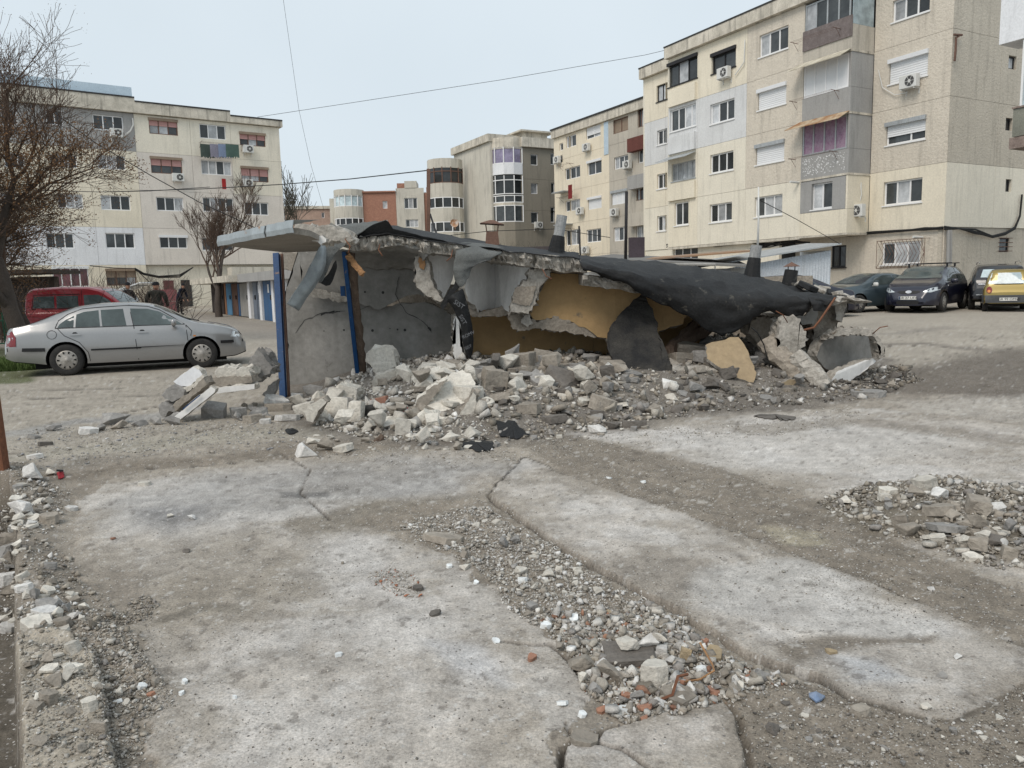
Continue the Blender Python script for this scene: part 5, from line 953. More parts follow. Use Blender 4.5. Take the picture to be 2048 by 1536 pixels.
# maroon sheet gates leaning by the entrance
t = thing('sheet_gate', 'maroon sheet-iron gate leaf of two panels leaning near the doorway', 'gate', tuple(gnd(330, 626)))
Yg = 44
for i, (y0, y1) in enumerate(((579, 602), (603, 627))):
    P = [at(305+i*2+(0 if i else 0), y0, Yg), at(352+i*3, y0, Yg), at(355+i*3, y1, Yg), at(308+i*2, y1, Yg)]; mb = MB(); mb.prism(P, (0, .06, 0)); mb.build('sheet_panel', M('maroon_sheet_%d' % i, (.20, .075, .08), (.15, .06, .065)), t)
# rusty iron post at the left edge
pb = gnd(2, 955); t = thing('rusty_post', 'thick rust-brown iron post rising at the left edge of the picture', 'post', tuple(pb))
mb = MB(); mb.bar(pb+(0, 0, -.3), pb+(-.03, 0, .80), .13, .08, (0, 1, 0)); mb.build('post_base', M_rust, t); mb = MB(); mb.bar(pb+(-.045, 0, .80), pb+(-.07, 0, 1.12), .06, .05, (0, 1, 0)); mb.build('post_top', M_rust, t)
# green picket fence
M_green = M('green_fence_paint', (.03, .14, .08), (.05, .12, .07), rough=.6)
fc = thing('picket_fence', 'low green metal fence behind the tail of the silver car', 'fence', tuple(gnd(40, 690)))
P0, P1, P2 = gnd(-160, 712), gnd(12, 700), gnd(80, 655)
for A1_, B1_, n in ((P0, P1, 8), (P1, P2, 30)):
    for z in (.18, .78): mb = MB(); mb.bar(A1_+(0, 0, z), B1_+(0, 0, z), .03, .03); mb.build('rail', M_green, fc)
    for k in range(n+1): q = A1_+(B1_-A1_)*k/n; mb = MB(); mb.bar(q, q+(.02*math.sin(k*7), 0, .95+.05*math.sin(k*3.3)), .035, .012, (1, 0, 0)); mb.build('picket', M_green, fc)
# grass tuft by the fence
def grass(name, label, c, r, n, h, col, seed=1):
    rs = random.Random(seed); mb = MB()
    for k in range(n):
        a = rs.random()*6.28; q = r*math.sqrt(rs.random()); x = c[0]+q*math.cos(a)*1.3; y = c[1]+q*math.sin(a); z = gz(x, y); hh = h*(.4+rs.random()); dx, dy = rs.gauss(0, .35)*hh, rs.gauss(0, .35)*hh; w = .008+.008*rs.random(); b = rs.random()*3
        mb.add([(x-w*math.cos(b), y-w*math.sin(b), z), (x+w*math.cos(b), y+w*math.sin(b), z), (x+dx*.5+w*.7, y+dy*.5, z+hh*.6), (x+dx, y+dy, z+hh)], [(0, 1, 2), (0, 2, 3)])
    return tag(mb.build(name, M(name+'_leaf', col, tuple(c_*.6 for c_ in col), sc=8, rough=.8, bump=0), fixn=False), label, 'grass', kind='stuff')
grass('grass', 'green weeds and grass growing by the fence under the silver car tail', gnd(40, 735), .75, 5200, .17, (.085, .13, .035), 2)
# wires
def wr(label, pts, r, s=None): P = [at(*q) for q in pts]; 
wires = [('thin cable running down the sky past the roof gap on the left', [(566, -5, 18), (598, 220, 19), (622, 330, 20), (648, 420, 21)], .0035),
 ('long cable rising from the left block roof to the top of the long right block', [(515, 234, 52), (700, 206, 50), (1000, 160, 49), (1290, 110, 50), (1400, 84, 51)], .013),
 ('twisted cable from the left tree to the square post', [(200, 384, 26), (400, 378, 22), (560, 369, 20), (700, 358, 18), (853, 341, 16)], .011),
 ('black cable falling from the big tree across the left block', [(100, 220, 20), (190, 285, 20), (300, 350, 20), (400, 405, 20), (520, 460, 20)], .011),
 ('thin cable stretched across the left block at third-floor height', [(-5, 378, 30), (200, 384, 30), (300, 382, 30), (420, 374, 30)], .012),
 ('low cable behind the ruin passing the grey block', [(860, 475, 24), (980, 462, 24), (1110, 458, 24), (1220, 475, 24)], .01),
 ('thin cable from the aerial mast down to the tin shed roof', [(1519, 400, 22), (1590, 437, 24), (1680, 488, 28)], .012)]
for l, pts, r in wires:
    P = [at(*q) for q in pts]; D = []
    for i in range(len(P)-1): D += [P[i]+(P[i+1]-P[i])*k/6 for k in range(6)]
    mb = MB(); mb.tube(D+[P[-1]], r, 4); tag(mb.build('overhead_cable', M_cable, None, smooth=True), l, 'cable', 'overhead cables')
# ============================================================= RUBBLE
def hull(pts):
    bm = bmesh.new(); [bm.verts.new(p) for p in pts]; r = bmesh.ops.convex_hull(bm, input=bm.verts)
    bmesh.ops.delete(bm, geom=[v for v in bm.verts if not v.link_faces], context='VERTS'); bmesh.ops.dissolve_limit(bm, angle_limit=.12, verts=bm.verts, edges=bm.edges); return bm
def rockpts(kind, rs, n=None):
    P = []
    if kind == 'flat':
        n = n or 7; z = .5
        for k in range(n): a = 2*math.pi*(k+rs.random()*.7)/n; r = .38+.14*rs.random(); P += [(r*math.cos(a), r*math.sin(a), z), (r*1.02*math.cos(a)+rs.gauss(0, .03), r*math.sin(a)+rs.gauss(0, .03), -z)]
    elif kind == 'block':
        for sx in (-1, 1):
            for sy in (-1, 1):
                for sz in (-1, 1):
                    for k in range(2): P.append((sx*(.5-.14*rs.random()), sy*(.5-.16*rs.random()), sz*(.5-.14*rs.random())))
        P = P[:rs.choice((13, 14, 16))]
    else:
        for k in range(n or 11):
            v = Vector((rs.gauss(0, 1), rs.gauss(0, 1), rs.gauss(0, 1))).normalized()*(.34+.24*rs.random()); P.append(tuple(v))
    return P
def rockmesh(kind, seed, sz, detail=0, amp=.03):
    rs = random.Random(seed); bm = hull(rockpts(kind, rs))
    ex = [max(v.co[i] for v in bm.verts)-min(v.co[i] for v in bm.verts) for i in range(3)]
    for v in bm.verts: v.co = Vector([v.co[i]/max(ex[i], 1e-3)*sz[i] for i in range(3)])
    if detail:
        bmesh.ops.bevel(bm, geom=list(bm.edges), offset=min(sz)*.028, segments=1, affect='EDGES', clamp_overlap=True)
        bmesh.ops.triangulate(bm, faces=bm.faces)
        for _ in range(detail):
            L = max(sz)*.16; es = [e for e in bm.edges if e.calc_length() > L]
            if es: bmesh.ops.subdivide_edges(bm, edges=es, cuts=1); bmesh.ops.triangulate(bm, faces=bm.faces)
        m = (sum(sz)/3)
        for v in bm.verts:
            n = v.normal; q = v.co/m*2.3+Vector((seed, 0, 0)); v.co += n*m*amp*(mnoise.noise(q)+.6*mnoise.noise(q*2.7)+.3*mnoise.noise(q*6))
    bmesh.ops.recalc_face_normals(bm, faces=bm.faces); me = bpy.data.meshes.new('chunk'); bm.to_mesh(me); bm.free(); return me
def CM(name, c, c2, sp=None): return M(name, c, c2, sc=5, sc2=28, fine=.2, amt=.4, bump=.8, bsc=28, rnd=.16, spots=sp)
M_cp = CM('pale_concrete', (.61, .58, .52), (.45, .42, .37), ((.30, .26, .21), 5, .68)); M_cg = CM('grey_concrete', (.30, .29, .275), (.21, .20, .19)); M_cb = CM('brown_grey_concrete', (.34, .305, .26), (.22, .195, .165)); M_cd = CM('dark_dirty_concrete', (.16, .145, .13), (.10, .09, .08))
M_cw = CM('whitewashed_fragment', (.66, .65, .63), (.48, .46, .43), ((.35, .32, .28), 5, .66)); M_ct = CM('terracotta_shard', (.36, .185, .12), (.27, .15, .11)); M_co = CM('ochre_painted_fragment', (.36, .28, .175), (.28, .235, .17)); M_tile = M('glazed_white_tile', (.72, .74, .74), (.66, .68, .68), rough=.35, bump=.1, rnd=.08); M_blk = CM('tarry_fragment', (.035, .034, .033), (.06, .055, .05))
def chunk(x, y, w, h, kind, mat, label, seed=None, Y=None, name='concrete_chunk', cat='rubble', group=None, detail=2, dr=.8, rz=None, tilt=.12, sink=.12, mesh=None):
    P = at(x, y, Y) if Y else hit(x, y); k = P[1]/F_; W_, H_ = w*k, h*k; D_ = W_*dr
    if not Y: P[1] += D_*.3
    seed = seed if seed is not None else int(x*7+y*13) % 9973; rs = random.Random(seed)
    sz = (W_, D_, max(H_, .012)); me = mesh or rockmesh(kind, seed, sz, detail)
    if not me.materials: me.materials.append(mat)
    o = bpy.data.objects.new(name, me); COL.objects.link(o); o.rotation_euler = (rs.gauss(0, tilt), rs.gauss(0, tilt), rs.gauss(0, .5) if rz is None else rz)
    if mesh: o.scale = sz
    o.location = (P[0], P[1], P[2]+sz[2]*(.5-sink)); return tag(o, label, cat, group)
# --- named, distinctive pieces -------------------------------------------------
def pthing(name, label, cat, px, Y, th, f, s, **k): o = plate(name, px, Y, th, f, s, None, **k); return tag(o, label, cat)
BB = thing('fallen_pillar', 'largest white block of the heap, tilted, ribbed along its length', 'concrete block', tuple(gnd(895, 875)))
plate('pillar_face', [(838, 836), (862, 800), (893, 757), (905, 744), (925, 739), (941, 747), (951, 766), (946, 780), (928, 812), (905, 838), (890, 842), (860, 832)], 7.9, .3, M_cp, M_cp, BB, seed=61, rough=1.0, sub=8, tilt=-.006)
plate('pillar_foot', [(833, 838), (848, 822), (862, 828), (880, 838), (902, 840), (892, 852), (868, 862), (852, 862), (836, 850)], 7.65, .3, M_cp, M_cp, BB, seed=62, rough=1.4, sub=6)
plate('pillar_side', [(905, 842), (930, 812), (946, 784), (952, 800), (950, 832), (940, 842), (912, 856), (882, 862), (892, 852)], 7.85, .35, M_cp, M_cb, BB, seed=63, rough=1.4, sub=6)
plate('pillar_flange', [(834, 800), (868, 770), (893, 758), (862, 800), (838, 834), (828, 828), (832, 812)], 8.05, .25, M_cb, M_cp, BB, seed=64, rough=1.2, sub=6)
LT = thing('fallen_lintel', 'moulded lintel piece propped diagonally with a bright white plastered top', 'concrete block', tuple(gnd(350, 846)))
plate('lintel_cap', [(347, 763), (366, 748), (385, 734), (398, 739), (405, 749), (392, 762), (377, 773), (360, 772)], 8.75, .14, M_white, M_cp, LT, seed=65, rough=.9, sub=6)
plate('lintel_cap_edge', [(377, 773), (392, 761), (405, 749), (409, 754), (392, 772), (378, 782), (366, 784), (357, 776)], 8.72, .12, M_cp, M_cp, LT, seed=66, rough=1.2, sub=4)
plate('lintel_render', [(323, 790), (332, 780), (345, 770), (356, 774), (370, 780), (368, 790), (356, 798), (344, 804), (330, 798)], 8.7, .25, M_cg, M_cg, LT, seed=67, rough=1.1, sub=5)
plate('lintel_core', [(346, 810), (358, 799), (372, 790), (390, 774), (406, 756), (414, 769), (394, 785), (375, 802), (359, 815), (351, 823)], 8.66, .22, M_cb, M_cb, LT, seed=68, rough=.9, sub=6)
plate('lintel_lip', [(349, 833), (380, 808), (422, 773), (431, 779), (429, 785), (392, 815), (359, 840)], 8.6, .1, M_whitewall, M_cp, LT, seed=69, rough=.5, sub=9)
plate('lintel_foot', [(317, 813), (324, 804), (338, 808), (351, 817), (350, 826), (337, 822), (329, 835), (320, 829)], 8.68, .2, M_cg, M_cg, LT, seed=70, rough=1, sub=5)
mb = MB(); mb.bar(at(366, 818, 8.57), at(400, 790, 8.57), .015, .01); mb.build('blue_paint_line', M_blue, LT)
L2 = thing('fallen_lintel', 'moulded lintel piece lying level on grey stones beside the blue post', 'concrete block', tuple(gnd(465, 800)))
plate('lintel_cap', [(429, 744), (437, 736), (460, 735), (480, 739), (497, 739), (501, 747), (503, 754), (470, 755), (433, 755)], 9.35, .3, M_cp, M_cp, L2, seed=71, rough=1.2, sub=5)
plate('lintel_core', [(420, 756), (460, 754), (503, 754), (505, 765), (470, 768), (426, 773)], 9.3, .28, M_cb, M_cb, L2, seed=72, rough=.8, sub=6)
plate('lintel_lip', [(430, 776), (470, 772), (509, 768), (509, 778), (470, 783), (433, 787)], 9.25, .2, M_whitewall, M_cp, L2, seed=73, rough=.4, sub=9)
pthing('grey_boulder', 'dark grey pointed slab of concrete standing on edge left of the blue post', 'concrete block', [(491, 740), (500, 720), (514, 699), (522, 705), (530, 716), (545, 736), (540, 747), (526, 752), (515, 764), (507, 756)], 9.7, .35, M_cg, M_cg, seed=74, rough=1.0, sub=6)
pthing('grey_boulder', 'thin grey slab leaning against the foot of the left blue post', 'concrete block', [(524, 790), (540, 770), (556, 758), (552, 780), (540, 800)], 9.9, .1, M_cg, M_cg, seed=75, rough=1.0, sub=6)
pthing('concrete_block', 'square pale block highest on the heap before the dark grey wall', 'concrete block', [(734, 722), (737, 704), (742, 699), (758, 695), (777, 693), (787, 701), (790, 716), (793, 733), (775, 741), (753, 749), (745, 736)], 10.0, .3, M_cp, M_cp, seed=76, rough=.8, sub=7)
pthing('concrete_block', 'pale block with a rounded corner just below the highest square block', 'concrete block', [(745, 775), (744, 762), (752, 752), (775, 744), (812, 738), (800, 752), (788, 765), (790, 786), (770, 782), (756, 776)], 9.5, .3, M_cp, M_cp, seed=77, rough=.8, sub=7)
pthing('concrete_block', 'black tarred face of a block right under the highest square block', 'concrete block', [(790, 786), (786, 768), (800, 750), (818, 738), (836, 746), (834, 765), (820, 776), (800, 780)], 9.6, .2, M_blk, M_cb, seed=78, rough=1, sub=6)
pthing('concrete_block', 'pale wedge-shaped block at the foot of the wooden post', 'concrete block', [(663, 802), (670, 785), (679, 769), (700, 774), (713, 778), (712, 806), (700, 812), (682, 808)], 8.9, .3, M_cp, M_cp, seed=79, rough=.8, sub=7)
pthing('concrete_block', 'pale prism lying across two others in the front left of the heap', 'concrete block', [(608, 822), (622, 808), (645, 797), (653, 804), (636, 822), (626, 845), (614, 842)], 8.1, .2, M_cp, M_cb, seed=80, rough=.8, sub=6)
pthing('ochre_plate', 'thin tan plaster plate lying flat at the foot of the right-hand beams', 'plaster plate', [(1507, 800), (1520, 786), (1548, 774), (1575, 760), (1598, 757), (1585, 772), (1560, 786), (1535, 798)], 9.6, .06, M_co, M_cb, seed=81, rough=1., sub=6)
pthing('ochre_plate', 'smaller tan plaster plate tucked behind the flat one by the right-hand beams', 'plaster plate', [(1512, 780), (1530, 760), (1562, 750), (1572, 757), (1555, 768), (1530, 776)], 9.9, .05, M_co, M_cb, seed=82, rough=1., sub=6)
pthing('mosaic_fragment', 'rounded grey fragment set with white mosaic stones, below the ochre wall', 'mosaic fragment', [(972, 765), (976, 745), (990, 735), (1006, 734), (1015, 750), (1017, 765), (1012, 778), (990, 782)], 9.4, .12, M_cg, M_cg, seed=83, rough=.8, sub=6)
MF = bpy.data.objects['mosaic_fragment']; mb = MB()
for (x, y, rx, ry) in ((1004, 742, 9, 6), (1003, 762, 7, 12), (982, 768, 4, 10), (989, 744, 3, 4), (983, 752, 3, 3), (992, 755, 2.5, 3), (1012, 768, 3, 3), (977, 761, 2.5, 3), (996, 776, 3, 2.5), (988, 762, 2.5, 2.5)):
    k = 9.37/F_; c = at(x, y, 9.37); n = 9; a = [tuple(c+np.array([rx*k*math.cos(6.283*i/n), 0, ry*k*math.sin(6.283*i/n)])) for i in range(n)]; mb.prism(a, (0, .03, 0))
o = mb.build('mosaic_stones', M_cw, MF, world=False, bevel=.003); o['kind'] = 'stuff'
for i, (x, y, s_) in enumerate(((1028, 776, 1), (1160, 745, .8), (1145, 738, .7), (1205, 752, .8))):
    o = chunk(x, y+6, 34*s_, 26*s_, 'flat', M_cg, ['curved grey lump with small white stones right of the big mosaic piece', 'mosaic-dotted grey lump under the ochre wall, nearest the middle', 'small mosaic-dotted lump behind another under the ochre wall', 'mosaic-dotted plate beside the fallen black felt sheet'][i], seed=900+i, Y=9.5+.3*i, name='mosaic_fragment', cat='mosaic fragment')
LST = [
 (842, 891, 34, 36, 'rock', M_cp, 'round-ended pale stone tucked under the left toe of the largest block'), (901, 884, 42, 24, 'rock', M_cp, 'pale potato-shaped stone in front of the largest block'), (944, 878, 42, 27, 'rock', M_cp, 'tan-white stone just right of the potato-shaped one'),
 (606, 914, 50, 30, 'rock', M_cw, 'white five-sided rock standing alone on the floor left of the heap'), (650, 903, 38, 28, 'rock', M_cb, 'brown-grey rock touching the lone white five-sided rock'), (684, 903, 44, 13, 'flat', M_cp, 'flat pale slab lying right of the brown-grey rock'), (625, 888, 28, 14, 'rock', M_cp, 'small pale stone behind the lone white five-sided rock'),
 (1190, 868, 42, 24, 'rock', M_cw, 'white lumpy stone on the clear floor at the front right of the heap'), (1225, 860, 34, 22, 'rock', M_cd, 'dark wood-like lump right of the white lumpy stone'), (1268, 856, 50, 14, 'flat', M_cd, 'long dark sliver of board before the fallen black felt'),
 (680, 833, 52, 44, 'block', M_cp, 'big pale rounded block in the front left of the heap'), (712, 842, 30, 46, 'block', M_cp, 'upright pale block beside a tarred fragment'), (699, 826, 26, 34, 'block', M_cg, 'greyish upright block behind the upright pale one'), (651, 835, 32, 24, 'block', M_cp, 'grey-white block in the front left corner of the heap'),
 (775, 862, 34, 24, 'rock', M_cp, 'angular stone low in the front of the heap, left half'), (806, 872, 32, 34, 'block', M_cp, 'smooth pale cube at the front edge, left of the largest block'), (796, 858, 40, 18, 'flat', M_cp, 'broad wedge below the red and white scrap'), (818, 880, 22, 14, 'rock', M_cp, 'small bright stone at the very front of the heap'),
 (757, 823, 40, 14, 'flat', M_brickred, 'reddish brown slab fragment lying under the small rubble'), (740, 835, 30, 24, 'block', M_blk, 'tarred black fragment beside the upright pale block'), (990, 830, 50, 46, 'block', M_cb, 'brown-grey cube right of the largest block'),
 (1029, 822, 36, 24, 'block', M_cp, 'pale angular stone before the brown-grey cube'), (1095, 825, 36, 28, 'rock', M_cp, 'pale double-humped stone in the middle of the heap'), (1130, 830, 40, 26, 'rock', M_cg, 'smooth grey stone right of the double-humped one'), (1090, 775, 46, 40, 'block', M_cb, 'big brownish block below the ochre wall'),
 (1040, 752, 60, 38, 'block', M_cb, 'large flat-topped grey-brown block at the back of the heap'), (1057, 790, 34, 30, 'block', M_cb, 'shield-shaped grey block beneath the flat-topped one'), (960, 758, 50, 26, 'flat', M_cg, 'grey slab leaning behind the largest block'), (945, 765, 26, 22, 'rock', M_cw, 'white stone beside the leaning grey slab'),
 (1140, 690+62, 34, 22, 'block', M_cg, 'grey fragment at the foot of the ochre wall'), (1180, 735, 36, 24, 'rock', M_cg, 'rounded grey block near the black felt sheet'), (1215, 738, 36, 22, 'flat', M_cb, 'pair-topped grey plate by the black felt sheet'), (1174, 785, 34, 20, 'flat', M_co, 'ochre-painted fragment in the centre of the heap'), (1238, 770, 30, 36, 'flat', M_co, 'ochre and grey fragment touching the black felt sheet'), (1140, 803, 28, 12, 'flat', M_co, 'tan flat flake in the centre of the heap'),
 (1205, 832, 60, 30, 'flat', M_cb, 'long dusty slab sloping at the front centre of the heap'), (1060, 850, 46, 22, 'block', M_cb, 'rust-tipped beam end at the front centre of the heap'), (1110, 852, 60, 16, 'flat', M_cd, 'dark rough bar along the front centre of the heap'),
 (1328, 805, 32, 24, 'rock', M_cw, 'white cracked stone under the lower edge of the black sheet'), (1345, 812, 28, 16, 'rock', M_cp, 'small pale stone beside the white cracked one'), (1316, 832, 48, 26, 'rock', M_cb, 'brown flat-bottomed boulder in front of the black sheet'), (1355, 826, 32, 20, 'rock', M_cd, 'dark little boulder right of the brown one'),
 (1395, 768, 90, 34, 'block', M_cb, 'long grey block right of the black sheet'), (1368, 728, 60, 22, 'block', M_cb, 'grey block lying over the long grey block'), (1385, 712, 54, 18, 'flat', M_co, 'ochre-faced lump at the mouth of the dark gap'), (1385, 775, 22, 16, 'rock', M_cw, 'bright round stone below the long grey block'),
 (1520, 730, 32, 28, 'rock', M_cg, 'grey rounded block right of the fallen ochre plate'), (1500, 700, 20, 16, 'rock', M_cg, 'small grey block above the fallen ochre plate'), (1535, 765, 50, 30, 'flat', M_cg, 'grey slab behind the tan plates'), (1460, 790, 46, 20, 'flat', M_cd, 'dark flat plate in the right heap'), (1430, 800, 34, 20, 'rock', M_cd, 'dark stone in the right heap under the ochre plate'),
 (1740, 795, 70, 14, 'flat', M_cg, 'long grey tin-like flake at the right toe of the heap'), (1790, 760, 34, 18, 'rock', M_cd, 'dark stone right of the fallen wall slab'), (1760, 772, 30, 16, 'rock', M_cd, 'dark stone in front of the fallen wall slab'),
 (425, 836, 46, 30, 'block', M_cg, 'rounded grey block under the level lintel piece, left'), (476, 836, 30, 26, 'block', M_cg, 'grey block under the level lintel piece, middle'), (508, 838, 44, 26, 'rock', M_cg, 'ridged grey stone under the level lintel piece, right'), (503, 845, 40, 16, 'flat', M_cb, 'brown ochre stone in front of the ridged grey one'),
 (549, 812, 54, 18, 'flat', M_cw, 'white plastered plate tipped against the foot of the blue post'), (592, 800, 24, 14, 'flat', M_cw, 'small white plate right of the blue post'), (572, 842, 52, 12, 'flat', M_cw, 'white-topped brown plate lying on the floor before the post'), (529, 848, 26, 10, 'flat', M_cw, 'small white-topped plate left of the larger one'), (555, 822, 60, 14, 'flat', M_cb, 'grey-brown flat stone beyond the white plates'), (465, 780, 18, 12, 'block', M_cp, 'sunlit-looking pale cube seen under the level lintel'),
 (628, 790, 40, 26, 'rock', M_cg, 'grey boulder inside at the foot of the grey wall'), (655, 792, 30, 22, 'rock', M_cg, 'second grey boulder inside at the foot of the grey wall, right one'),
 (222, 850, 58, 24, 'rock', M_cg, 'biggest grey stone in the row straggling left'), (236, 858, 36, 18, 'rock', M_cb, 'pale-faced stone in front of the biggest of the row'), (275, 853, 32, 15, 'rock', M_cg, 'grey wedge in the row straggling left'), (310, 850, 30, 18, 'rock', M_cg, 'grey stone at the foot of the propped lintel, left'), (340, 852, 36, 20, 'rock', M_cg, 'grey stone at the foot of the propped lintel, right'), (106, 862, 30, 14, 'rock', M_cg, 'lone dark grey stone near the left end of the row'), (172, 868, 40, 13, 'flat', M_cw, 'white-topped flake left of the biggest grey stone'), (199, 862, 24, 16, 'rock', M_cg, 'small grey cube between flake and biggest stone'), (85, 892, 30, 8, 'flat', M_cd, 'dark flat flake on the street by the row'), (66, 878, 24, 8, 'flat', M_cg, 'flat grey flake nearest the left edge of the row'),
 (66, 918, 34, 9, 'flat', M_cw, 'thin white flake on the bare ground near the rusty post'), (287, 972, 26, 8, 'flat', M_cp, 'flat pale flake on the dark damp concrete at left'), (380, 1041, 20, 12, 'rock', M_cw, 'white chip on the blue-grey floor at left'), (140, 1022, 24, 9, 'flat', M_cw, 'long white chip right of the left rubble band'), (340, 1036, 14, 9, 'rock', M_cp, 'pale chip left of the white chip on the blue-grey floor'), (372, 1106, 18, 11, 'rock', M_cd, 'dark triangular stone alone on the dusty left slab'),
 (58, 960, 42, 34, 'rock', M_cw, 'bright round rock right of the rusty post foot'), (100, 952, 24, 16, 'rock', M_cp, 'small round pale rock by the red scrap'), (20, 995, 40, 30, 'rock', M_cw, 'white rock at the left edge below the rusty post'), (32, 1032, 56, 34, 'rock', M_cw, 'largest white rock in the left edge rubble'), (95, 1046, 40, 18, 'flat', M_cb, 'grey-brown flat rock right of the largest white rock'), (57, 1053, 26, 13, 'rock', M_cw, 'small white rock below the largest one at left'), (35, 1052, 26, 16, 'rock', M_cp, 'pale rock wedged beside the trench edge'), (14, 1100, 34, 36, 'block', M_cb, 'beige upright block at the trench edge'), (20, 1128, 34, 30, 'rock', M_cb, 'beige lower block at the trench edge'), (98, 1140, 26, 13, 'flat', M_cg, 'grey chip on the brown bank at left'), (102, 1168, 28, 16, 'rock', M_cb, 'two-faced stone on the brown bank at left'),
 (10, 1172, 38, 26, 'flat', M_cw, 'curled white plaster flake at the left edge'), (44, 1186, 36, 14, 'flat', M_cw, 'white flake right of the curled plaster'), (50, 1200, 36, 18, 'rock', M_cp, 'cream stone above the large grey one at left'), (78, 1226, 78, 32, 'rock', M_cg, 'large dark grey boulder near the trench corner'), (112, 1212, 24, 22, 'rock', M_cw, 'white stone on the right shoulder of the grey boulder'), (85, 1240, 54, 22, 'flat', M_cw, 'white plate sloping below the grey boulder'), (66, 1274, 76, 34, 'flat', M_cp, 'broad cream plate over the corner of the foundation'), (118, 1262, 40, 24, 'flat', M_cb, 'brown-grey plate right of the broad cream one'), (16, 1266, 42, 20, 'flat', M_cw, 'white-faced tile overhanging the trench'), (166, 1222, 22, 17, 'rock', M_cp, 'pale stone right of the grey boulder'), (145, 1206, 24, 12, 'rock', M_cb, 'brown stone between boulder and pale stone'), (148, 1236, 22, 12, 'rock', M_cw, 'white marked stone near the foundation corner'),
 (142, 1308, 32, 26, 'flat', M_cp, 'cream plate standing on the strip foundation'), (133, 1338, 20, 12, 'rock', M_cp, 'small stone on the foundation below the cream plate'), (98, 1380, 42, 22, 'rock', M_cb, 'brown rock lodged in the foundation edge'), (92, 1412, 40, 30, 'flat', M_cb, 'flat square stone set in the foundation'), (60, 1420, 30, 16, 'rock', M_cb, 'brown stone at the outer foundation edge'), (175, 1424, 36, 28, 'flat', M_cp, 'thin pale plate on the right rim of the foundation'), (196, 1464, 34, 24, 'block', M_cb, 'brown block in the right rim of the foundation'), (70, 1494, 44, 24, 'rock', M_cb, 'lowest brown rock on the foundation'), (140, 1346, 40, 14, 'flat', M_cp, 'pale flake across the foundation top'),
 (1255, 1312, 54, 30, 'rock', M_cp, 'off-white rounded stone, left one of a pair on the dark slab edge'), (1298, 1304, 44, 34, 'rock', M_cw, 'off-white rounded stone, right one of the pair on the dark slab edge'), (1313, 1300-2, 32, 18, 'rock', M_cp, 'cream stone just right of the rounded pair'), (1325, 1298-6, 22, 20, 'rock', M_cg, 'grey stone behind the rounded pair'), (1262, 1330, 112, 24, 'block', M_cd, 'dark horizontal slab edge carrying two rounded stones'), (1313, 1372, 64, 50, 'flat', M_cp, 'large tan triangular stone in the brick-strewn end'), (1231, 1358, 70, 50, 'rock', M_cb, 'brown lumpy mortar mass left of the triangular stone'), (1165, 1340, 70, 36, 'rock', M_cb, 'grey-brown mass at the left rim of the rubble strip'), (1325, 1318, 24, 30, 'block', M_cw, 'narrow white stone above the triangular one'), (1342, 1330, 24, 24, 'rock', M_cw, 'white cracked stone above the triangular one'), (1328, 1336-12, 26, 22, 'rock', M_cp, 'pale stone among the white ones'), (1375, 1362, 30, 22, 'rock', M_cb, 'olive-grey stone right of the triangular stone'), (1405, 1364, 36, 20, 'rock', M_cg, 'grey stone below the white tile shard'), (1455, 1358, 30, 26, 'rock', M_cb, 'brown angular stone in the right of the brick-strewn end'), (1520, 1362, 46, 24, 'rock', M_cg, 'grey bar-like stone at the right rim of the strip'), (1480, 1375, 26, 18, 'rock', M_cp, 'pale stone near the right rim of the strip'), (1372, 1322, 22, 32, 'block', M_co, 'tan timber offcut standing in the brick-strewn end'), (1192, 1390, 30, 32, 'rock', M_cg, 'grey speckled lump at the lower left of the strip'), (1278, 1404, 32, 26, 'rock', M_cg, 'grey stone low in the strip'), (1320, 1420, 34, 22, 'rock', M_cw, 'white long stone low in the strip'), (1165, 1372-6, 22, 22, 'rock', M_cp, 'pale chip at the lower left of the strip'), (1352, 1400-8, 22, 30, 'rock', M_cp, 'pale upright stone beside the rusty hoop'), (1360, 1412, 80, 22, 'flat', M_cb, 'long brown slab edge at the lower rim of the strip'),
 (1170, 1490, 66, 12, 'flat', M_cb, 'flat brown slab sunk in the dirt at bottom centre'), (1550, 1470, 36, 24, 'rock', M_cd, 'dark clod in the lower right dirt'), (1725, 1432, 38, 18, 'flat', M_cb, 'flat brown stone by the slab edge at lower right'), (1856, 1420, 26, 15, 'rock', M_cp, 'pale stone sitting on the right slab corner'), (1918, 1320, 20, 11, 'rock', M_cw, 'white stone alone on the right slab'), (1885, 1356, 26, 10, 'rock', M_cg, 'grey low stone on the right slab'), (1868, 1182, 18, 8, 'rock', M_cw, 'small white stone on the brown dirt band'), (1100, 1160-4, 30, 20, 'rock', M_cp, 'largest pale stone midway along the rubble strip'), (1040, 1155, 34, 26, 'rock', M_cp, 'pale twin-faced stone in the upper half of the strip'), (930, 1140, 26, 14, 'rock', M_cp, 'pale rock in the upper strip'), (885, 1088, 90, 14, 'flat', M_cb, 'sandy flat slab half sunk at the upper end of the strip'),
 (836, 1182, 26, 10, 'flat', M_cd, 'dark grey chip beside the brick crumbs on the slab'), (869, 1232, 26, 7, 'flat', M_cd, 'brown clod on the slab left of the strip')]
for i, q in enumerate(LST):
    o = chunk(*q[:6], q[6], seed=i+1, detail=2 if q[2] > 30 else 1, rz=random.Random(i).gauss(0, .25))
    if q[6].endswith('left toe of the largest block'): pass
    if 'of a pair' in q[6] or 'of the pair' in q[6] or 'rounded pair' in q[6]: o.location.z += .035; o.location.y -= .03
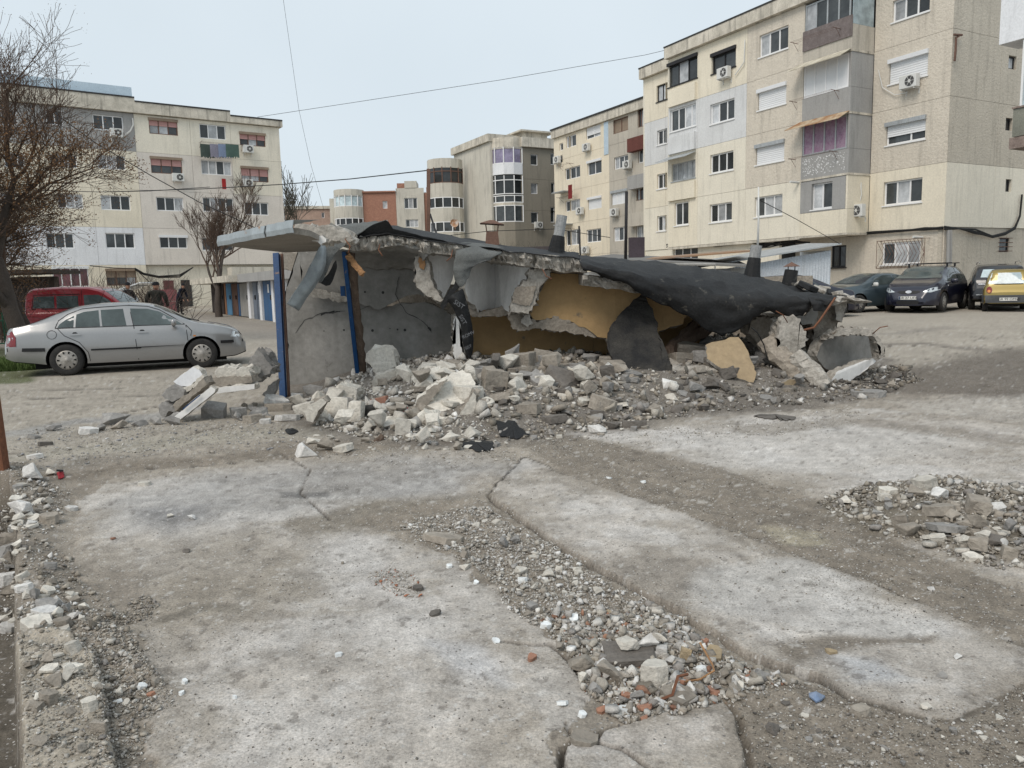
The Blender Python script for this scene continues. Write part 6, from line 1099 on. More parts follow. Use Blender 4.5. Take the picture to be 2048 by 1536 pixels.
LR = [(1695, 1010, 30, 18, 'rock', M_cp, 'cream stone at the left tip of the right-hand rubble patch'), (1855, 978, 50, 22, 'flat', M_cp, 'broad pale plate at the top of the right-hand rubble patch'), (1885, 1000, 46, 26, 'rock', M_cw, 'whitish block below the broad plate of the right patch'), (1830, 1075, 58, 36, 'rock', M_cb, 'biggest brown angular rock in the right-hand patch'), (1962, 1066, 46, 34, 'rock', M_cb, 'pyramid-shaped brown rock in the right-hand patch'), (1960, 1028, 44, 38, 'block', M_cb, 'upright brown wedge in the right-hand patch'), (2000, 1026, 42, 20, 'rock', M_cw, 'white domed stone in the right-hand patch'), (1910, 1072, 90, 14, 'flat', M_cg, 'long grey splinter lying across the right-hand patch'), (1885, 1046, 66, 20, 'flat', M_cb, 'broad flat brown stone in the middle of the right-hand patch'), (1990, 1095, 46, 24, 'rock', M_cd, 'dark brown stone low in the right-hand patch'), (2012, 1098, 22, 18, 'rock', M_cw, 'round white stone low in the right-hand patch'), (2022, 1118, 30, 30, 'block', M_cb, 'standing triangular chip at the lower right of the patch'), (1952, 1124, 40, 14, 'flat', M_cp, 'pale flat stone at the bottom of the right-hand patch'), (1780, 990, 36, 14, 'flat', M_cp, 'flat pale stone at the upper left of the right-hand patch'), (1918, 973, 22, 12, 'rock', M_cw, 'white stone standing off above the right-hand patch'), (1740, 968, 14, 7, 'rock', M_cd, 'dark pebble above the left tip of the right-hand patch'), (1878, 1086, 34, 13, 'flat', M_cp, 'pale wedge below the brown angular rock')]
for i, q in enumerate(LR): chunk(*q[:6], q[6], seed=i+500, detail=2, rz=random.Random(i).gauss(0, .3))
# tiles and terracotta
TT = [(957+0, 0)]
SH = [(1092, 1258, 24, 15, M_tile, 'big white tile shard in the upper middle of the strip'), (1148, 1244, 26, 12, M_tile, 'second white tile shard, pointing right, near the upper middle of the strip'), (992, 1286, 20, 8, M_tile, 'small white shard on the slab at the strip rim'), (1250, 1428, 32, 15, M_tile, 'triangular white tile shard at the bottom of the strip'), (1404, 1346, 30, 14, M_tile, 'white tile shard on its red body, right of the timber offcut'), (1385, 1294, 18, 10, M_tile, 'white shard on a red brick, upper right of the brick-strewn end'), (1200, 1222, 22, 10, M_tile, 'bluish white tile shard beside a yellow chip'), (1165, 1434, 24, 10, M_tile, 'pale tile corner lying on dirt left of the strip end'), (1125, 1412, 30, 9, M_tile, 'pale blue-grey scrap on the dirt left of the strip end'), (898, 1136, 14, 9, M_tile, 'white shard low on the left of the upper strip'), (952, 1168, 14, 7, M_tile, 'white shard midway at the left of the strip'), (1045, 1165, 22, 12, M_tile, 'white shard beside the twin-faced stone'), (1219, 958, 16, 5, M_tile, 'white chip lying on the brown track'), (1287, 966, 14, 5, M_tile, 'second white chip on the brown track'), (1664, 1308, 26, 8, M_co, 'tan potsherd on the right slab'),
 (1182, 1292, 24, 13, M_ct, 'red brick shard left of the rounded stone pair'), (1432, 1322, 44, 26, M_co, 'orange square tile, largest terracotta piece'), (1375, 1282+14, 30, 9, M_ct, 'thin red slab right of the rounded pair'), (1370, 1378-8, 42, 9, M_ct, 'long red tile edge right of the triangular stone'), (1290, 1420, 42, 11, M_ct, 'red-brown bar low in the strip'), (1345, 1418, 22, 14, M_ct, 'pinkish brick corner low in the strip'), (1195, 1360, 26, 13, M_ct, 'salmon brick shard at the left of the mortar mass'), (1435, 1388, 40, 9, M_ct, 'flat orange-red shard by the right rim'), (1502, 1365-4, 26, 10, M_ct, 'small red shard near the grey bar-like stone'), (1064, 1322, 24, 14, M_ct, 'red shard at the left rim of the strip'), (1253, 1398, 28, 12, M_ct, 'red splinter beside a grey stone low in the strip'), (1205, 1438-12, 26, 8, M_ct, 'faint orange sherd in dirt left of the strip end'), (1290, 1442, 22, 8, M_ct, 'lowest brown-red splinter of the strip'), (1408, 1290, 26, 12, M_ct, 'pinkish brick flake near the slab step'), (300, 1393, 18, 9, M_ct, 'red brick bit among stones at lower left'), (225, 1079, 12, 5, M_ct, 'tiny bright orange bit on the left slab'), (1218, 1228, 14, 8, M_co, 'yellow chip in the rubble strip'), (283, 1378, 20, 12, M_tile, 'white shard with red edge at lower left'), (368, 1368, 16, 11, M_tile, 'white corner shard right of the lower left stones'), (232, 1408, 22, 8, M_tile, 'pale blue-white shard at the lower left'), (676, 1313, 18, 6, M_tile, 'white shard alone on the wide left slab'), (362, 1390, 14, 7, M_tile, 'second white shard right of the lower left stones'), (468, 1398, 10, 7, M_tile, 'small white chip on the wide left slab')]
for i, (x, y, w, h, m, l) in enumerate(SH): chunk(x, y, w, h*.8, 'flat', m, l, seed=700+i, name='tile_shard' if m is M_tile else 'brick_shard', cat='shard', detail=0, tilt=.22, rz=i*1.1)
# --- shared-mesh medium chunks -------------------------------------------------
POOL = {k: [rockmesh(k, 300+j, (1, 1, 1), 2 if k != 'flat' else 1, .035) for j in range(7)] for k in ('rock', 'block', 'flat')}
def pool(kind, mat, j):
    key = '%s_%s_%d' % (kind, mat.name, j)
    if key in bpy.data.meshes: return bpy.data.meshes[key]
    me = POOL[kind][j].copy(); me.name = key; me.materials.clear(); me.materials.append(mat); return me
LMK = [(893, 800, 'the largest tilted white block'), (763, 717, 'the square block topping the heap'), (782, 765, 'the round-cornered pale block'), (690, 790, 'the wedge block by the wooden post'), (630, 822, 'the pale prism at front left'), (680, 815, 'the big rounded pale block'), (796, 822, 'the red and white scrap'), (901, 875, 'the potato-shaped stone'), (722, 775, 'the foot of the wooden post'), (840, 875, 'the toe of the largest block'), (760, 850, 'the angular front stones'),
 (992, 757, 'the white mosaic fragment'), (1040, 735, 'the flat-topped back block'), (990, 807, 'the brown-grey cube'), (1095, 810, 'the double-humped stone'), (1130, 820, 'the smooth grey stone'), (1180, 780, 'the ochre-painted fragment'), (1205, 820, 'the long dusty front slab'), (1190, 862, 'the white lumpy stone'), (1070, 785, 'the thin sloping board'), (1240, 760, 'the ochre piece by the black sheet'), (1110, 848, 'the dark rough front bar'), (1020, 865, 'the crumpled black felt'), (1300, 790, 'the hem of the black sheet'),
 (1320, 825, 'the brown flat-bottomed boulder'), (1395, 752, 'the long grey block'), (1460, 715, 'the fallen tan wall plate'), (1550, 780, 'the flat tan plaster plates'), (1610, 740, 'the diagonal concrete beam'), (1500, 790, 'the dark flat plate'), (1430, 795, 'the dark stone under the tan plate'), (1700, 740, 'the fallen grey wall slab'), (1745, 790, 'the long grey flake'), (1800, 755, 'the last dark stone at right'),
 (465, 770, 'the level lintel piece'), (510, 830, 'the ridged grey stone'), (555, 805, 'the white plate at the post'), (565, 840, 'the white-topped brown plate'), (567, 800, 'the foot of the blue post'), (476, 825, 'the grey block under the lintel'),
 (1690, 1005, 'the cream stone at the left tip'), (1855, 970, 'the broad pale plate'), (1885, 990, 'the whitish block of the patch'), (1830, 1060, 'the biggest brown angular rock'), (1960, 1050, 'the pyramid-shaped brown rock'), (2000, 1015, 'the white domed stone'), (1910, 1068, 'the long grey splinter'), (1885, 1035, 'the broad flat brown stone'), (1990, 1085, 'the low dark brown stone'), (2022, 1105, 'the standing triangular chip'), (1780, 985, 'the flat pale upper stone'), (1950, 1120, 'the pale bottom stone'), (1740, 1030, 'the gravelly left tip of the patch'),
 (20, 980, 'the white rock at the edge'), (35, 1020, 'the largest white edge rock'), (58, 945, 'the bright round rock'), (95, 1040, 'the flat rock on the bank'), (44, 1180, 'the curled plaster flake'), (78, 1215, 'the large dark grey boulder'), (66, 1262, 'the broad cream plate'), (16, 1258, 'the tile over the trench'), (20, 1110, 'the beige block at the trench edge'), (142, 1300, 'the cream foundation plate'), (92, 1400, 'the flat square foundation stone'), (175, 1415, 'the thin pale rim plate'), (70, 1485, 'the lowest brown foundation rock'), (196, 1455, 'the brown rim block'), (148, 1230, 'the pale stone by the foundation corner'), (118, 1255, 'the brown-grey plate')]
def inpoly(p, poly): return sdpoly(np.array([p[:2]]), poly)[0] > 0
JOIN = []
def zone(pxpoly, n, smin, smax, mats, label, group, seed, flat=.35, keep=18):
    poly = gpoly(pxpoly); rs = random.Random(seed); xs = [q[0] for q in pxpoly]; ys = [q[1] for q in pxpoly]; c = 0; t = 0
    from math import exp
    while c < n and t < n*30:
        t += 1; x = rs.uniform(min(xs), max(xs)); y = rs.uniform(min(ys), max(ys))
        if sdpoly(np.array([[x, y]]), pxpoly)[0] < 2: continue
        w = smin+(smax-smin)*rs.random()**2.2; P = hit(x, y); k = P[1]/F_; kind = 'flat' if rs.random() < flat else rs.choice(('rock', 'rock', 'block')); W_ = w*k; h = W_*(.22 if kind == 'flat' else .62)*(.8+.5*rs.random()); m = rs.choice(mats)
        me_ = pool(kind, m, rs.randrange(7)); sc_ = (W_, W_*(.6+.4*rs.random()), h); tl_ = .25 if kind != 'flat' else .3
        rot_ = (rs.gauss(0, tl_), rs.gauss(0, tl_), rs.random()*6.3); loc_ = (P[0], P[1], P[2]+h*(.34+.5*rs.random()*(kind == 'rock')))
        if w < smin+(smax-smin)*(.28 if keep else 0) or c >= keep*3: JOIN.append((me_, m, Matrix.LocRotScale(Vector(loc_), Matrix.Rotation(rot_[2], 3, 'Z').to_quaternion() @ Matrix.Rotation(rot_[0], 3, 'X').to_quaternion(), Vector(sc_)))); c += 1; continue
        o = bpy.data.objects.new('concrete_chunk', me_); COL.objects.link(o); o.scale = sc_; o.rotation_euler = rot_; o.location = loc_ 
        cn = {M_cp: 'pale', M_cg: 'grey', M_cb: 'brown-grey', M_cd: 'dark'}[m]; kn = {'flat': 'flat chunk', 'rock': 'rounded chunk', 'block': 'blocky chunk'}[kind]; sn = 'small ' if w < smin+(smax-smin)*.2 else ('large ' if w > smin+(smax-smin)*.6 else '')
        lx, ly, ln = min(LMK, key=lambda q: math.hypot(q[0]-x, (q[1]-y)*1.6)); dx, dy = x-lx, y-ly; dn = ('left of' if dx < 0 else 'right of') if abs(dx) > abs(dy)*1.8 else ('just behind' if dy < 0 else 'just in front of')
        tag(o, '%s%s %s %s %s' % (sn, cn, kn, dn, ln), 'rubble', group); c += 1
zone([(600, 805), (640, 800), (720, 790), (860, 750), (960, 780), (980, 860), (900, 872), (760, 868), (620, 850)], 90, 18, 56, [M_cp, M_cp, M_cp, M_cb], 'pale angular concrete chunk in the heap before the grey wall', 'pale chunks before the grey wall', 1)
zone([(950, 745), (1060, 735), (1200, 735), (1270, 790), (1300, 840), (1150, 855), (1000, 850), (960, 800)], 110, 18, 60, [M_cb, M_cb, M_cg, M_cg, M_cp, M_cd], 'grey-brown chunk in the heap before the ochre wall', 'grey-brown chunks before the ochre wall', 2)
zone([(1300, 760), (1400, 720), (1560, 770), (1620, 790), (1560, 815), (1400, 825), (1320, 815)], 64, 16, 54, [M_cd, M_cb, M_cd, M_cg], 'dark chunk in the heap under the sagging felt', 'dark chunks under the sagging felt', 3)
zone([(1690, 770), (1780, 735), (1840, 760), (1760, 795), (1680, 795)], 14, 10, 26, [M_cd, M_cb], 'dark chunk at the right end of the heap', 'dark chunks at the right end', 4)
zone([(430, 830), (520, 800), (600, 810), (600, 850), (480, 850)], 14, 12, 26, [M_cg, M_cb], 'grey chunk between the lintels and the blue post', 'grey chunks by the blue post', 5)
zone([(1700, 1010), (1790, 990), (1860, 975), (2040, 1010), (2060, 1110), (1960, 1120), (1860, 1085), (1760, 1050)], 84, 12, 40, [M_cb, M_cb, M_cp, M_cg], 'brown-grey stone in the rubble patch at the right edge', 'stones of the right rubble patch', 6)
zone([(0, 960), (70, 960), (110, 1020), (60, 1060), (0, 1060)], 26, 14, 44, [M_cb, M_cp, M_cg, M_cp], 'stone in the left edge rubble below the rusty post', 'stones below the rusty post', 7)
zone([(0, 1050), (50, 1060), (60, 1180), (0, 1180)], 16, 12, 36, [M_cb, M_cp, M_cg], '', 'stones below the rusty post', 10)
zone([(60, 1290), (190, 1300), (230, 1420), (240, 1530), (60, 1530)], 26, 12, 38, [M_cb, M_cp, M_cb], '', 'stones on the strip foundation', 11, flat=.7)
zone([(200, 1250), (330, 1380), (290, 1430), (220, 1420)], 20, 9, 26, [M_cb, M_cd, M_cp], '', 'x', 12, keep=0)
zone([(850, 1060), (985, 1030), (1180, 1150), (1300, 1225), (1460, 1330), (1500, 1370), (1300, 1420), (1180, 1370), (1080, 1260), (960, 1160)], 110, 8, 26, [M_cp, M_cp, M_cb, M_cg], '', 'x', 13, keep=0)
zone([(1560, 1400), (1900, 1450), (2048, 1400), (2048, 1536), (1500, 1536)], 40, 6, 22, [M_cb, M_cd, M_cp, M_cg], '', 'x', 14, keep=0)
zone([(0, 1180), (150, 1180), (180, 1260), (60, 1290), (0, 1290)], 30, 16, 50, [M_cb, M_cg, M_cp, M_cp], 'stone in the heap at the trench corner on the left', 'stones at the trench corner', 8)
zone([(620, 850), (760, 868), (900, 880), (1100, 875), (1300, 850), (1300, 865), (1000, 900), (700, 905), (600, 880)], 46, 9, 30, [M_cp, M_cp, M_cb, M_cg], '', 'x', 9, keep=0)
_ms = [M_cp, M_cg, M_cb, M_cd]; mb = MB()
for me_, m, mx_ in JOIN:
    mb.cur = _ms.index(m); mb.add([mx_ @ v.co for v in me_.vertices], [tuple(p_.vertices) for p_ in me_.polygons])
tag(mb.build('small_chunks', _ms, fixn=False), 'smaller broken chunks packed between the big pieces of the heaps', 'rubble', kind='stuff')
# --- uncountable small rubble: one mesh each -----------------------------------
TPL = []
for j in range(14):
    rs = random.Random(50+j); bm = hull(rockpts('flat' if j % 4 == 0 else 'rock', rs, 5 if j % 4 == 0 else 8)); bmesh.ops.triangulate(bm, faces=bm.faces)
    bm.verts.ensure_lookup_table(); TPL.append((np.array([v.co[:] for v in bm.verts])*np.array([1, 1, .22 if j % 4 == 0 else .75]), np.array([[v.index for v in f.verts] for f in bm.faces]))); bm.free()
def gravel(name, label, cx, cy, size, cols, seed, lift=.25, tilt=.4, zoff=None):
    r = np.random.default_rng(seed); n = len(cx); tid = r.integers(0, len(TPL), n); V_, F__, CC = [], [], []; base = 0; z = gzv(cx, cy)+(0 if zoff is None else zoff); cols = np.array(cols); cc = cols[r.integers(0, len(cols), n)]*(.78+.44*r.random(n))[:, None]
    for t, (tv, tf) in enumerate(TPL):
        m = np.where(tid == t)[0]
        if not len(m): continue
        a = r.random(len(m))*6.283; b = r.normal(0, tilt, len(m)); s = size[m]; asp = .65+.35*r.random(len(m)); X = tv[None, :, 0]*s[:, None]; Y_ = tv[None, :, 1]*(s*asp)[:, None]; Z_ = tv[None, :, 2]*s[:, None]
        X, Z_ = X*np.cos(b)[:, None]+Z_*np.sin(b)[:, None], -X*np.sin(b)[:, None]+Z_*np.cos(b)[:, None]; X, Y_ = X*np.cos(a)[:, None]-Y_*np.sin(a)[:, None], X*np.sin(a)[:, None]+Y_*np.cos(a)[:, None]
        X += cx[m][:, None]; Y_ += cy[m][:, None]; Z_ += (z[m]+s*lift)[:, None]; k = len(tv); V_.append(np.stack([X, Y_, Z_], 2).reshape(-1, 3)); F__.append((tf[None]+(base+np.arange(len(m))*k)[:, None, None]).reshape(-1, 3)); CC.append(np.repeat(cc[m], k, 0)); base += k*len(m)
    v = np.concatenate(V_); f = np.concatenate(F__); c = np.concatenate(CC); me = bpy.data.meshes.new(name); me.vertices.add(len(v)); me.vertices.foreach_set('co', v.ravel()); me.loops.add(f.size); me.loops.foreach_set('vertex_index', f.ravel().astype(np.int32)); me.polygons.add(len(f)); me.polygons.foreach_set('loop_start', np.arange(0, f.size, 3, dtype=np.int32)); me.update(calc_edges=True)
    at_ = me.color_attributes.new('Col', 'FLOAT_COLOR', 'POINT'); at_.data.foreach_set('color', np.concatenate([c, np.ones((len(c), 1))], 1).ravel()); me.materials.append(M_grav); o = bpy.data.objects.new(name, me); COL.objects.link(o); return tag(o, label, 'rubble', kind='stuff')
M_grav = M('small_rubble', (1, 1, 1), (.75, .74, .73), sc=12, sc2=60, fine=.2, bump=.6, bsc=70, attr=True)
def scatter(poly, n, seed, inner=.0, power=1., dens=None):
    poly = np.array(poly); r = np.random.default_rng(seed); lo, hi = poly.min(0), poly.max(0); out = np.zeros((0, 2)); area = 0
    while len(out) < n and area < 40:
        area += 1; P = lo+(hi-lo)*r.random((n*3, 2)); d = sdpoly(P, poly); keep = d+inner*2*(fbm(P[:, 0], P[:, 1], 2.5, 4, seed)-.5) > 0
        if dens is not None: keep &= r.random(len(P)) < dens(P)
        out = np.concatenate([out, P[keep]])
    return out[:n, 0], out[:n, 1]
def sizes(n, a, b, seed, p=3.): return a*(1-np.random.default_rng(seed).random(n)*(1-(a/b)**p))**(-1/p)
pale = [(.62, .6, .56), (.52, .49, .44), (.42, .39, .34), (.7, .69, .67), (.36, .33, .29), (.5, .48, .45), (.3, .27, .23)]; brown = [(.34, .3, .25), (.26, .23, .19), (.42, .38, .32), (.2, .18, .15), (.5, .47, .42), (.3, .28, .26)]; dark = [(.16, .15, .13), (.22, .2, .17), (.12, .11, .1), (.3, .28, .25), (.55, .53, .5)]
def G(name, label, poly, n, a, b, cols, seed, inner=.1, p=3., **k):
    x, y = scatter(poly, n, seed, inner, **{q: k.pop(q) for q in ('dens',) if q in k}); return gravel(name, label, x, y, sizes(len(x), a, b, seed, p), cols, seed, **k)
G('heap_rubble', 'pale small rubble filling the left half of the heap before the ruin', gpoly([(590, 815), (640, 850), (700, 875), (880, 888), (980, 880), (970, 735), (850, 735), (740, 765)]), 5200, .03, .26, pale, 21, p=2.3)
G('heap_rubble', 'brown-grey small rubble filling the middle of the heap before the ochre wall', gpoly([(960, 738), (1100, 728), (1230, 735), (1320, 790), (1390, 830), (1240, 856), (1040, 882), (960, 878)]), 6500, .028, .24, brown+brown+pale[:3], 22, p=2.3)
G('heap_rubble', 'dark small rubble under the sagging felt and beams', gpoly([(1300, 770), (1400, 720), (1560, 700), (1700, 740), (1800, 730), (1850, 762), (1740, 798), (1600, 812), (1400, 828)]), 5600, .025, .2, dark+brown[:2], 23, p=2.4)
G('strip_rubble', 'pale broken rubble filling the upper part of the diagonal strip', gpoly([(800, 1050), (900, 1018), (985, 1012), (1085, 1080), (1180, 1140), (1300, 1205), (1200, 1270), (1060, 1250), (950, 1150), (870, 1100)]), 7000, .008, .055, pale, 24, p=2.4)
G('strip_rubble', 'coarse rubble with brick bits filling the lower end of the diagonal strip', gpoly([(1060, 1230), (1300, 1205), (1480, 1310), (1570, 1365), (1460, 1402), (1290, 1440), (1190, 1390), (1110, 1290)]), 4600, .012, .08, pale+brown+pale+[(.34, .19, .13)], 25, p=2.3)
G('patch_rubble', 'brown-grey rubble of the right-hand patch', HEAPR, 5000, .014, .10, brown+pale[:2], 26, p=2.5)
G('edge_rubble', 'loose rubble along the left edge and trench', HEAPL, 5200, .01, .07, brown+pale[:4], 27, p=2.4)
G('foundation_rubble', 'crushed mortar crumbs on the broken strip foundation', FND, 2200, .006, .03, brown+pale[:3], 28, inner=.03, p=2.4)
G('foundation_rubble', 'gravelly spill between the foundation and the left slab', gpoly([(150, 1260), (250, 1270), (330, 1380), (330, 1420), (280, 1440), (260, 1560), (210, 1560), (200, 1400)]), 2600, .007, .035, brown+pale[:3], 29, inner=.05, p=2.4)
G('dirt_gravel', 'gravel and grit on the brown dirt band across the yard', STRIP1, 5000, .005, .026, brown+brown+pale[:1], 30, inner=.12)
G('dirt_gravel', 'gravel and crumbs on the dark dirt at the bottom right', STRIP3, 7500, .005, .028, brown+dark+pale[:1], 31, inner=.04)
G('yard_grit', 'thin scatter of chips over the whole demolished yard', gpoly([(-100, 990), (250, 910), (560, 885), (1000, 885), (1500, 830), (2150, 820), (2150, 1536), (100, 1536)]), 11000, .004, .03, pale+brown, 32, inner=.0, p=3.4, dens=lambda P: .08+sst(.45, .68, fbm(P[:, 0], P[:, 1], 1.3, 4, 77)))
G('yard_grit', 'fine chips on the near slabs at the bottom of the view', gpoly([(100, 1150), (1950, 1150), (2150, 1536), (50, 1536)]), 9000, .003, .013, pale+brown+dark, 33, inner=.0, p=3., dens=lambda P: .1+sst(.4, .7, fbm(P[:, 0], P[:, 1], 1.8, 4, 78)))
G('street_grit', 'chips and crumbs spread on the street before the propped lintel', gpoly([(20, 880), (60, 860), (200, 850), (330, 838), (560, 845), (620, 880), (560, 905), (250, 915), (20, 950)]), 2600, .01, .06, pale+[(.3, .3, .31)]*3, 34, inner=.2, p=3.)
G('street_grit', 'white and grey chips scattered in front of the heap', gpoly([(560, 880), (900, 895), (1100, 885), (1400, 845), (1700, 815), (1720, 850), (1300, 890), (900, 940), (600, 920)]), 2600, .008, .05, pale, 35, inner=.3, p=3.)
G('slab_crumbs', 'brick and plaster crumbs in a small spread on the left slab', gpoly([(740, 1150), (800, 1140), (850, 1160), (850, 1200), (790, 1200), (745, 1175)]), 300, .008, .03, pale+[(.4, .17, .1)], 36, inner=.08)
G('slab_crumbs', 'pebble row on the left slab near the brown bank', gpoly([(265, 1200), (300, 1190), (320, 1210), (300, 1240), (200, 1265), (180, 1250), (240, 1238)]), 500, .008, .035, brown, 37, inner=.05)
# --- odds and ends -------------------------------------------------------------
def scrap(name, label, cat, px, mat, lift=.012, seed=1, hump=.02, th=.006, parent=None):
    P = [hit(x, y) for x, y in rough_poly([(a, b) for a, b in px], 1.2, 5, seed)]; c = np.mean(P, axis=0)+(0, 0, hump+lift); mb = MB(); n = len(P); v = [p_+np.array([0, 0, lift]) for p_ in P]+[c]+[p_+np.array([0, 0, lift-th]) for p_ in P]
    mb.add(v, [(i, (i+1) % n, n) for i in range(n)]+[(i, n+1+i, n+1+(i+1) % n, (i+1) % n) for i in range(n)]); return tag(mb.build(name, mat, None), label, cat)
scrap('tar_scrap', 'black ragged scrap of roofing felt flat on the floor before the largest block', 'roofing scrap', [(911, 889), (935, 886), (960, 883), (985, 885), (990, 895), (975, 905), (958, 906), (945, 899), (925, 895)], M_feltb, seed=3)
scrap('tar_scrap', 'black crumpled felt at the front foot of the heap', 'roofing scrap', [(993, 862), (1030, 860), (1060, 872), (1035, 880), (1000, 876)], M_feltb, seed=4, hump=.06)
scrap('tar_scrap', 'long thin dark strip on the chalky floor right of centre', 'roofing scrap', [(1507, 834), (1550, 830), (1592, 836), (1588, 841), (1540, 839)], M_cd, seed=5)
scrap('tar_scrap', 'small black scrap left of the heap beside the white plates', 'roofing scrap', [(570, 862), (585, 858), (597, 864), (588, 869), (573, 867)], M_feltb, seed=6)
scrap('plastic_scrap', 'faded blue plastic film pressed in the lower right dirt', 'litter', [(1617, 1392), (1626, 1397), (1650, 1398), (1644, 1404), (1632, 1409), (1624, 1402)], M('blue_film', (.16, .22, .33), (.3, .31, .33), sc=20), seed=7)
t = scrap('red_packet', 'crushed red and black packet among stones near the rusty post', 'litter', [(113, 948), (126, 944), (129, 956), (117, 960)], M('red_packet', (.35, .03, .04), bump=.1), seed=8, hump=.03); 
mb = MB(); c = hit(121, 953); mb.box(c+(0, 0, .05), (.05, .03, .012), .5, .2); mb.build('black_panel', M_black, t, world=False)
mb = MB(); c = hit(795, 828); a = at(793, 822, 8.0); mb.hexa([a+(-.055, 0, -.02), a+(.05, 0, -.05), a+(.05, .01, -.05), a+(-.055, .01, -.02), a+(-.05, .03, .03), a+(.08, .03, .03), a+(.08, .04, .03), a+(-.05, .04, .03)]); t = tag(mb.build('painted_scrap', M_cw, None), 'white scrap with a red triangle corner in the heap', 'litter')
mb = MB(); b = at(803, 822, 7.96); mb.prism([b+(-.0, 0, .035), b+(.07, 0, .035), b+(.02, 0, -.045)], (0, .01, 0)); mb.build('red_corner', M('signal_red', (.5, .03, .04)), t, world=False)
mb = MB(); mb.tube([hit(1290, 1412), hit(1345, 1406)+(0, 0, .03), hit(1356, 1390)+(0, 0, .07), hit(1375, 1380)+(0, 0, .06)], .006, 5); tag(mb.build('rusty_hoop', M_rust), 'rusty hooped wire arching out of the brick-strewn end', 'wire')
mb = MB(); mb.tube([hit(1400, 1310)+(0, 0, .05), hit(1425, 1345)+(0, 0, .03), hit(1428, 1362)+(0, 0, .04), hit(1400, 1374)+(0, 0, .03), hit(1370, 1374)+(0, 0, .02)], .004, 5); tag(mb.build('bent_rod', M_woodo), 'thin tan bent rod curling over the stones', 'wire')
for (a, b, w, l) in (((1046, 762, 9.3), (1095, 806, 8.9), .05, 'thin board sloping through the middle of the heap'), ((735, 900, 7.1), (765, 872, 7.3), .05, 'short pale stick of wood leaning at the front left of the heap'), ((985, 1205, 3.85), (1020, 1194, 3.9), .012, 'straw-coloured twig on the upper strip'), ((850, 1083, 5.0), (900, 1096, 4.95), .03, 'dark root-like stick beside the sandy flat slab')):
    o = roughbar('wood_stick', at(*a), at(*b), w, w*.5, M_woodo if 'twig' in l else M_wood, None, amp=w*.06, seed=7); tag(o, l, 'stick')
# ============================================================= CARS
def carpaint(name, c, metal=.35): return M(name, c, tuple(q*.93 for q in c), sc=3, fine=.03, bump=0, rough=.32, metal=metal, spec=.5, coat=.8)
M_silver = carpaint('silver_paint', (.31, .31, .31), .5); M_red = carpaint('red_paint', (.30, .012, .02), .1); M_navy = carpaint('navy_paint', (.008, .009, .024), .2); M_bmw = carpaint('slate_paint', (.06, .085, .10), .4); M_ink = carpaint('black_paint', (.012, .013, .018), .2); M_must = carpaint('mustard_paint', (.29, .215, .055), .35); M_wcar = carpaint('white_paint', (.7, .71, .72), 0)
M_tyre = M('tyre_rubber', (.022, .022, .022), (.05, .047, .044), sc=5, bump=.1, rough=.85); M_hub = M('dirty_wheel_cover', (.38, .36, .33), (.25, .235, .22), sc=6, rough=.5, metal=.3, bump=.1); M_cg_ = glassm('car_glass', (.035, .045, .045), .0, .03); M_cgl = glassm('light_car_glass', (.055, .07, .07), .0, .03)
M_trim = M('black_trim', (.02, .02, .022), bump=0, rough=.55); M_lampr = M('red_lamp', (.20, .008, .012), bump=0, rough=.15, coat=1); M_lampw = M('clear_headlamp', (.62, .66, .68), (.35, .38, .4), sc=12, bump=0, rough=.1, coat=1, metal=.3); M_lampo = M('orange_lamp', (.6, .22, .04), bump=0, rough=.2)
M_plate = M('number_plate', (.75, .75, .72), fine=.03, bump=0); M_gbump = M('grey_plastic_bumper', (.09, .095, .10), bump=.1, rough=.7); M_chrome = M('chrome', (.6, .6, .62), metal=.9, rough=.2, bump=0, fine=0); M_under = M('underbody_black', (.008, .008, .008), bump=0, fine=0)
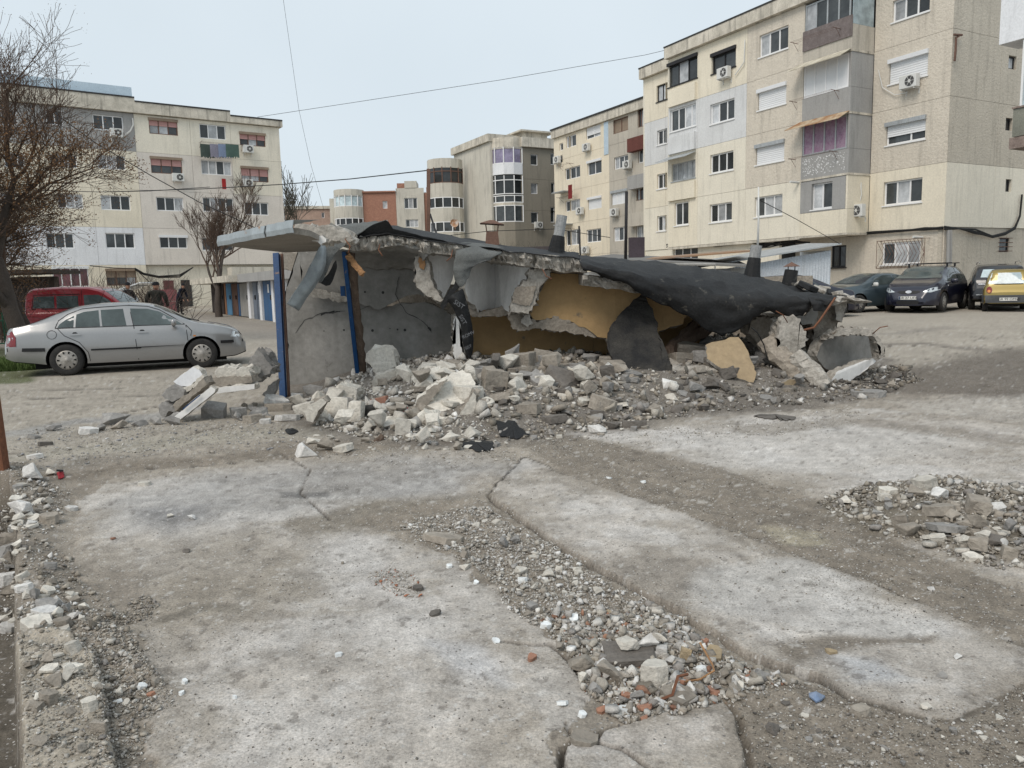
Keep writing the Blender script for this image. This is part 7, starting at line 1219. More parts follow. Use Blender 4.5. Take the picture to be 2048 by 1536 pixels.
def make_car(name, label, loc, rz, L, W, Hh, prof, belt, zb, hw, wheels, paint, rw=.31, tyre_w=.2, roofw=.63, wind=None, side=(), glass=None, s=1.):
    """prof/belt/zb/hw: control points along x (0 rear .. L front)"""
    root = thing(name, label, 'car', loc, rz); n = 64; xs = L*(1-np.cos(np.linspace(0, math.pi, n)))/2; xs[0] = .0; xs[-1] = L
    def itp(c, x, sm=True):
        a = np.array(c, float); f = lambda q: np.interp(q, a[:, 0], a[:, 1]); k = .05
        return (f(x-k)+2*f(x-k/2)+2*f(x)+2*f(x+k/2)+f(x+k))/8 if sm else f(x)
    T, Bz, ZB, HW = itp(prof, xs), itp(belt, xs), itp(zb, xs), itp(hw, xs); Bz = np.minimum(Bz, T-.015); V_, m = [], 0
    for i in range(n):
        w, t, b, z0 = HW[i], T[i], Bz[i], ZB[i]; g = min(1, max(0, (t-b-.05)/.3)); wr = w*(.93+(roofw/.86*.0+ (roofw/ .86) - .93)*g)
        sec = [(0, z0), (.75*w, z0), (.95*w, z0+.03), (.99*w, z0+.12), (w, z0+.5*(b-z0)), (.985*w, b-.12), (.96*w, b-.03), (.935*w, b+.0), (.935*w*(1-.45)+wr*.45+.012*g, b+(t-b)*.45), (wr+.015*g, t-.075*g-.006), (wr-.045, t-.028*g-.002), (.72*wr, t-.008), (.36*wr, t), (0, t+.002)]
        m = len(sec); V_ += [(xs[i], y, z) for y, z in sec]+[(xs[i], -y, z) for y, z in sec[-2:0:-1]]
    K = 2*m-2; mb = MB(); mb.v = V_
    for i in range(n-1):
        for k in range(K): mb.f.append((i*K+k, i*K+(k+1) % K, (i+1)*K+(k+1) % K, (i+1)*K+k)); mb.mi.append(0)
    mb.f += [tuple(range(K))[::-1], tuple((n-1)*K+k for k in range(K))]; mb.mi += [0, 0]
    body = mb.build('body', [paint, M_under], root, world=False); body.data.materials
    # wheel arches cut into the body
    ct = MB()
    for wx in wheels:
        for sgn in (-1, 1): ct.lathe([(0, sgn*.42), (rw+.055, sgn*.42), (rw+.055, sgn*1.2), (0, sgn*1.2)], 28, 1, (wx, 0, rw))
    cto = ct.build('cutter', M_under); cto.parent = root; md = body.modifiers.new('b', 'BOOLEAN'); md.operation = 'DIFFERENCE'; md.object = cto; md.solver = 'EXACT'; bpy.context.view_layer.update()
    me = bpy.data.meshes.new_from_object(body.evaluated_get(bpy.context.evaluated_depsgraph_get())); body.modifiers.clear(); body.data = me; bpy.data.objects.remove(cto)
    if len(me.materials) < 2: me.materials.clear(); me.materials.append(paint); me.materials.append(M_under)
    for p_ in me.polygons:
        c = p_.center; inn = any(abs(math.hypot(c.x-wx, c.z-rw)-(rw+.055)) < .012 and abs(p_.normal.y) < .3 or (math.hypot(c.x-wx, c.z-rw) < rw+.05 and abs(c.y) < .5) for wx in wheels); p_.material_index = 1 if (inn or (p_.normal.z < -.8 and c.z < .4)) else 0; p_.use_smooth = not inn
    try: me.set_sharp_from_angle(angle=math.radians(38))
    except Exception: pass
    bm = bmesh.new(); bm.from_mesh(me); bv = BVHTree.FromBMesh(bm); bm.free()
    def decal(nm, poly, mat, axis='side', off=.006, par=root, lab=None, th=.0, cuts=2):
        """poly in (x,z) for side (+y: left, -y: right via sign), (y,z) for front/rear, (x,y) for top; projected on the body skin"""
        b2 = bmesh.new(); vs = [b2.verts.new((a, b, 0)) for a, b in poly]; f = b2.faces.new(vs)
        bmesh.ops.triangulate(b2, faces=[f])
        for _ in range(cuts): bmesh.ops.subdivide_edges(b2, edges=[e for e in b2.edges if e.calc_length() > .12], cuts=1); bmesh.ops.triangulate(b2, faces=b2.faces)
        ok = True
        for v in b2.verts:
            a, b = v.co.x, v.co.y
            if axis in ('right', 'left'): sg = -1 if axis == 'right' else 1; o_, d_ = Vector((a, sg*3, b)), Vector((0, -sg, 0))
            elif axis == 'front': o_, d_ = Vector((L+2, a, b)), Vector((-1, 0, 0))
            elif axis == 'rear': o_, d_ = Vector((-2, a, b)), Vector((1, 0, 0))
            else: o_, d_ = Vector((a, b, 4)), Vector((0, 0, -1))
            h = bv.ray_cast(o_, d_)
            if h[0] is None: h = bv.find_nearest(o_+d_*2.2)
            v.co = h[0]-d_*off
        bmesh.ops.recalc_face_normals(b2, faces=b2.faces); mm = bpy.data.meshes.new(nm); b2.to_mesh(mm); b2.free(); mm.materials.append(mat)
        for q in mm.polygons: q.use_smooth = True
        o = bpy.data.objects.new(nm, mm); COL.objects.link(o); o.parent = par; return o
    def line(nm, pts, w, mat, axis, off=.009, par=root):
        P = [Vector(p_) for p_ in pts]; poly = []; Lf, Rt = [], []
        for i, p_ in enumerate(P):
            d = (P[min(i+1, len(P)-1)]-P[max(i-1, 0)]).normalized(); q = Vector((-d.y, d.x))*w/2; Lf.append(p_+q); Rt.append(p_-q)
        return decal(nm, [tuple(q) for q in Lf+Rt[::-1]], mat, axis, off, par, cuts=1)
    for wx in wheels:
        for sgn in (-1, 1):
            yc = sgn*(W/2-tyre_w/2-.015); t = MB(); h = tyre_w/2; t.lathe([(rw*.60, -h*.8), (rw*.88, -h), (rw*.985, -h*.7), (rw, -h*.3), (rw, h*.3), (rw*.985, h*.7), (rw*.88, h), (rw*.60, h*.8), (rw*.58, 0)], 30, 1); to = t.build('wheel', M_tyre, root, world=False, smooth=True); to.location = (wx, yc, rw)
            r = MB(); e = sgn*h; r.lathe([(0, e*.98), (rw*.12, e*.98), (rw*.15, e*.88), (rw*.5, e*.93), (rw*.62, e*.80), (rw*.62, -e*.6), (0, -e*.6)], 30, 1); ro = r.build('wheel_cover', M_hub, to, world=False, smooth=True)
            sl = MB()
            for k in range(10):
                a = 6.283*k/10; q = [(rw*rr*math.cos(a+da), e*.94+sgn*.004, rw*rr*math.sin(a+da)) for rr, da in ((.40, -.06), (.40, .06), (.55, .11), (.55, -.11))]; sl.prism(q, (0, sgn*.004, 0))
            so = sl.build('cover_slots', M_under, to, world=False); so['kind'] = 'stuff'
    return root, decal, line
def mirror_part(root, x, y, z, m, s=1.):
    mb = MB(); mb.box((x, y, z), (.10*s, .2*s, .14*s)); mb.bar((x-.02, y*.9, z-.05), (x-.02, y*.72, z-.07), .05, .05); return mb.build('door_mirror', m, root, world=False, bevel=.03, smooth=True)
def plate_text(root, x, y, z, rz, txt, w=.52, d=1, blue=True):
    mb = MB(); mb.box((0, 0, 0), (.012, w, .11)); o = mb.build('number_plate', M_plate, root, world=False); o.location = (x, y, z); o.rotation_euler = (0, 0, rz)
    cu = bpy.data.curves.new('t', 'FONT'); cu.body = txt; cu.size = .115; cu.extrude = .001; cu.align_x = 'CENTER'; cu.align_y = 'CENTER'; tmp = bpy.data.objects.new('tmp', cu); COL.objects.link(tmp); bpy.context.view_layer.update(); me = bpy.data.meshes.new_from_object(tmp.evaluated_get(bpy.context.evaluated_depsgraph_get())); bpy.data.objects.remove(tmp)
    me.materials.append(M_black); t = bpy.data.objects.new('plate_lettering', me); COL.objects.link(t); t.parent = o; t.location = (.008*d, .02*d, -.002); t.rotation_euler = (math.radians(90), 0, math.radians(90)*d)
    if blue: mb = MB(); mb.box((.007*d, -w/2*d+.025*d if d > 0 else w/2-.025, 0), (.004, .04, .1)); mb.build('blue_band', M_blue, o, world=False)
    return o
for _m in (M_cg_, M_cgl):
    for q in _m.node_tree.nodes:
        if q.type == 'BUMP': q.inputs['Strength'].default_value = .02
# ---- silver saloon: rear wheel and front wheel contact points read from the photograph
w1, w2 = gnd(138, 751), gnd(406, 735); hd = math.atan2(w2[1]-w1[1], w2[0]-w1[0]); ws = np.linalg.norm(w2-w1)/2.512
def place_side(w1, hd, wx, W, s):              # contact patch of the near (right) rear wheel -> root origin
    ux = np.array([math.cos(hd), math.sin(hd)]); uy = np.array([-ux[1], ux[0]]); p_ = np.array(w1[:2])-ux*wx*s+uy*(W/2-.1)*s; return (p_[0], p_[1], gz(*p_)+.0)
oct_prof = [(0, .62), (.04, .88), (.12, .985), (.4, 1.03), (.62, 1.10), (.95, 1.25), (1.3, 1.37), (1.75, 1.425), (2.25, 1.43), (2.65, 1.39), (2.95, 1.28), (3.3, 1.08), (3.5, .985), (3.9, .915), (4.2, .84), (4.36, .76), (4.46, .62), (4.51, .45)]
R_, dec, lin = make_car('parked_car', 'silver hatchback saloon parked side-on at left, nearest car', place_side(w1, hd, 1.10, 1.73, ws), hd, 4.51, 1.73, 1.43, oct_prof, [(0, .5), (.1, .86), (.5, .94), (1.5, .925), (3.0, .90), (3.5, .885), (4.1, .78), (4.35, .68), (4.51, .4)], [(0, .36), (.15, .30), (.5, .25), (.8, .2), (3.9, .19), (4.3, .21), (4.51, .28)], [(0, .58), (.06, .70), (.2, .79), (.8, .85), (1.6, .865), (3.2, .865), (3.9, .84), (4.25, .76), (4.42, .64), (4.51, .5)], (1.10, 3.612), M_silver, rw=.315, roofw=.60)
R_.scale = (ws,)*3
for sd in ('right', 'left'):
    dec('side_window', [(1.30, .965), (1.74, .965), (1.72, 1.285), (1.46, 1.26), (1.32, 1.21)], M_cgl, sd); dec('quarter_window', [(.98, .965), (1.26, .965), (1.28, 1.19), (1.14, 1.12), (1.02, 1.03)], M_cgl, sd); dec('side_window', [(1.78, .965), (2.22, .965), (2.17, 1.30), (1.76, 1.288)], M_cgl, sd); dec('side_window', [(2.36, .96), (3.28, .94), (3.10, 1.07), (2.84, 1.22), (2.62, 1.285), (2.30, 1.30)], M_cgl, sd)
    for pts in ([(2.28, 1.38), (2.36, .9), (2.40, .25)], [(3.34, .93), (3.36, .6), (3.30, .25)], [(.98, .95), (1.10, .8), (1.35, .66), (1.50, .45), (1.52, .27)], [(3.34, .93), (3.45, .8), (3.42, .7)]): lin('door_seam', pts, .012, M_trim, sd)
    lin('rub_strip', [(1.55, .50), (3.30, .50)], .035, M_trim, sd, .022); lin('bumper_strip', [(.06, .56), (.74, .54)], .07, M_trim, sd, .018); lin('bumper_strip', [(4.0, .54), (4.46, .54)], .06, M_trim, sd, .018)
    lin('window_frame', [(.94, .955), (1.0, 1.1), (1.16, 1.22), (1.42, 1.32), (1.74, 1.345), (2.26, 1.365), (2.62, 1.335), (2.84, 1.26), (3.12, 1.08), (3.32, .945), (2.3, .95), (.94, .952)], .014, M_trim, sd, .005)
    for hx in (1.28, 2.50): dec('door_handle', [(hx-.10, .80), (hx+.12, .80), (hx+.10, .835), (hx-.08, .835)], M_silver, sd, .028); dec('handle_recess', [(hx-.05, .825), (hx+.07, .825), (hx+.03, .865), (hx-.02, .865)], M_trim, sd, .005)
    dec('tail_lamp', [(.05, .62), (.24, .62), (.25, .80), (.18, .93), (.08, .93)], M_lampr, sd, .012); dec('reverse_lamp', [(.12, .74), (.20, .74), (.20, .80), (.12, .80)], M_lampw, sd, .012)
    dec('headlamp', [(4.20, .64), (4.40, .62), (4.38, .74), (4.26, .76)], M_lampw, sd, .008); dec('indicator', [(3.47, .68), (3.52, .68), (3.52, .71), (3.47, .71)], M_lampo, sd)
c_ = [(.88+.085*math.cos(a), .83+.085*math.sin(a)) for a in np.linspace(0, 6.28, 15)]; lin('fuel_flap_seam', c_, .008, M_trim, 'right')
dec('windscreen', [(2.75, -.52), (3.42, -.66), (3.46, 0), (3.42, .66), (2.75, .52), (2.72, 0)], M_cgl, 'top', .008); dec('rear_window', [(.42, -.5), (1.2, -.5), (1.24, 0), (1.2, .5), (.42, .5)], M_cg_, 'top', .008)
mirror_part(R_, 3.12, -.97, .99, M_silver); mirror_part(R_, 3.12, .97, .99, M_silver); mb = MB(); mb.bar((3.36, -.3, 1.05), (3.60, -.62, 1.0), .02, .02); mb.build('wiper', M_trim, R_, world=False)
dec('front_grille', [(-.4, .62), (.4, .62), (.42, .72), (-.42, .72)], M_trim, 'front', .01)
mb = MB(); mb.box((2.3, 0, .2), (3.6, 1.2, .12)); mb.build('underbody', M_under, R_, world=False)
# ---- red van-like car behind it
w1 = gnd(120, 690); 
kg_prof = [(0, .7), (.05, 1.2), (.12, 1.62), (.3, 1.78), (1.2, 1.82), (2.1, 1.80), (2.5, 1.70), (2.9, 1.42), (3.2, 1.15), (3.6, 1.02), (3.85, .9), (3.98, .6)]
def gpl(x, y): q = gnd(x, y); return (q[0], q[1], gz(q[0], q[1]))
R_, dec, lin = make_car('parked_car', 'red boxy estate van behind the silver car', np.array([at(72, 620, 22.9)[0], 22.9, gz(at(72, 620, 22.9)[0], 22.9)]), math.radians(1), 3.99, 1.7, 1.82, kg_prof, [(0, .6), (.1, 1.02), (3.2, 1.02), (3.6, .9), (3.98, .5)], [(0, .3), (.3, .22), (3.7, .22), (3.98, .3)], [(0, .74), (.1, .82), (.5, .84), (3.2, .84), (3.75, .76), (3.98, .58)], (.75, 3.2), M_red, roofw=.72)
R_.scale = (.9, .9, .9)
for sd in ('right', 'left'):
    dec('side_window', [(.35, 1.14), (1.05, 1.14), (1.05, 1.52), (.42, 1.52)], M_cgl, sd); dec('side_window', [(1.12, 1.14), (1.82, 1.14), (1.80, 1.52), (1.12, 1.52)], M_cgl, sd); dec('side_window', [(2.0, 1.12), (3.0, 1.10), (2.75, 1.38), (2.45, 1.53), (1.98, 1.53)], M_cgl, sd)
    lin('window_frame', [(.32, 1.12), (.40, 1.56), (1.86, 1.56), (1.86, 1.12), (.32, 1.11)], .025, M_trim, sd, .005); lin('door_seam', [(1.92, 1.7), (1.92, .3)], .012, M_trim, sd)
    dec('tail_lamp', [(.04, .8), (.13, .8), (.13, 1.15), (.06, 1.15)], M_lampr, sd, .008)
dec('windscreen', [(2.45, -.5), (3.15, -.62), (3.18, 0), (3.15, .62), (2.45, .5)], M_cgl, 'top', .01); mirror_part(R_, 2.9, -.93, 1.15, M_trim, 1.2)
# ---- navy hatchback with roof bars (faces the camera)
au = [(0, .6), (.05, .95), (.2, 1.2), (.5, 1.40), (.9, 1.49), (1.8, 1.53), (2.3, 1.50), (2.7, 1.36), (3.1, 1.16), (3.4, 1.04), (3.8, .93), (4.05, .80), (4.17, .60), (4.22, .42)]
q0 = gpl(1884, 624); w1_, w2_ = gnd(1862, 621), gnd(1939, 611); hdA = math.atan2(w1_[1]-w2_[1], w1_[0]-w2_[0]); sA = np.linalg.norm(w1_-w2_)/2.6; hdA = math.radians(227)
def from_front_left_wheel(q, hd, wx, W):        # q: contact of the front-left wheel (car's left side is +y)
    ux = np.array([math.cos(hd), math.sin(hd)]); uy = np.array([-ux[1], ux[0]]); p_ = np.array(q[:2])-ux*wx-uy*(W/2-.1); return (p_[0], p_[1], gz(*p_))
R_, dec, lin = make_car('parked_car', 'navy hatchback with roof bars, facing the yard under the roughcast wall', from_front_left_wheel(q0, hdA, 3.35, 1.76), hdA, 4.22, 1.76, 1.53, au, [(0, .5), (.1, .9), (.5, 1.02), (2.0, .98), (3.2, .93), (3.7, .82), (4.1, .6), (4.22, .35)], [(0, .34), (.3, .22), (3.9, .18), (4.22, .22)], [(0, .66), (.1, .76), (.5, .85), (1.2, .88), (3.2, .88), (3.7, .83), (4.0, .72), (4.15, .58), (4.22, .45)], (.78, 3.38), M_navy, rw=.32, roofw=.62)
for sd in ('right', 'left'):
    dec('side_window', [(1.78, .99), (2.95, .98), (2.6, 1.24), (2.2, 1.41), (1.78, 1.43)], M_cg_, sd); dec('side_window', [(.55, 1.08), (1.70, 1.0), (1.70, 1.43), (1.1, 1.42), (.7, 1.3)], M_cg_, sd); lin('door_seam', [(1.74, 1.45), (1.74, .25)], .01, M_trim, sd); lin('door_seam', [(2.95, .95), (2.95, .3)], .01, M_trim, sd)
    dec('indicator', [(3.05, .83), (3.12, .83), (3.12, .87), (3.05, .87)], M_pvc, sd)
dec('windscreen', [(2.4, -.56), (3.22, -.68), (3.3, 0), (3.22, .68), (2.4, .56), (2.36, 0)], M_cgl, 'top', .01)
for sg in (-1, 1): dec('headlamp', [(sg*.40, .66), (sg*.62, .64), (sg*.80, .72), (sg*.82, .84), (sg*.60, .78)], M_lampw, 'front', .012)
dec('grille', [(-.34, .66), (-.2, .60), (.2, .60), (.34, .66), (.30, .70), (-.30, .70)], M_trim, 'front', .01); dec('badge', [(.09*math.cos(a), .665+.05*math.sin(a)) for a in np.linspace(0, 5.9, 12)], M_chrome, 'front', .02); dec('lower_intake', [(-.5, .26), (.5, .26), (.56, .38), (-.56, .38)], M_trim, 'front', .01)
R_.scale = (1.1, 1.1, 1.06); plate_text(R_, 4.25, 0, .47, 0, 'GR 27 UFA'); mirror_part(R_, 2.85, .98, 1.0, M_navy); mirror_part(R_, 2.85, -.98, 1.0, M_navy)
for x in (1.2, 2.15): mb = MB(); mb.bar((x, -.72, 1.60), (x, .72, 1.60), .05, .03); mb.bar((x, -.58, 1.48), (x, -.58, 1.6), .05, .05); mb.bar((x, .58, 1.48), (x, .58, 1.6), .05, .05); mb.build('roof_bar', M_trim, R_, world=False)
# ---- dark grey saloon
bw = [(0, .6), (.05, .95), (.5, 1.05), (.85, 1.13), (1.3, 1.33), (1.8, 1.42), (2.5, 1.41), (2.9, 1.28), (3.25, 1.10), (3.5, 1.0), (4.1, .92), (4.35, .80), (4.48, .6), (4.52, .4)]
q0 = gpl(1712, 626); hdB = math.radians(200)
R_, dec, lin = make_car('parked_car', 'slate-grey saloon between the tin shed and the navy hatchback', from_front_left_wheel(q0, hdB, 3.7, 1.82), hdB, 4.52, 1.82, 1.42, bw, [(0, .5), (.1, .9), (1, .98), (3.3, .92), (4.0, .8), (4.4, .6), (4.52, .35)], [(0, .34), (.3, .22), (4.2, .18), (4.52, .22)], [(0, .7), (.1, .8), (.6, .88), (3.5, .9), (4.1, .82), (4.4, .66), (4.52, .5)], (.85, 3.62), M_bmw, rw=.32, roofw=.60)
for sd in ('right', 'left'):
    dec('side_window', [(1.98, .99), (3.05, .97), (2.75, 1.18), (2.4, 1.32), (1.98, 1.33)], M_cg_, sd); dec('side_window', [(.98, 1.02), (1.9, 1.0), (1.9, 1.33), (1.5, 1.30)], M_cg_, sd); lin('door_seam', [(1.94, 1.35), (1.94, .25)], .01, M_trim, sd)
dec('windscreen', [(2.55, -.52), (3.35, -.68), (3.42, 0), (3.35, .68), (2.55, .52)], M_cg_, 'top', .01); mirror_part(R_, 3.0, .99, 1.0, M_acw); mirror_part(R_, 3.0, -.99, 1.0, M_acw)
for sg in (-1, 1): dec('headlamp', [(sg*.5, .62), (sg*.8, .64), (sg*.8, .74), (sg*.5, .72)], M_lampw, 'front', .012)
# ---- dark saloon by the shed
q0 = gpl(1512, 606); P = at(1448, 560, 26.4); 
R_, dec, lin = make_car('parked_car', 'dark blue saloon half hidden behind the sunken roof, before the white shed', (P[0]+.1, P[1], gz(P[0], P[1])), math.radians(3), 4.4, 1.8, 1.45, [(0, .6), (.05, .9), (.5, 1.02), (1.0, 1.25), (1.5, 1.42), (2.3, 1.45), (2.8, 1.32), (3.2, 1.1), (3.5, 1.0), (4.1, .88), (4.4, .5)], [(0, .5), (.1, .88), (1, .96), (3.3, .92), (4.1, .75), (4.4, .35)], [(0, .3), (.3, .22), (4.2, .2), (4.4, .25)], [(0, .7), (.1, .8), (.6, .87), (3.5, .88), (4.1, .78), (4.4, .5)], (.8, 3.5), M_navy, roofw=.6)
for sd in ('right', 'left'): dec('side_window', [(1.95, .99), (3.0, .97), (2.7, 1.2), (2.4, 1.34), (1.95, 1.35)], M_cgl, sd); dec('side_window', [(1.0, 1.02), (1.87, 1.0), (1.87, 1.36), (1.5, 1.33)], M_cg_, sd)
dec('windscreen', [(2.5, -.5), (3.25, -.66), (3.25, .66), (2.5, .5)], M_glasspale, 'top', .01); dec('rear_window', [(.55, -.55), (1.35, -.5), (1.35, .5), (.55, .55)], M_glasspale, 'top', .01)
# ---- black suv seen from behind
P = at(2000, 600, 27.6)
R_, dec, lin = make_car('parked_car', 'black sport utility car seen from behind, between navy and mustard cars', (P[0]-.15, P[1]-.2, gz(P[0], P[1])), math.radians(62), 4.4, 1.84, 1.66, [(0, .7), (.04, 1.02), (.12, 1.12), (.35, 1.45), (.6, 1.60), (1.5, 1.66), (2.4, 1.63), (2.9, 1.42), (3.3, 1.15), (3.9, 1.05), (4.25, .85), (4.4, .5)], [(0, .6), (.1, 1.0), (1, 1.08), (3.3, 1.02), (4.1, .85), (4.4, .4)], [(0, .42), (.3, .3), (4.2, .28), (4.4, .34)], [(0, .82), (.1, .88), (.6, .91), (3.5, .91), (4.1, .8), (4.4, .55)], (.82, 3.5), M_ink, rw=.35, roofw=.66)
dec('rear_window', [(-.6, 1.18), (.6, 1.18), (.52, 1.46), (-.52, 1.46)], M_glasspale, 'rear', .01); dec('tail_lamp_band', [(-.86, 1.02), (.86, 1.02), (.84, 1.10), (-.84, 1.10)], M_lampr, 'rear', .01); dec('chrome_strip', [(-.72, .55), (.72, .55), (.72, .59), (-.72, .59)], M_chrome, 'rear', .02); dec('badge', [(.35, .93), (.66, .93), (.66, .96), (.35, .96)], M_chrome, 'rear', .02); plate_text(R_, -.03, 0, .84, 0, 'GR 10', d=-1)
for sd in ('left', 'right'): dec('side_window', [(.75, 1.15), (3.0, 1.12), (2.6, 1.48), (1.0, 1.52)], M_cg_, sd)
for sg in (-1, 1): mb = MB(); mb.tube([(.7, sg*.62, 1.68), (.9, sg*.62, 1.74), (2.2, sg*.62, 1.74), (2.4, sg*.62, 1.66)], .02, 5); mb.build('roof_rail', M_chrome, R_, world=False)
# ---- mustard small hatchback seen from behind, cut by the frame
q0 = gpl(1992, 629); ux = math.radians(84)
mt = [(0, .6), (.04, .84), (.06, .9), (.14, 1.12), (.28, 1.38), (.4, 1.45), (1.2, 1.48), (2.0, 1.44), (2.5, 1.15), (2.8, .98), (3.3, .8), (3.5, .5)]
hdM = math.radians(60); uxv = np.array([math.cos(hdM), math.sin(hdM)]); uyv = np.array([-uxv[1], uxv[0]]); cM = at(2015, 620, 26.4); pM = np.array(cM[:2])
R_, dec, lin = make_car('parked_car', 'mustard-yellow little hatchback with grey bumper, rearmost at the right edge', (pM[0], pM[1], gz(*pM)), hdM, 3.5, 1.5, 1.48, mt, [(0, .5), (.1, .88), (2.6, .88), (3.3, .7), (3.5, .4)], [(0, .30), (.3, .2), (3.3, .2), (3.5, .3)], [(0, .68), (.05, .72), (.3, .75), (2.7, .75), (3.2, .68), (3.5, .45)], (.55, 2.9), M_must, rw=.27, tyre_w=.16, roofw=.60)
dec('rear_window', [(-.60, .97), (.60, .97), (.50, 1.34), (-.50, 1.34)], M_glasspale, 'rear', .012); dec('bumper', [(-.66, .32), (.66, .32), (.69, .58), (-.69, .58)], M_gbump, 'rear', .04); dec('window_gasket', [(-.64, .94), (.64, .94), (.64, .965), (-.64, .965)], M_trim, 'rear', .01)
for sd in ('left', 'right'): dec('bumper_side', [(.02, .34), (.30, .34), (.30, .56), (.02, .58)], M_gbump, sd, .03); dec('side_window', [(.35, .95), (2.4, .93), (2.0, 1.3), (.5, 1.32)], M_cg_, sd)
for sg in (-1, 1): dec('tail_lamp', [(sg*.56+.085*math.cos(a), .76+.12*math.sin(a)) for a in np.linspace(0, 5.9, 12)], M_lampr, 'rear', .02); dec('indicator', [(sg*.57+.05*math.cos(a), .72+.05*math.sin(a)) for a in np.linspace(0, 5.9, 10)], M_lampo, 'rear', .028)
plate_text(R_, -.06, 0, .44, 0, 'GR 99 OMW', d=-1, blue=False)
# ---- pale car with an open tailgate, and another pale roof beyond
P = at(214, 610, 35)
R_, dec, lin = make_car('parked_car', 'white estate with its tailgate raised, beyond the red van', (at(262, 600, 36)[0], 36.2, gz(-18, 36)), math.radians(176), 4.2, 1.75, 1.5, [(0, .6), (.06, 1.0), (.3, 1.3), (.6, 1.46), (1.6, 1.5), (2.4, 1.44), (2.9, 1.2), (3.3, 1.0), (3.9, .85), (4.2, .5)], [(0, .5), (.1, .9), (1, .98), (3.3, .92), (4.2, .4)], [(0, .3), (.3, .22), (4.2, .25)], [(0, .7), (.2, .84), (3.4, .86), (4.2, .5)], (.8, 3.4), M_wcar)
for sd in ('left', 'right'): dec('side_window', [(.6, 1.02), (2.9, 1.0), (2.4, 1.34), (.8, 1.38)], M_cgl, sd)
mb = MB(); mb.hexa([(.35, -.6, 1.42), (.35, .6, 1.42), (-.75, .6, 1.72), (-.75, -.6, 1.72), (.35, -.6, 1.48), (.35, .6, 1.48), (-.75, .6, 1.78), (-.75, -.6, 1.78)]); mb.build('raised_tailgate', M_wcar, R_, world=False, bevel=.02); mb = MB(); mb.hexa([(.1, -.45, 1.47), (.1, .45, 1.47), (-.5, .45, 1.63), (-.5, -.45, 1.63), (.1, -.45, 1.49), (.1, .45, 1.49), (-.5, .45, 1.65), (-.5, -.45, 1.65)]); mb.build('tailgate_glass', M_cg_, R_, world=False)
# ============================================================= PEOPLE
M_jk = M('black_jacket', (.012, .013, .016), bump=.2, rough=.8); M_jg = M('dark_olive_jacket', (.022, .024, .02), bump=.3, rough=.85); M_jn = M('dark_navy_coat', (.014, .016, .028), bump=.2); M_tr = M('dark_trousers', (.02, .02, .024), bump=.2); M_skin = M('skin', (.42, .24, .17), (.36, .2, .14), bump=.05, fine=.04, rough=.55, spec=.3); M_cap = M('dark_cap', (.015, .016, .02), bump=.2); M_shoe = M('dark_shoes', (.02, .018, .017)); M_paper = M('white_paper', (.75, .75, .76), bump=0)
def skin_obj(name, verts, edges, rads, mat, par, sub=2):
    me = bpy.data.meshes.new(name); me.from_pydata(verts, edges, []); o = bpy.data.objects.new(name, me); COL.objects.link(o); m = o.modifiers.new('s', 'SKIN'); o.modifiers.new('u', 'SUBSURF').levels = sub
    for i, v in enumerate(me.skin_vertices[0].data): v.radius = rads[i] if hasattr(rads[i], '__len__') else (rads[i],)*2; v.use_root = (i == 0)
    m.use_smooth_shade = True; bpy.context.view_layer.update(); e = bpy.data.meshes.new_from_object(o.evaluated_get(bpy.context.evaluated_depsgraph_get())); o.modifiers.clear(); o.data = e; e.materials.clear(); e.materials.append(mat); o.parent = par
    for p_ in e.polygons: p_.use_smooth = True
    return o
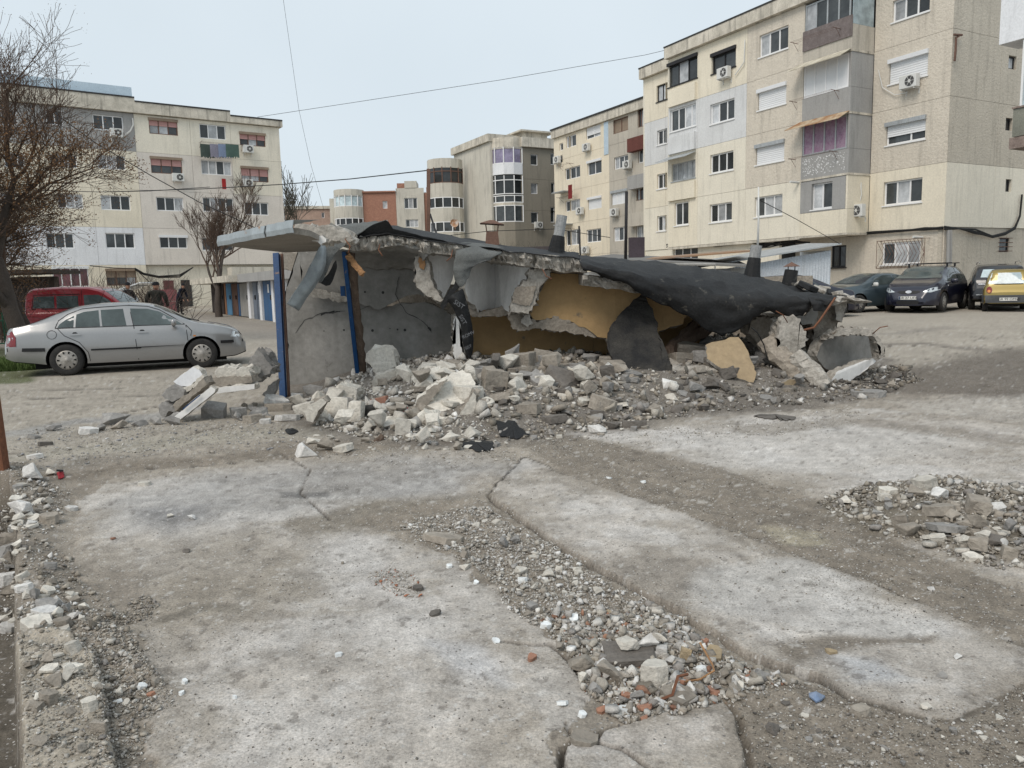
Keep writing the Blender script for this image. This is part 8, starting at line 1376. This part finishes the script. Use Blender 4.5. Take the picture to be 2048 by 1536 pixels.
def person(label, loc, rz, top, arms, bend=0., cap=True, legs=None, sheet_=False):
    """faces +x; body is one continuous skinned figure, colour split by material over its height"""
    r = thing('person', label, 'person', loc, rz); b = bend; hip = .92; sh = (b*.42, 0, 1.42-b*.12); nk = (b*.48, 0, 1.50-b*.14); hd_ = (b*.55+.02, 0, 1.63-b*.16)
    lg = legs or [[(.03, .11, .5), (0, .12, .08)], [(-.02, -.11, .5), (-.03, -.12, .08)]]
    v = [(0, 0, hip), (b*.12, 0, 1.12), (b*.3, 0, 1.30-b*.05), sh, nk]; e = [(0, 1), (1, 2), (2, 3), (3, 4)]; rad = [(.16, .12), (.155, .115), (.18, .12), (.13, .09), .06]
    for sgn, a in ((1, arms[0]), (-1, arms[1])):
        i = len(v); v += [(sh[0], sgn*.19, sh[2]-.02), a[0], a[1]]; e += [(3, i), (i, i+1), (i+1, i+2)]; rad += [.075, .058, .042]
    for sgn, l_ in ((1, lg[0]), (-1, lg[1])):
        i = len(v); v += [(0, sgn*.10, hip-.08), l_[0], l_[1]]; e += [(0, i), (i, i+1), (i+1, i+2)]; rad += [.105, .078, .055]
    body = skin_obj('body', v, e, rad, top, r); body.data.materials.append(M_tr)
    for p_ in body.data.polygons: p_.material_index = 1 if p_.center.z < hip-.06 else 0
    for sgn, l_ in ((1, lg[0]), (-1, lg[1])): f = l_[1]; skin_obj('shoe', [(f[0]-.03, f[1], .05), (f[0]+.08, f[1], .045), (f[0]+.18, f[1], .035)], [(0, 1), (1, 2)], [.05, .045, .035], M_shoe, r, 1)
    mb = MB(); prof = [(0, -.125), (.05, -.115), (.072, -.06), (.08, 0), (.082, .05), (.07, .10), (.035, .125), (0, .13)]; mb.lathe(prof, 14, 2); h = mb.build('head', M_skin, r, world=False, smooth=True); h.location = hd_; h.scale = (1.12, .95, 1)
    mb = MB(); mb.add([(.088, -.014, 0), (.088, .014, 0), (.112, 0, -.02), (.088, 0, .04)], [(0, 1, 2), (0, 2, 3), (1, 3, 2)]); mb.build('nose', M_skin, h, world=False)
    for sgn in (-1, 1): mb = MB(); mb.box((.078, sgn*.03, .015), (.01, .018, .009)); mb.build('eye', M_black, h, world=False); mb = MB(); mb.box((0, sgn*.084, 0), (.03, .014, .05)); mb.build('ear', M_skin, h, world=False, bevel=.005)
    mb = MB(); mb.box((.08, 0, -.05), (.008, .04, .008)); mb.build('mouth', M('lips', (.3, .12, .1), bump=0), h, world=False)
    mb = MB(); mb.lathe([(.093, .03), (.095, .06), (.085, .12), (.045, .145), (0, .15)], 14, 2, (-.005, 0, 0)); c = mb.build('cap', M_cap, h, world=False, smooth=True)
    if cap: mb = MB(); mb.prism([(.07, -.06, .04), (.16, -.04, .03), (.16, .04, .03), (.07, .06, .04)], (0, 0, .01)); mb.build('peak', M_cap, c, world=False)
    for sgn, a in ((1, arms[0]), (-1, arms[1])):
        w = np.array(a[1]); d = w-np.array(a[0]); d = d/np.linalg.norm(d); s_ = np.cross(d, (0, 0, 1)); s_ = s_/np.linalg.norm(s_); P0 = w+d*.02; hv = [tuple(P0), tuple(P0+d*.07)]; he = [(0, 1)]; hr = [.026, .034]
        for k in range(4): q = P0+d*.07+s_*(k-1.5)*.019; i = len(hv); ln = (.035, .042, .04, .03)[k]; hv += [tuple(q+d*ln), tuple(q+d*(ln*1.7)+np.array([0, 0, -.02]))]; he += [(1, i), (i, i+1)]; hr += [.009, .008]
        i = len(hv); hv += [tuple(P0+d*.03+s_*.04*sgn), tuple(P0+d*.07+s_*.055*sgn)]; he += [(0, i), (i, i+1)]; hr += [.011, .009]; skin_obj('hand', hv, he, hr, M_skin, r, 1)
    return r
def ploc(x, Y): q = at(x, 600, Y); return (q[0], Y, gz(q[0], Y))
pr = person('man in black jacket with a white stripe, head bent over a paper', ploc(255, 28.5), math.radians(-35), M_jk, [[(.1, .24, 1.15), (.30, .1, 1.12)], [(.1, -.24, 1.15), (.30, -.08, 1.12)]], .12)
mb = MB(); mb.tube([(.02, -.21, 1.42), (.07, -.285, 1.3), (.13, -.27, 1.18), (.22, -.16, 1.14)], .022, 6); mb.build('white_sleeve_stripe', M_paper, pr, world=False); mb = MB(); mb.box((.36, 0, 1.02), (.02, .2, .28), 0, -.3); tag(mb.build('paper_sheet', M_paper, None, world=False), 'white sheet held by the man in the striped black jacket', 'paper')
o = bpy.data.objects['paper_sheet']; o.matrix_world = Matrix.Translation(Vector(pr.location)) @ Matrix.Rotation(pr.rotation_euler[2], 4, 'Z')
person('stout man in dark olive jacket and flat cap seen from behind', ploc(313, 25.5), math.radians(95), M_jg, [[(0, .27, 1.12), (.1, .25, .92)], [(0, -.27, 1.12), (.1, -.25, .92)]], .05, cap=False).scale = (1.1, 1.2, .98)
person('man in long dark navy coat leaning forward beside the maroon gate', ploc(358, 42), math.radians(-20), M_jn, [[(.35, .2, 1.05), (.45, .15, .85)], [(.3, -.22, 1.05), (.42, -.18, .85)]], .6)
# ============================================================= TREES
M_bark = M('dark_bark', (.075, .06, .05), (.045, .037, .032), sc=4, bump=.8, bsc=25, fine=.25); M_twig = M('brown_twigs', (.105, .07, .05), (.07, .05, .04), sc=2, bump=0); M_seed = M('rust_brown_seed_clusters', (.21, .115, .055), (.13, .075, .04), sc=6, bump=0, rough=.9); M_lichen = M('grey_green_bark', (.10, .095, .075), (.06, .055, .045), sc=6, bump=.6)
def tree(label, base, h, lean, seed, levels=5, spread=.9, r0=.16, seeds=0, trunk_frac=.3, nb=3, bark=None, up=.25, rmin=.0045, crown_mat=None, droop=.0, group=None, bl=.78):
    rs = random.Random(seed); t = thing('bare_tree', label, 'tree', tuple(base), 0, group); tr, cr, sd = MB(), MB(), MB(); tips = []
    def grow(p, d, L, r, lv):
        n = 4; pts = [p]; rad = [max(r, rmin)]; q = p; dd = d
        for i in range(n):
            dd = (dd+Vector((rs.gauss(0, .13), rs.gauss(0, .13), rs.gauss(0, .10)+up*.12-droop*.06*(levels-lv)))).normalized(); q = q+dd*L/n; pts.append(q); rad.append(max(r*(1-.42*(i+1)/n), rmin))
        (tr if lv >= levels-1 else cr).tube(pts, rad, 7 if lv >= levels-1 else (5 if lv > 1 else 3), cap=False)
        if lv == 0: tips.append((pts[-1], dd)); return
        k = nb+(1 if rs.random() < .5 else 0)
        for j in range(k):
            i = n if j == 0 else rs.randint(1 if lv < levels else 2, n); a = rs.random()*6.283; sp = spread*(.35 if j == 0 else (.6+.6*rs.random())); u = dd.orthogonal().normalized(); w = dd.cross(u); nd = (dd*math.cos(sp)+(u*math.cos(a)+w*math.sin(a))*math.sin(sp)+Vector((0, 0, up*.5))).normalized()
            grow(pts[i], nd, L*bl*(.8+.35*rs.random()), rad[i]*(.82 if j == 0 else .62), lv-1)
    L0 = h*trunk_frac; grow(Vector(base)-Vector((0, 0, .1)), Vector((lean[0], lean[1], 1)).normalized(), L0, r0, levels)
    tr.build('trunk', bark or M_bark, t, smooth=True, fixn=False); co = cr.build('crown', crown_mat or M_twig, t, smooth=True, fixn=False); co['kind'] = 'stuff'
    if seeds:
        for (p_, d_) in tips:
            if rs.random() > seeds*(1 if p_.z < 5.5 else .35): continue
            for k in range(6):
                c = p_+Vector((rs.gauss(0, .07), rs.gauss(0, .07), rs.gauss(0, .07))); s_ = (.012+.018*rs.random())*(1 if p_.z < 5.5 else .5); u = Vector((rs.gauss(0, 1), rs.gauss(0, 1), rs.gauss(0, 1))).normalized()*s_; w = u.orthogonal().normalized()*s_*.6; sd.add([c-u, c+w, c+u, c-w, c+u.cross(w).normalized()*s_*.5], [(0, 1, 4), (1, 2, 4), (2, 3, 4), (3, 0, 4), (0, 3, 2, 1)])
        so = sd.build('seed_clusters', M_seed, t, fixn=False); so['kind'] = 'stuff'
    return t
def gp(x, Y): q = at(x, 600, Y); return np.array([q[0], Y, gz(q[0], Y)])
tree('large bare tree with rust-brown seed clusters filling the left edge', gp(36, 18.5), 9.2, (.03, 0), 11, levels=6, spread=.72, r0=.23, seeds=.95, trunk_frac=.27, nb=4, up=.18, bl=.73, bark=M_bark)
tree('second bare stem leaning right beside the large left tree', gp(58, 21), 5.0, (.05, 0), 29, levels=5, spread=.7, r0=.11, seeds=.4, trunk_frac=.3, nb=3, up=.15, droop=.2)
tree('bare tree whose branches reach in over the left edge of the frame', gp(-150, 17.5), 8.2, (.12, 0), 35, levels=6, spread=.75, r0=.18, seeds=.8, trunk_frac=.27, nb=3, up=.15, bl=.74)
tree('slim bare tree with upswept limbs in front of the left block', gp(436, 38), 9.0, (-.02, 0), 71, levels=6, spread=.5, r0=.19, seeds=0, trunk_frac=.31, nb=3, up=.42, bl=.71, rmin=.007)
tree('faint bare tree in the gap right of the left block, nearer one', gp(598, 75), 13.5, (0, 0), 52, levels=5, spread=.5, r0=.16, trunk_frac=.3, nb=3, up=.5, rmin=.02, crown_mat=M_lichen)
tree('faint bare tree showing behind the canopy, right of the first', gp(574, 82), 12.5, (.05, 0), 53, levels=5, spread=.5, r0=.15, trunk_frac=.3, nb=3, up=.5, rmin=.02, crown_mat=M_lichen)
# tangled leafless hedge by the left block and scrub before the grey block
def scrub(label, c, wx, wy, h, n, seed, mat=M_twig, name='bare_shrub'):
    rs = random.Random(seed); mb = MB()
    for k in range(n):
        x = c[0]+rs.uniform(-wx, wx); y = c[1]+rs.uniform(-wy, wy); p_ = Vector((x, y, c[2])); d = Vector((rs.gauss(0, .5), rs.gauss(0, .5), 1)).normalized(); pts = [p_]
        for i in range(5): d = (d+Vector((rs.gauss(0, .35), rs.gauss(0, .35), rs.gauss(0, .2)))).normalized(); pts.append(pts[-1]+d*h/5*rs.uniform(.7, 1.2))
        mb.tube(pts, [.014, .012, .01, .008, .006, .004], 3, cap=False)
    return tag(mb.build(name, mat, fixn=False), label, 'shrub')
q = gp(262, 47); scrub('tangled leafless climbing bush against the left block behind the people', q, 3.2, .8, 2.6, 420, 3)
q = gp(70, 24); scrub('dark leafless thicket behind the green fence', q, 4.2, 1.5, 2.3, 520, 4, M_bark)
q = gp(1060, 55); scrub('grey-brown scrub with brushwood in front of the round-bayed grey block', q+np.array([0, 0, 1.2]), 3.0, 1.5, 3.2, 520, 5, M_lichen)
mb = MB(); q = gp(1040, 58); mb.box(q+np.array([.4, 0, 1.9]), (6, .2, 3.8)); tag(mb.build('dark_fence', M('aubergine_boarding', (.09, .075, .085), (.06, .05, .055), streak=.5)), 'dark purple-brown boarding behind the grey scrub', 'fence')
q = gp(45, 27); mb = MB(); mb.box(q+np.array([-1.5, 0, 1.0]), (5.5, .3, 2.0)); mb.box(q+np.array([-1.5, -.2, 2.15]), (6.2, 2.2, .12)); tag(mb.build('dark_lean_to', M('dark_shed_wood', (.07, .055, .045), (.04, .035, .03), sc=3)), 'dark low lean-to behind the large left tree', 'shed')
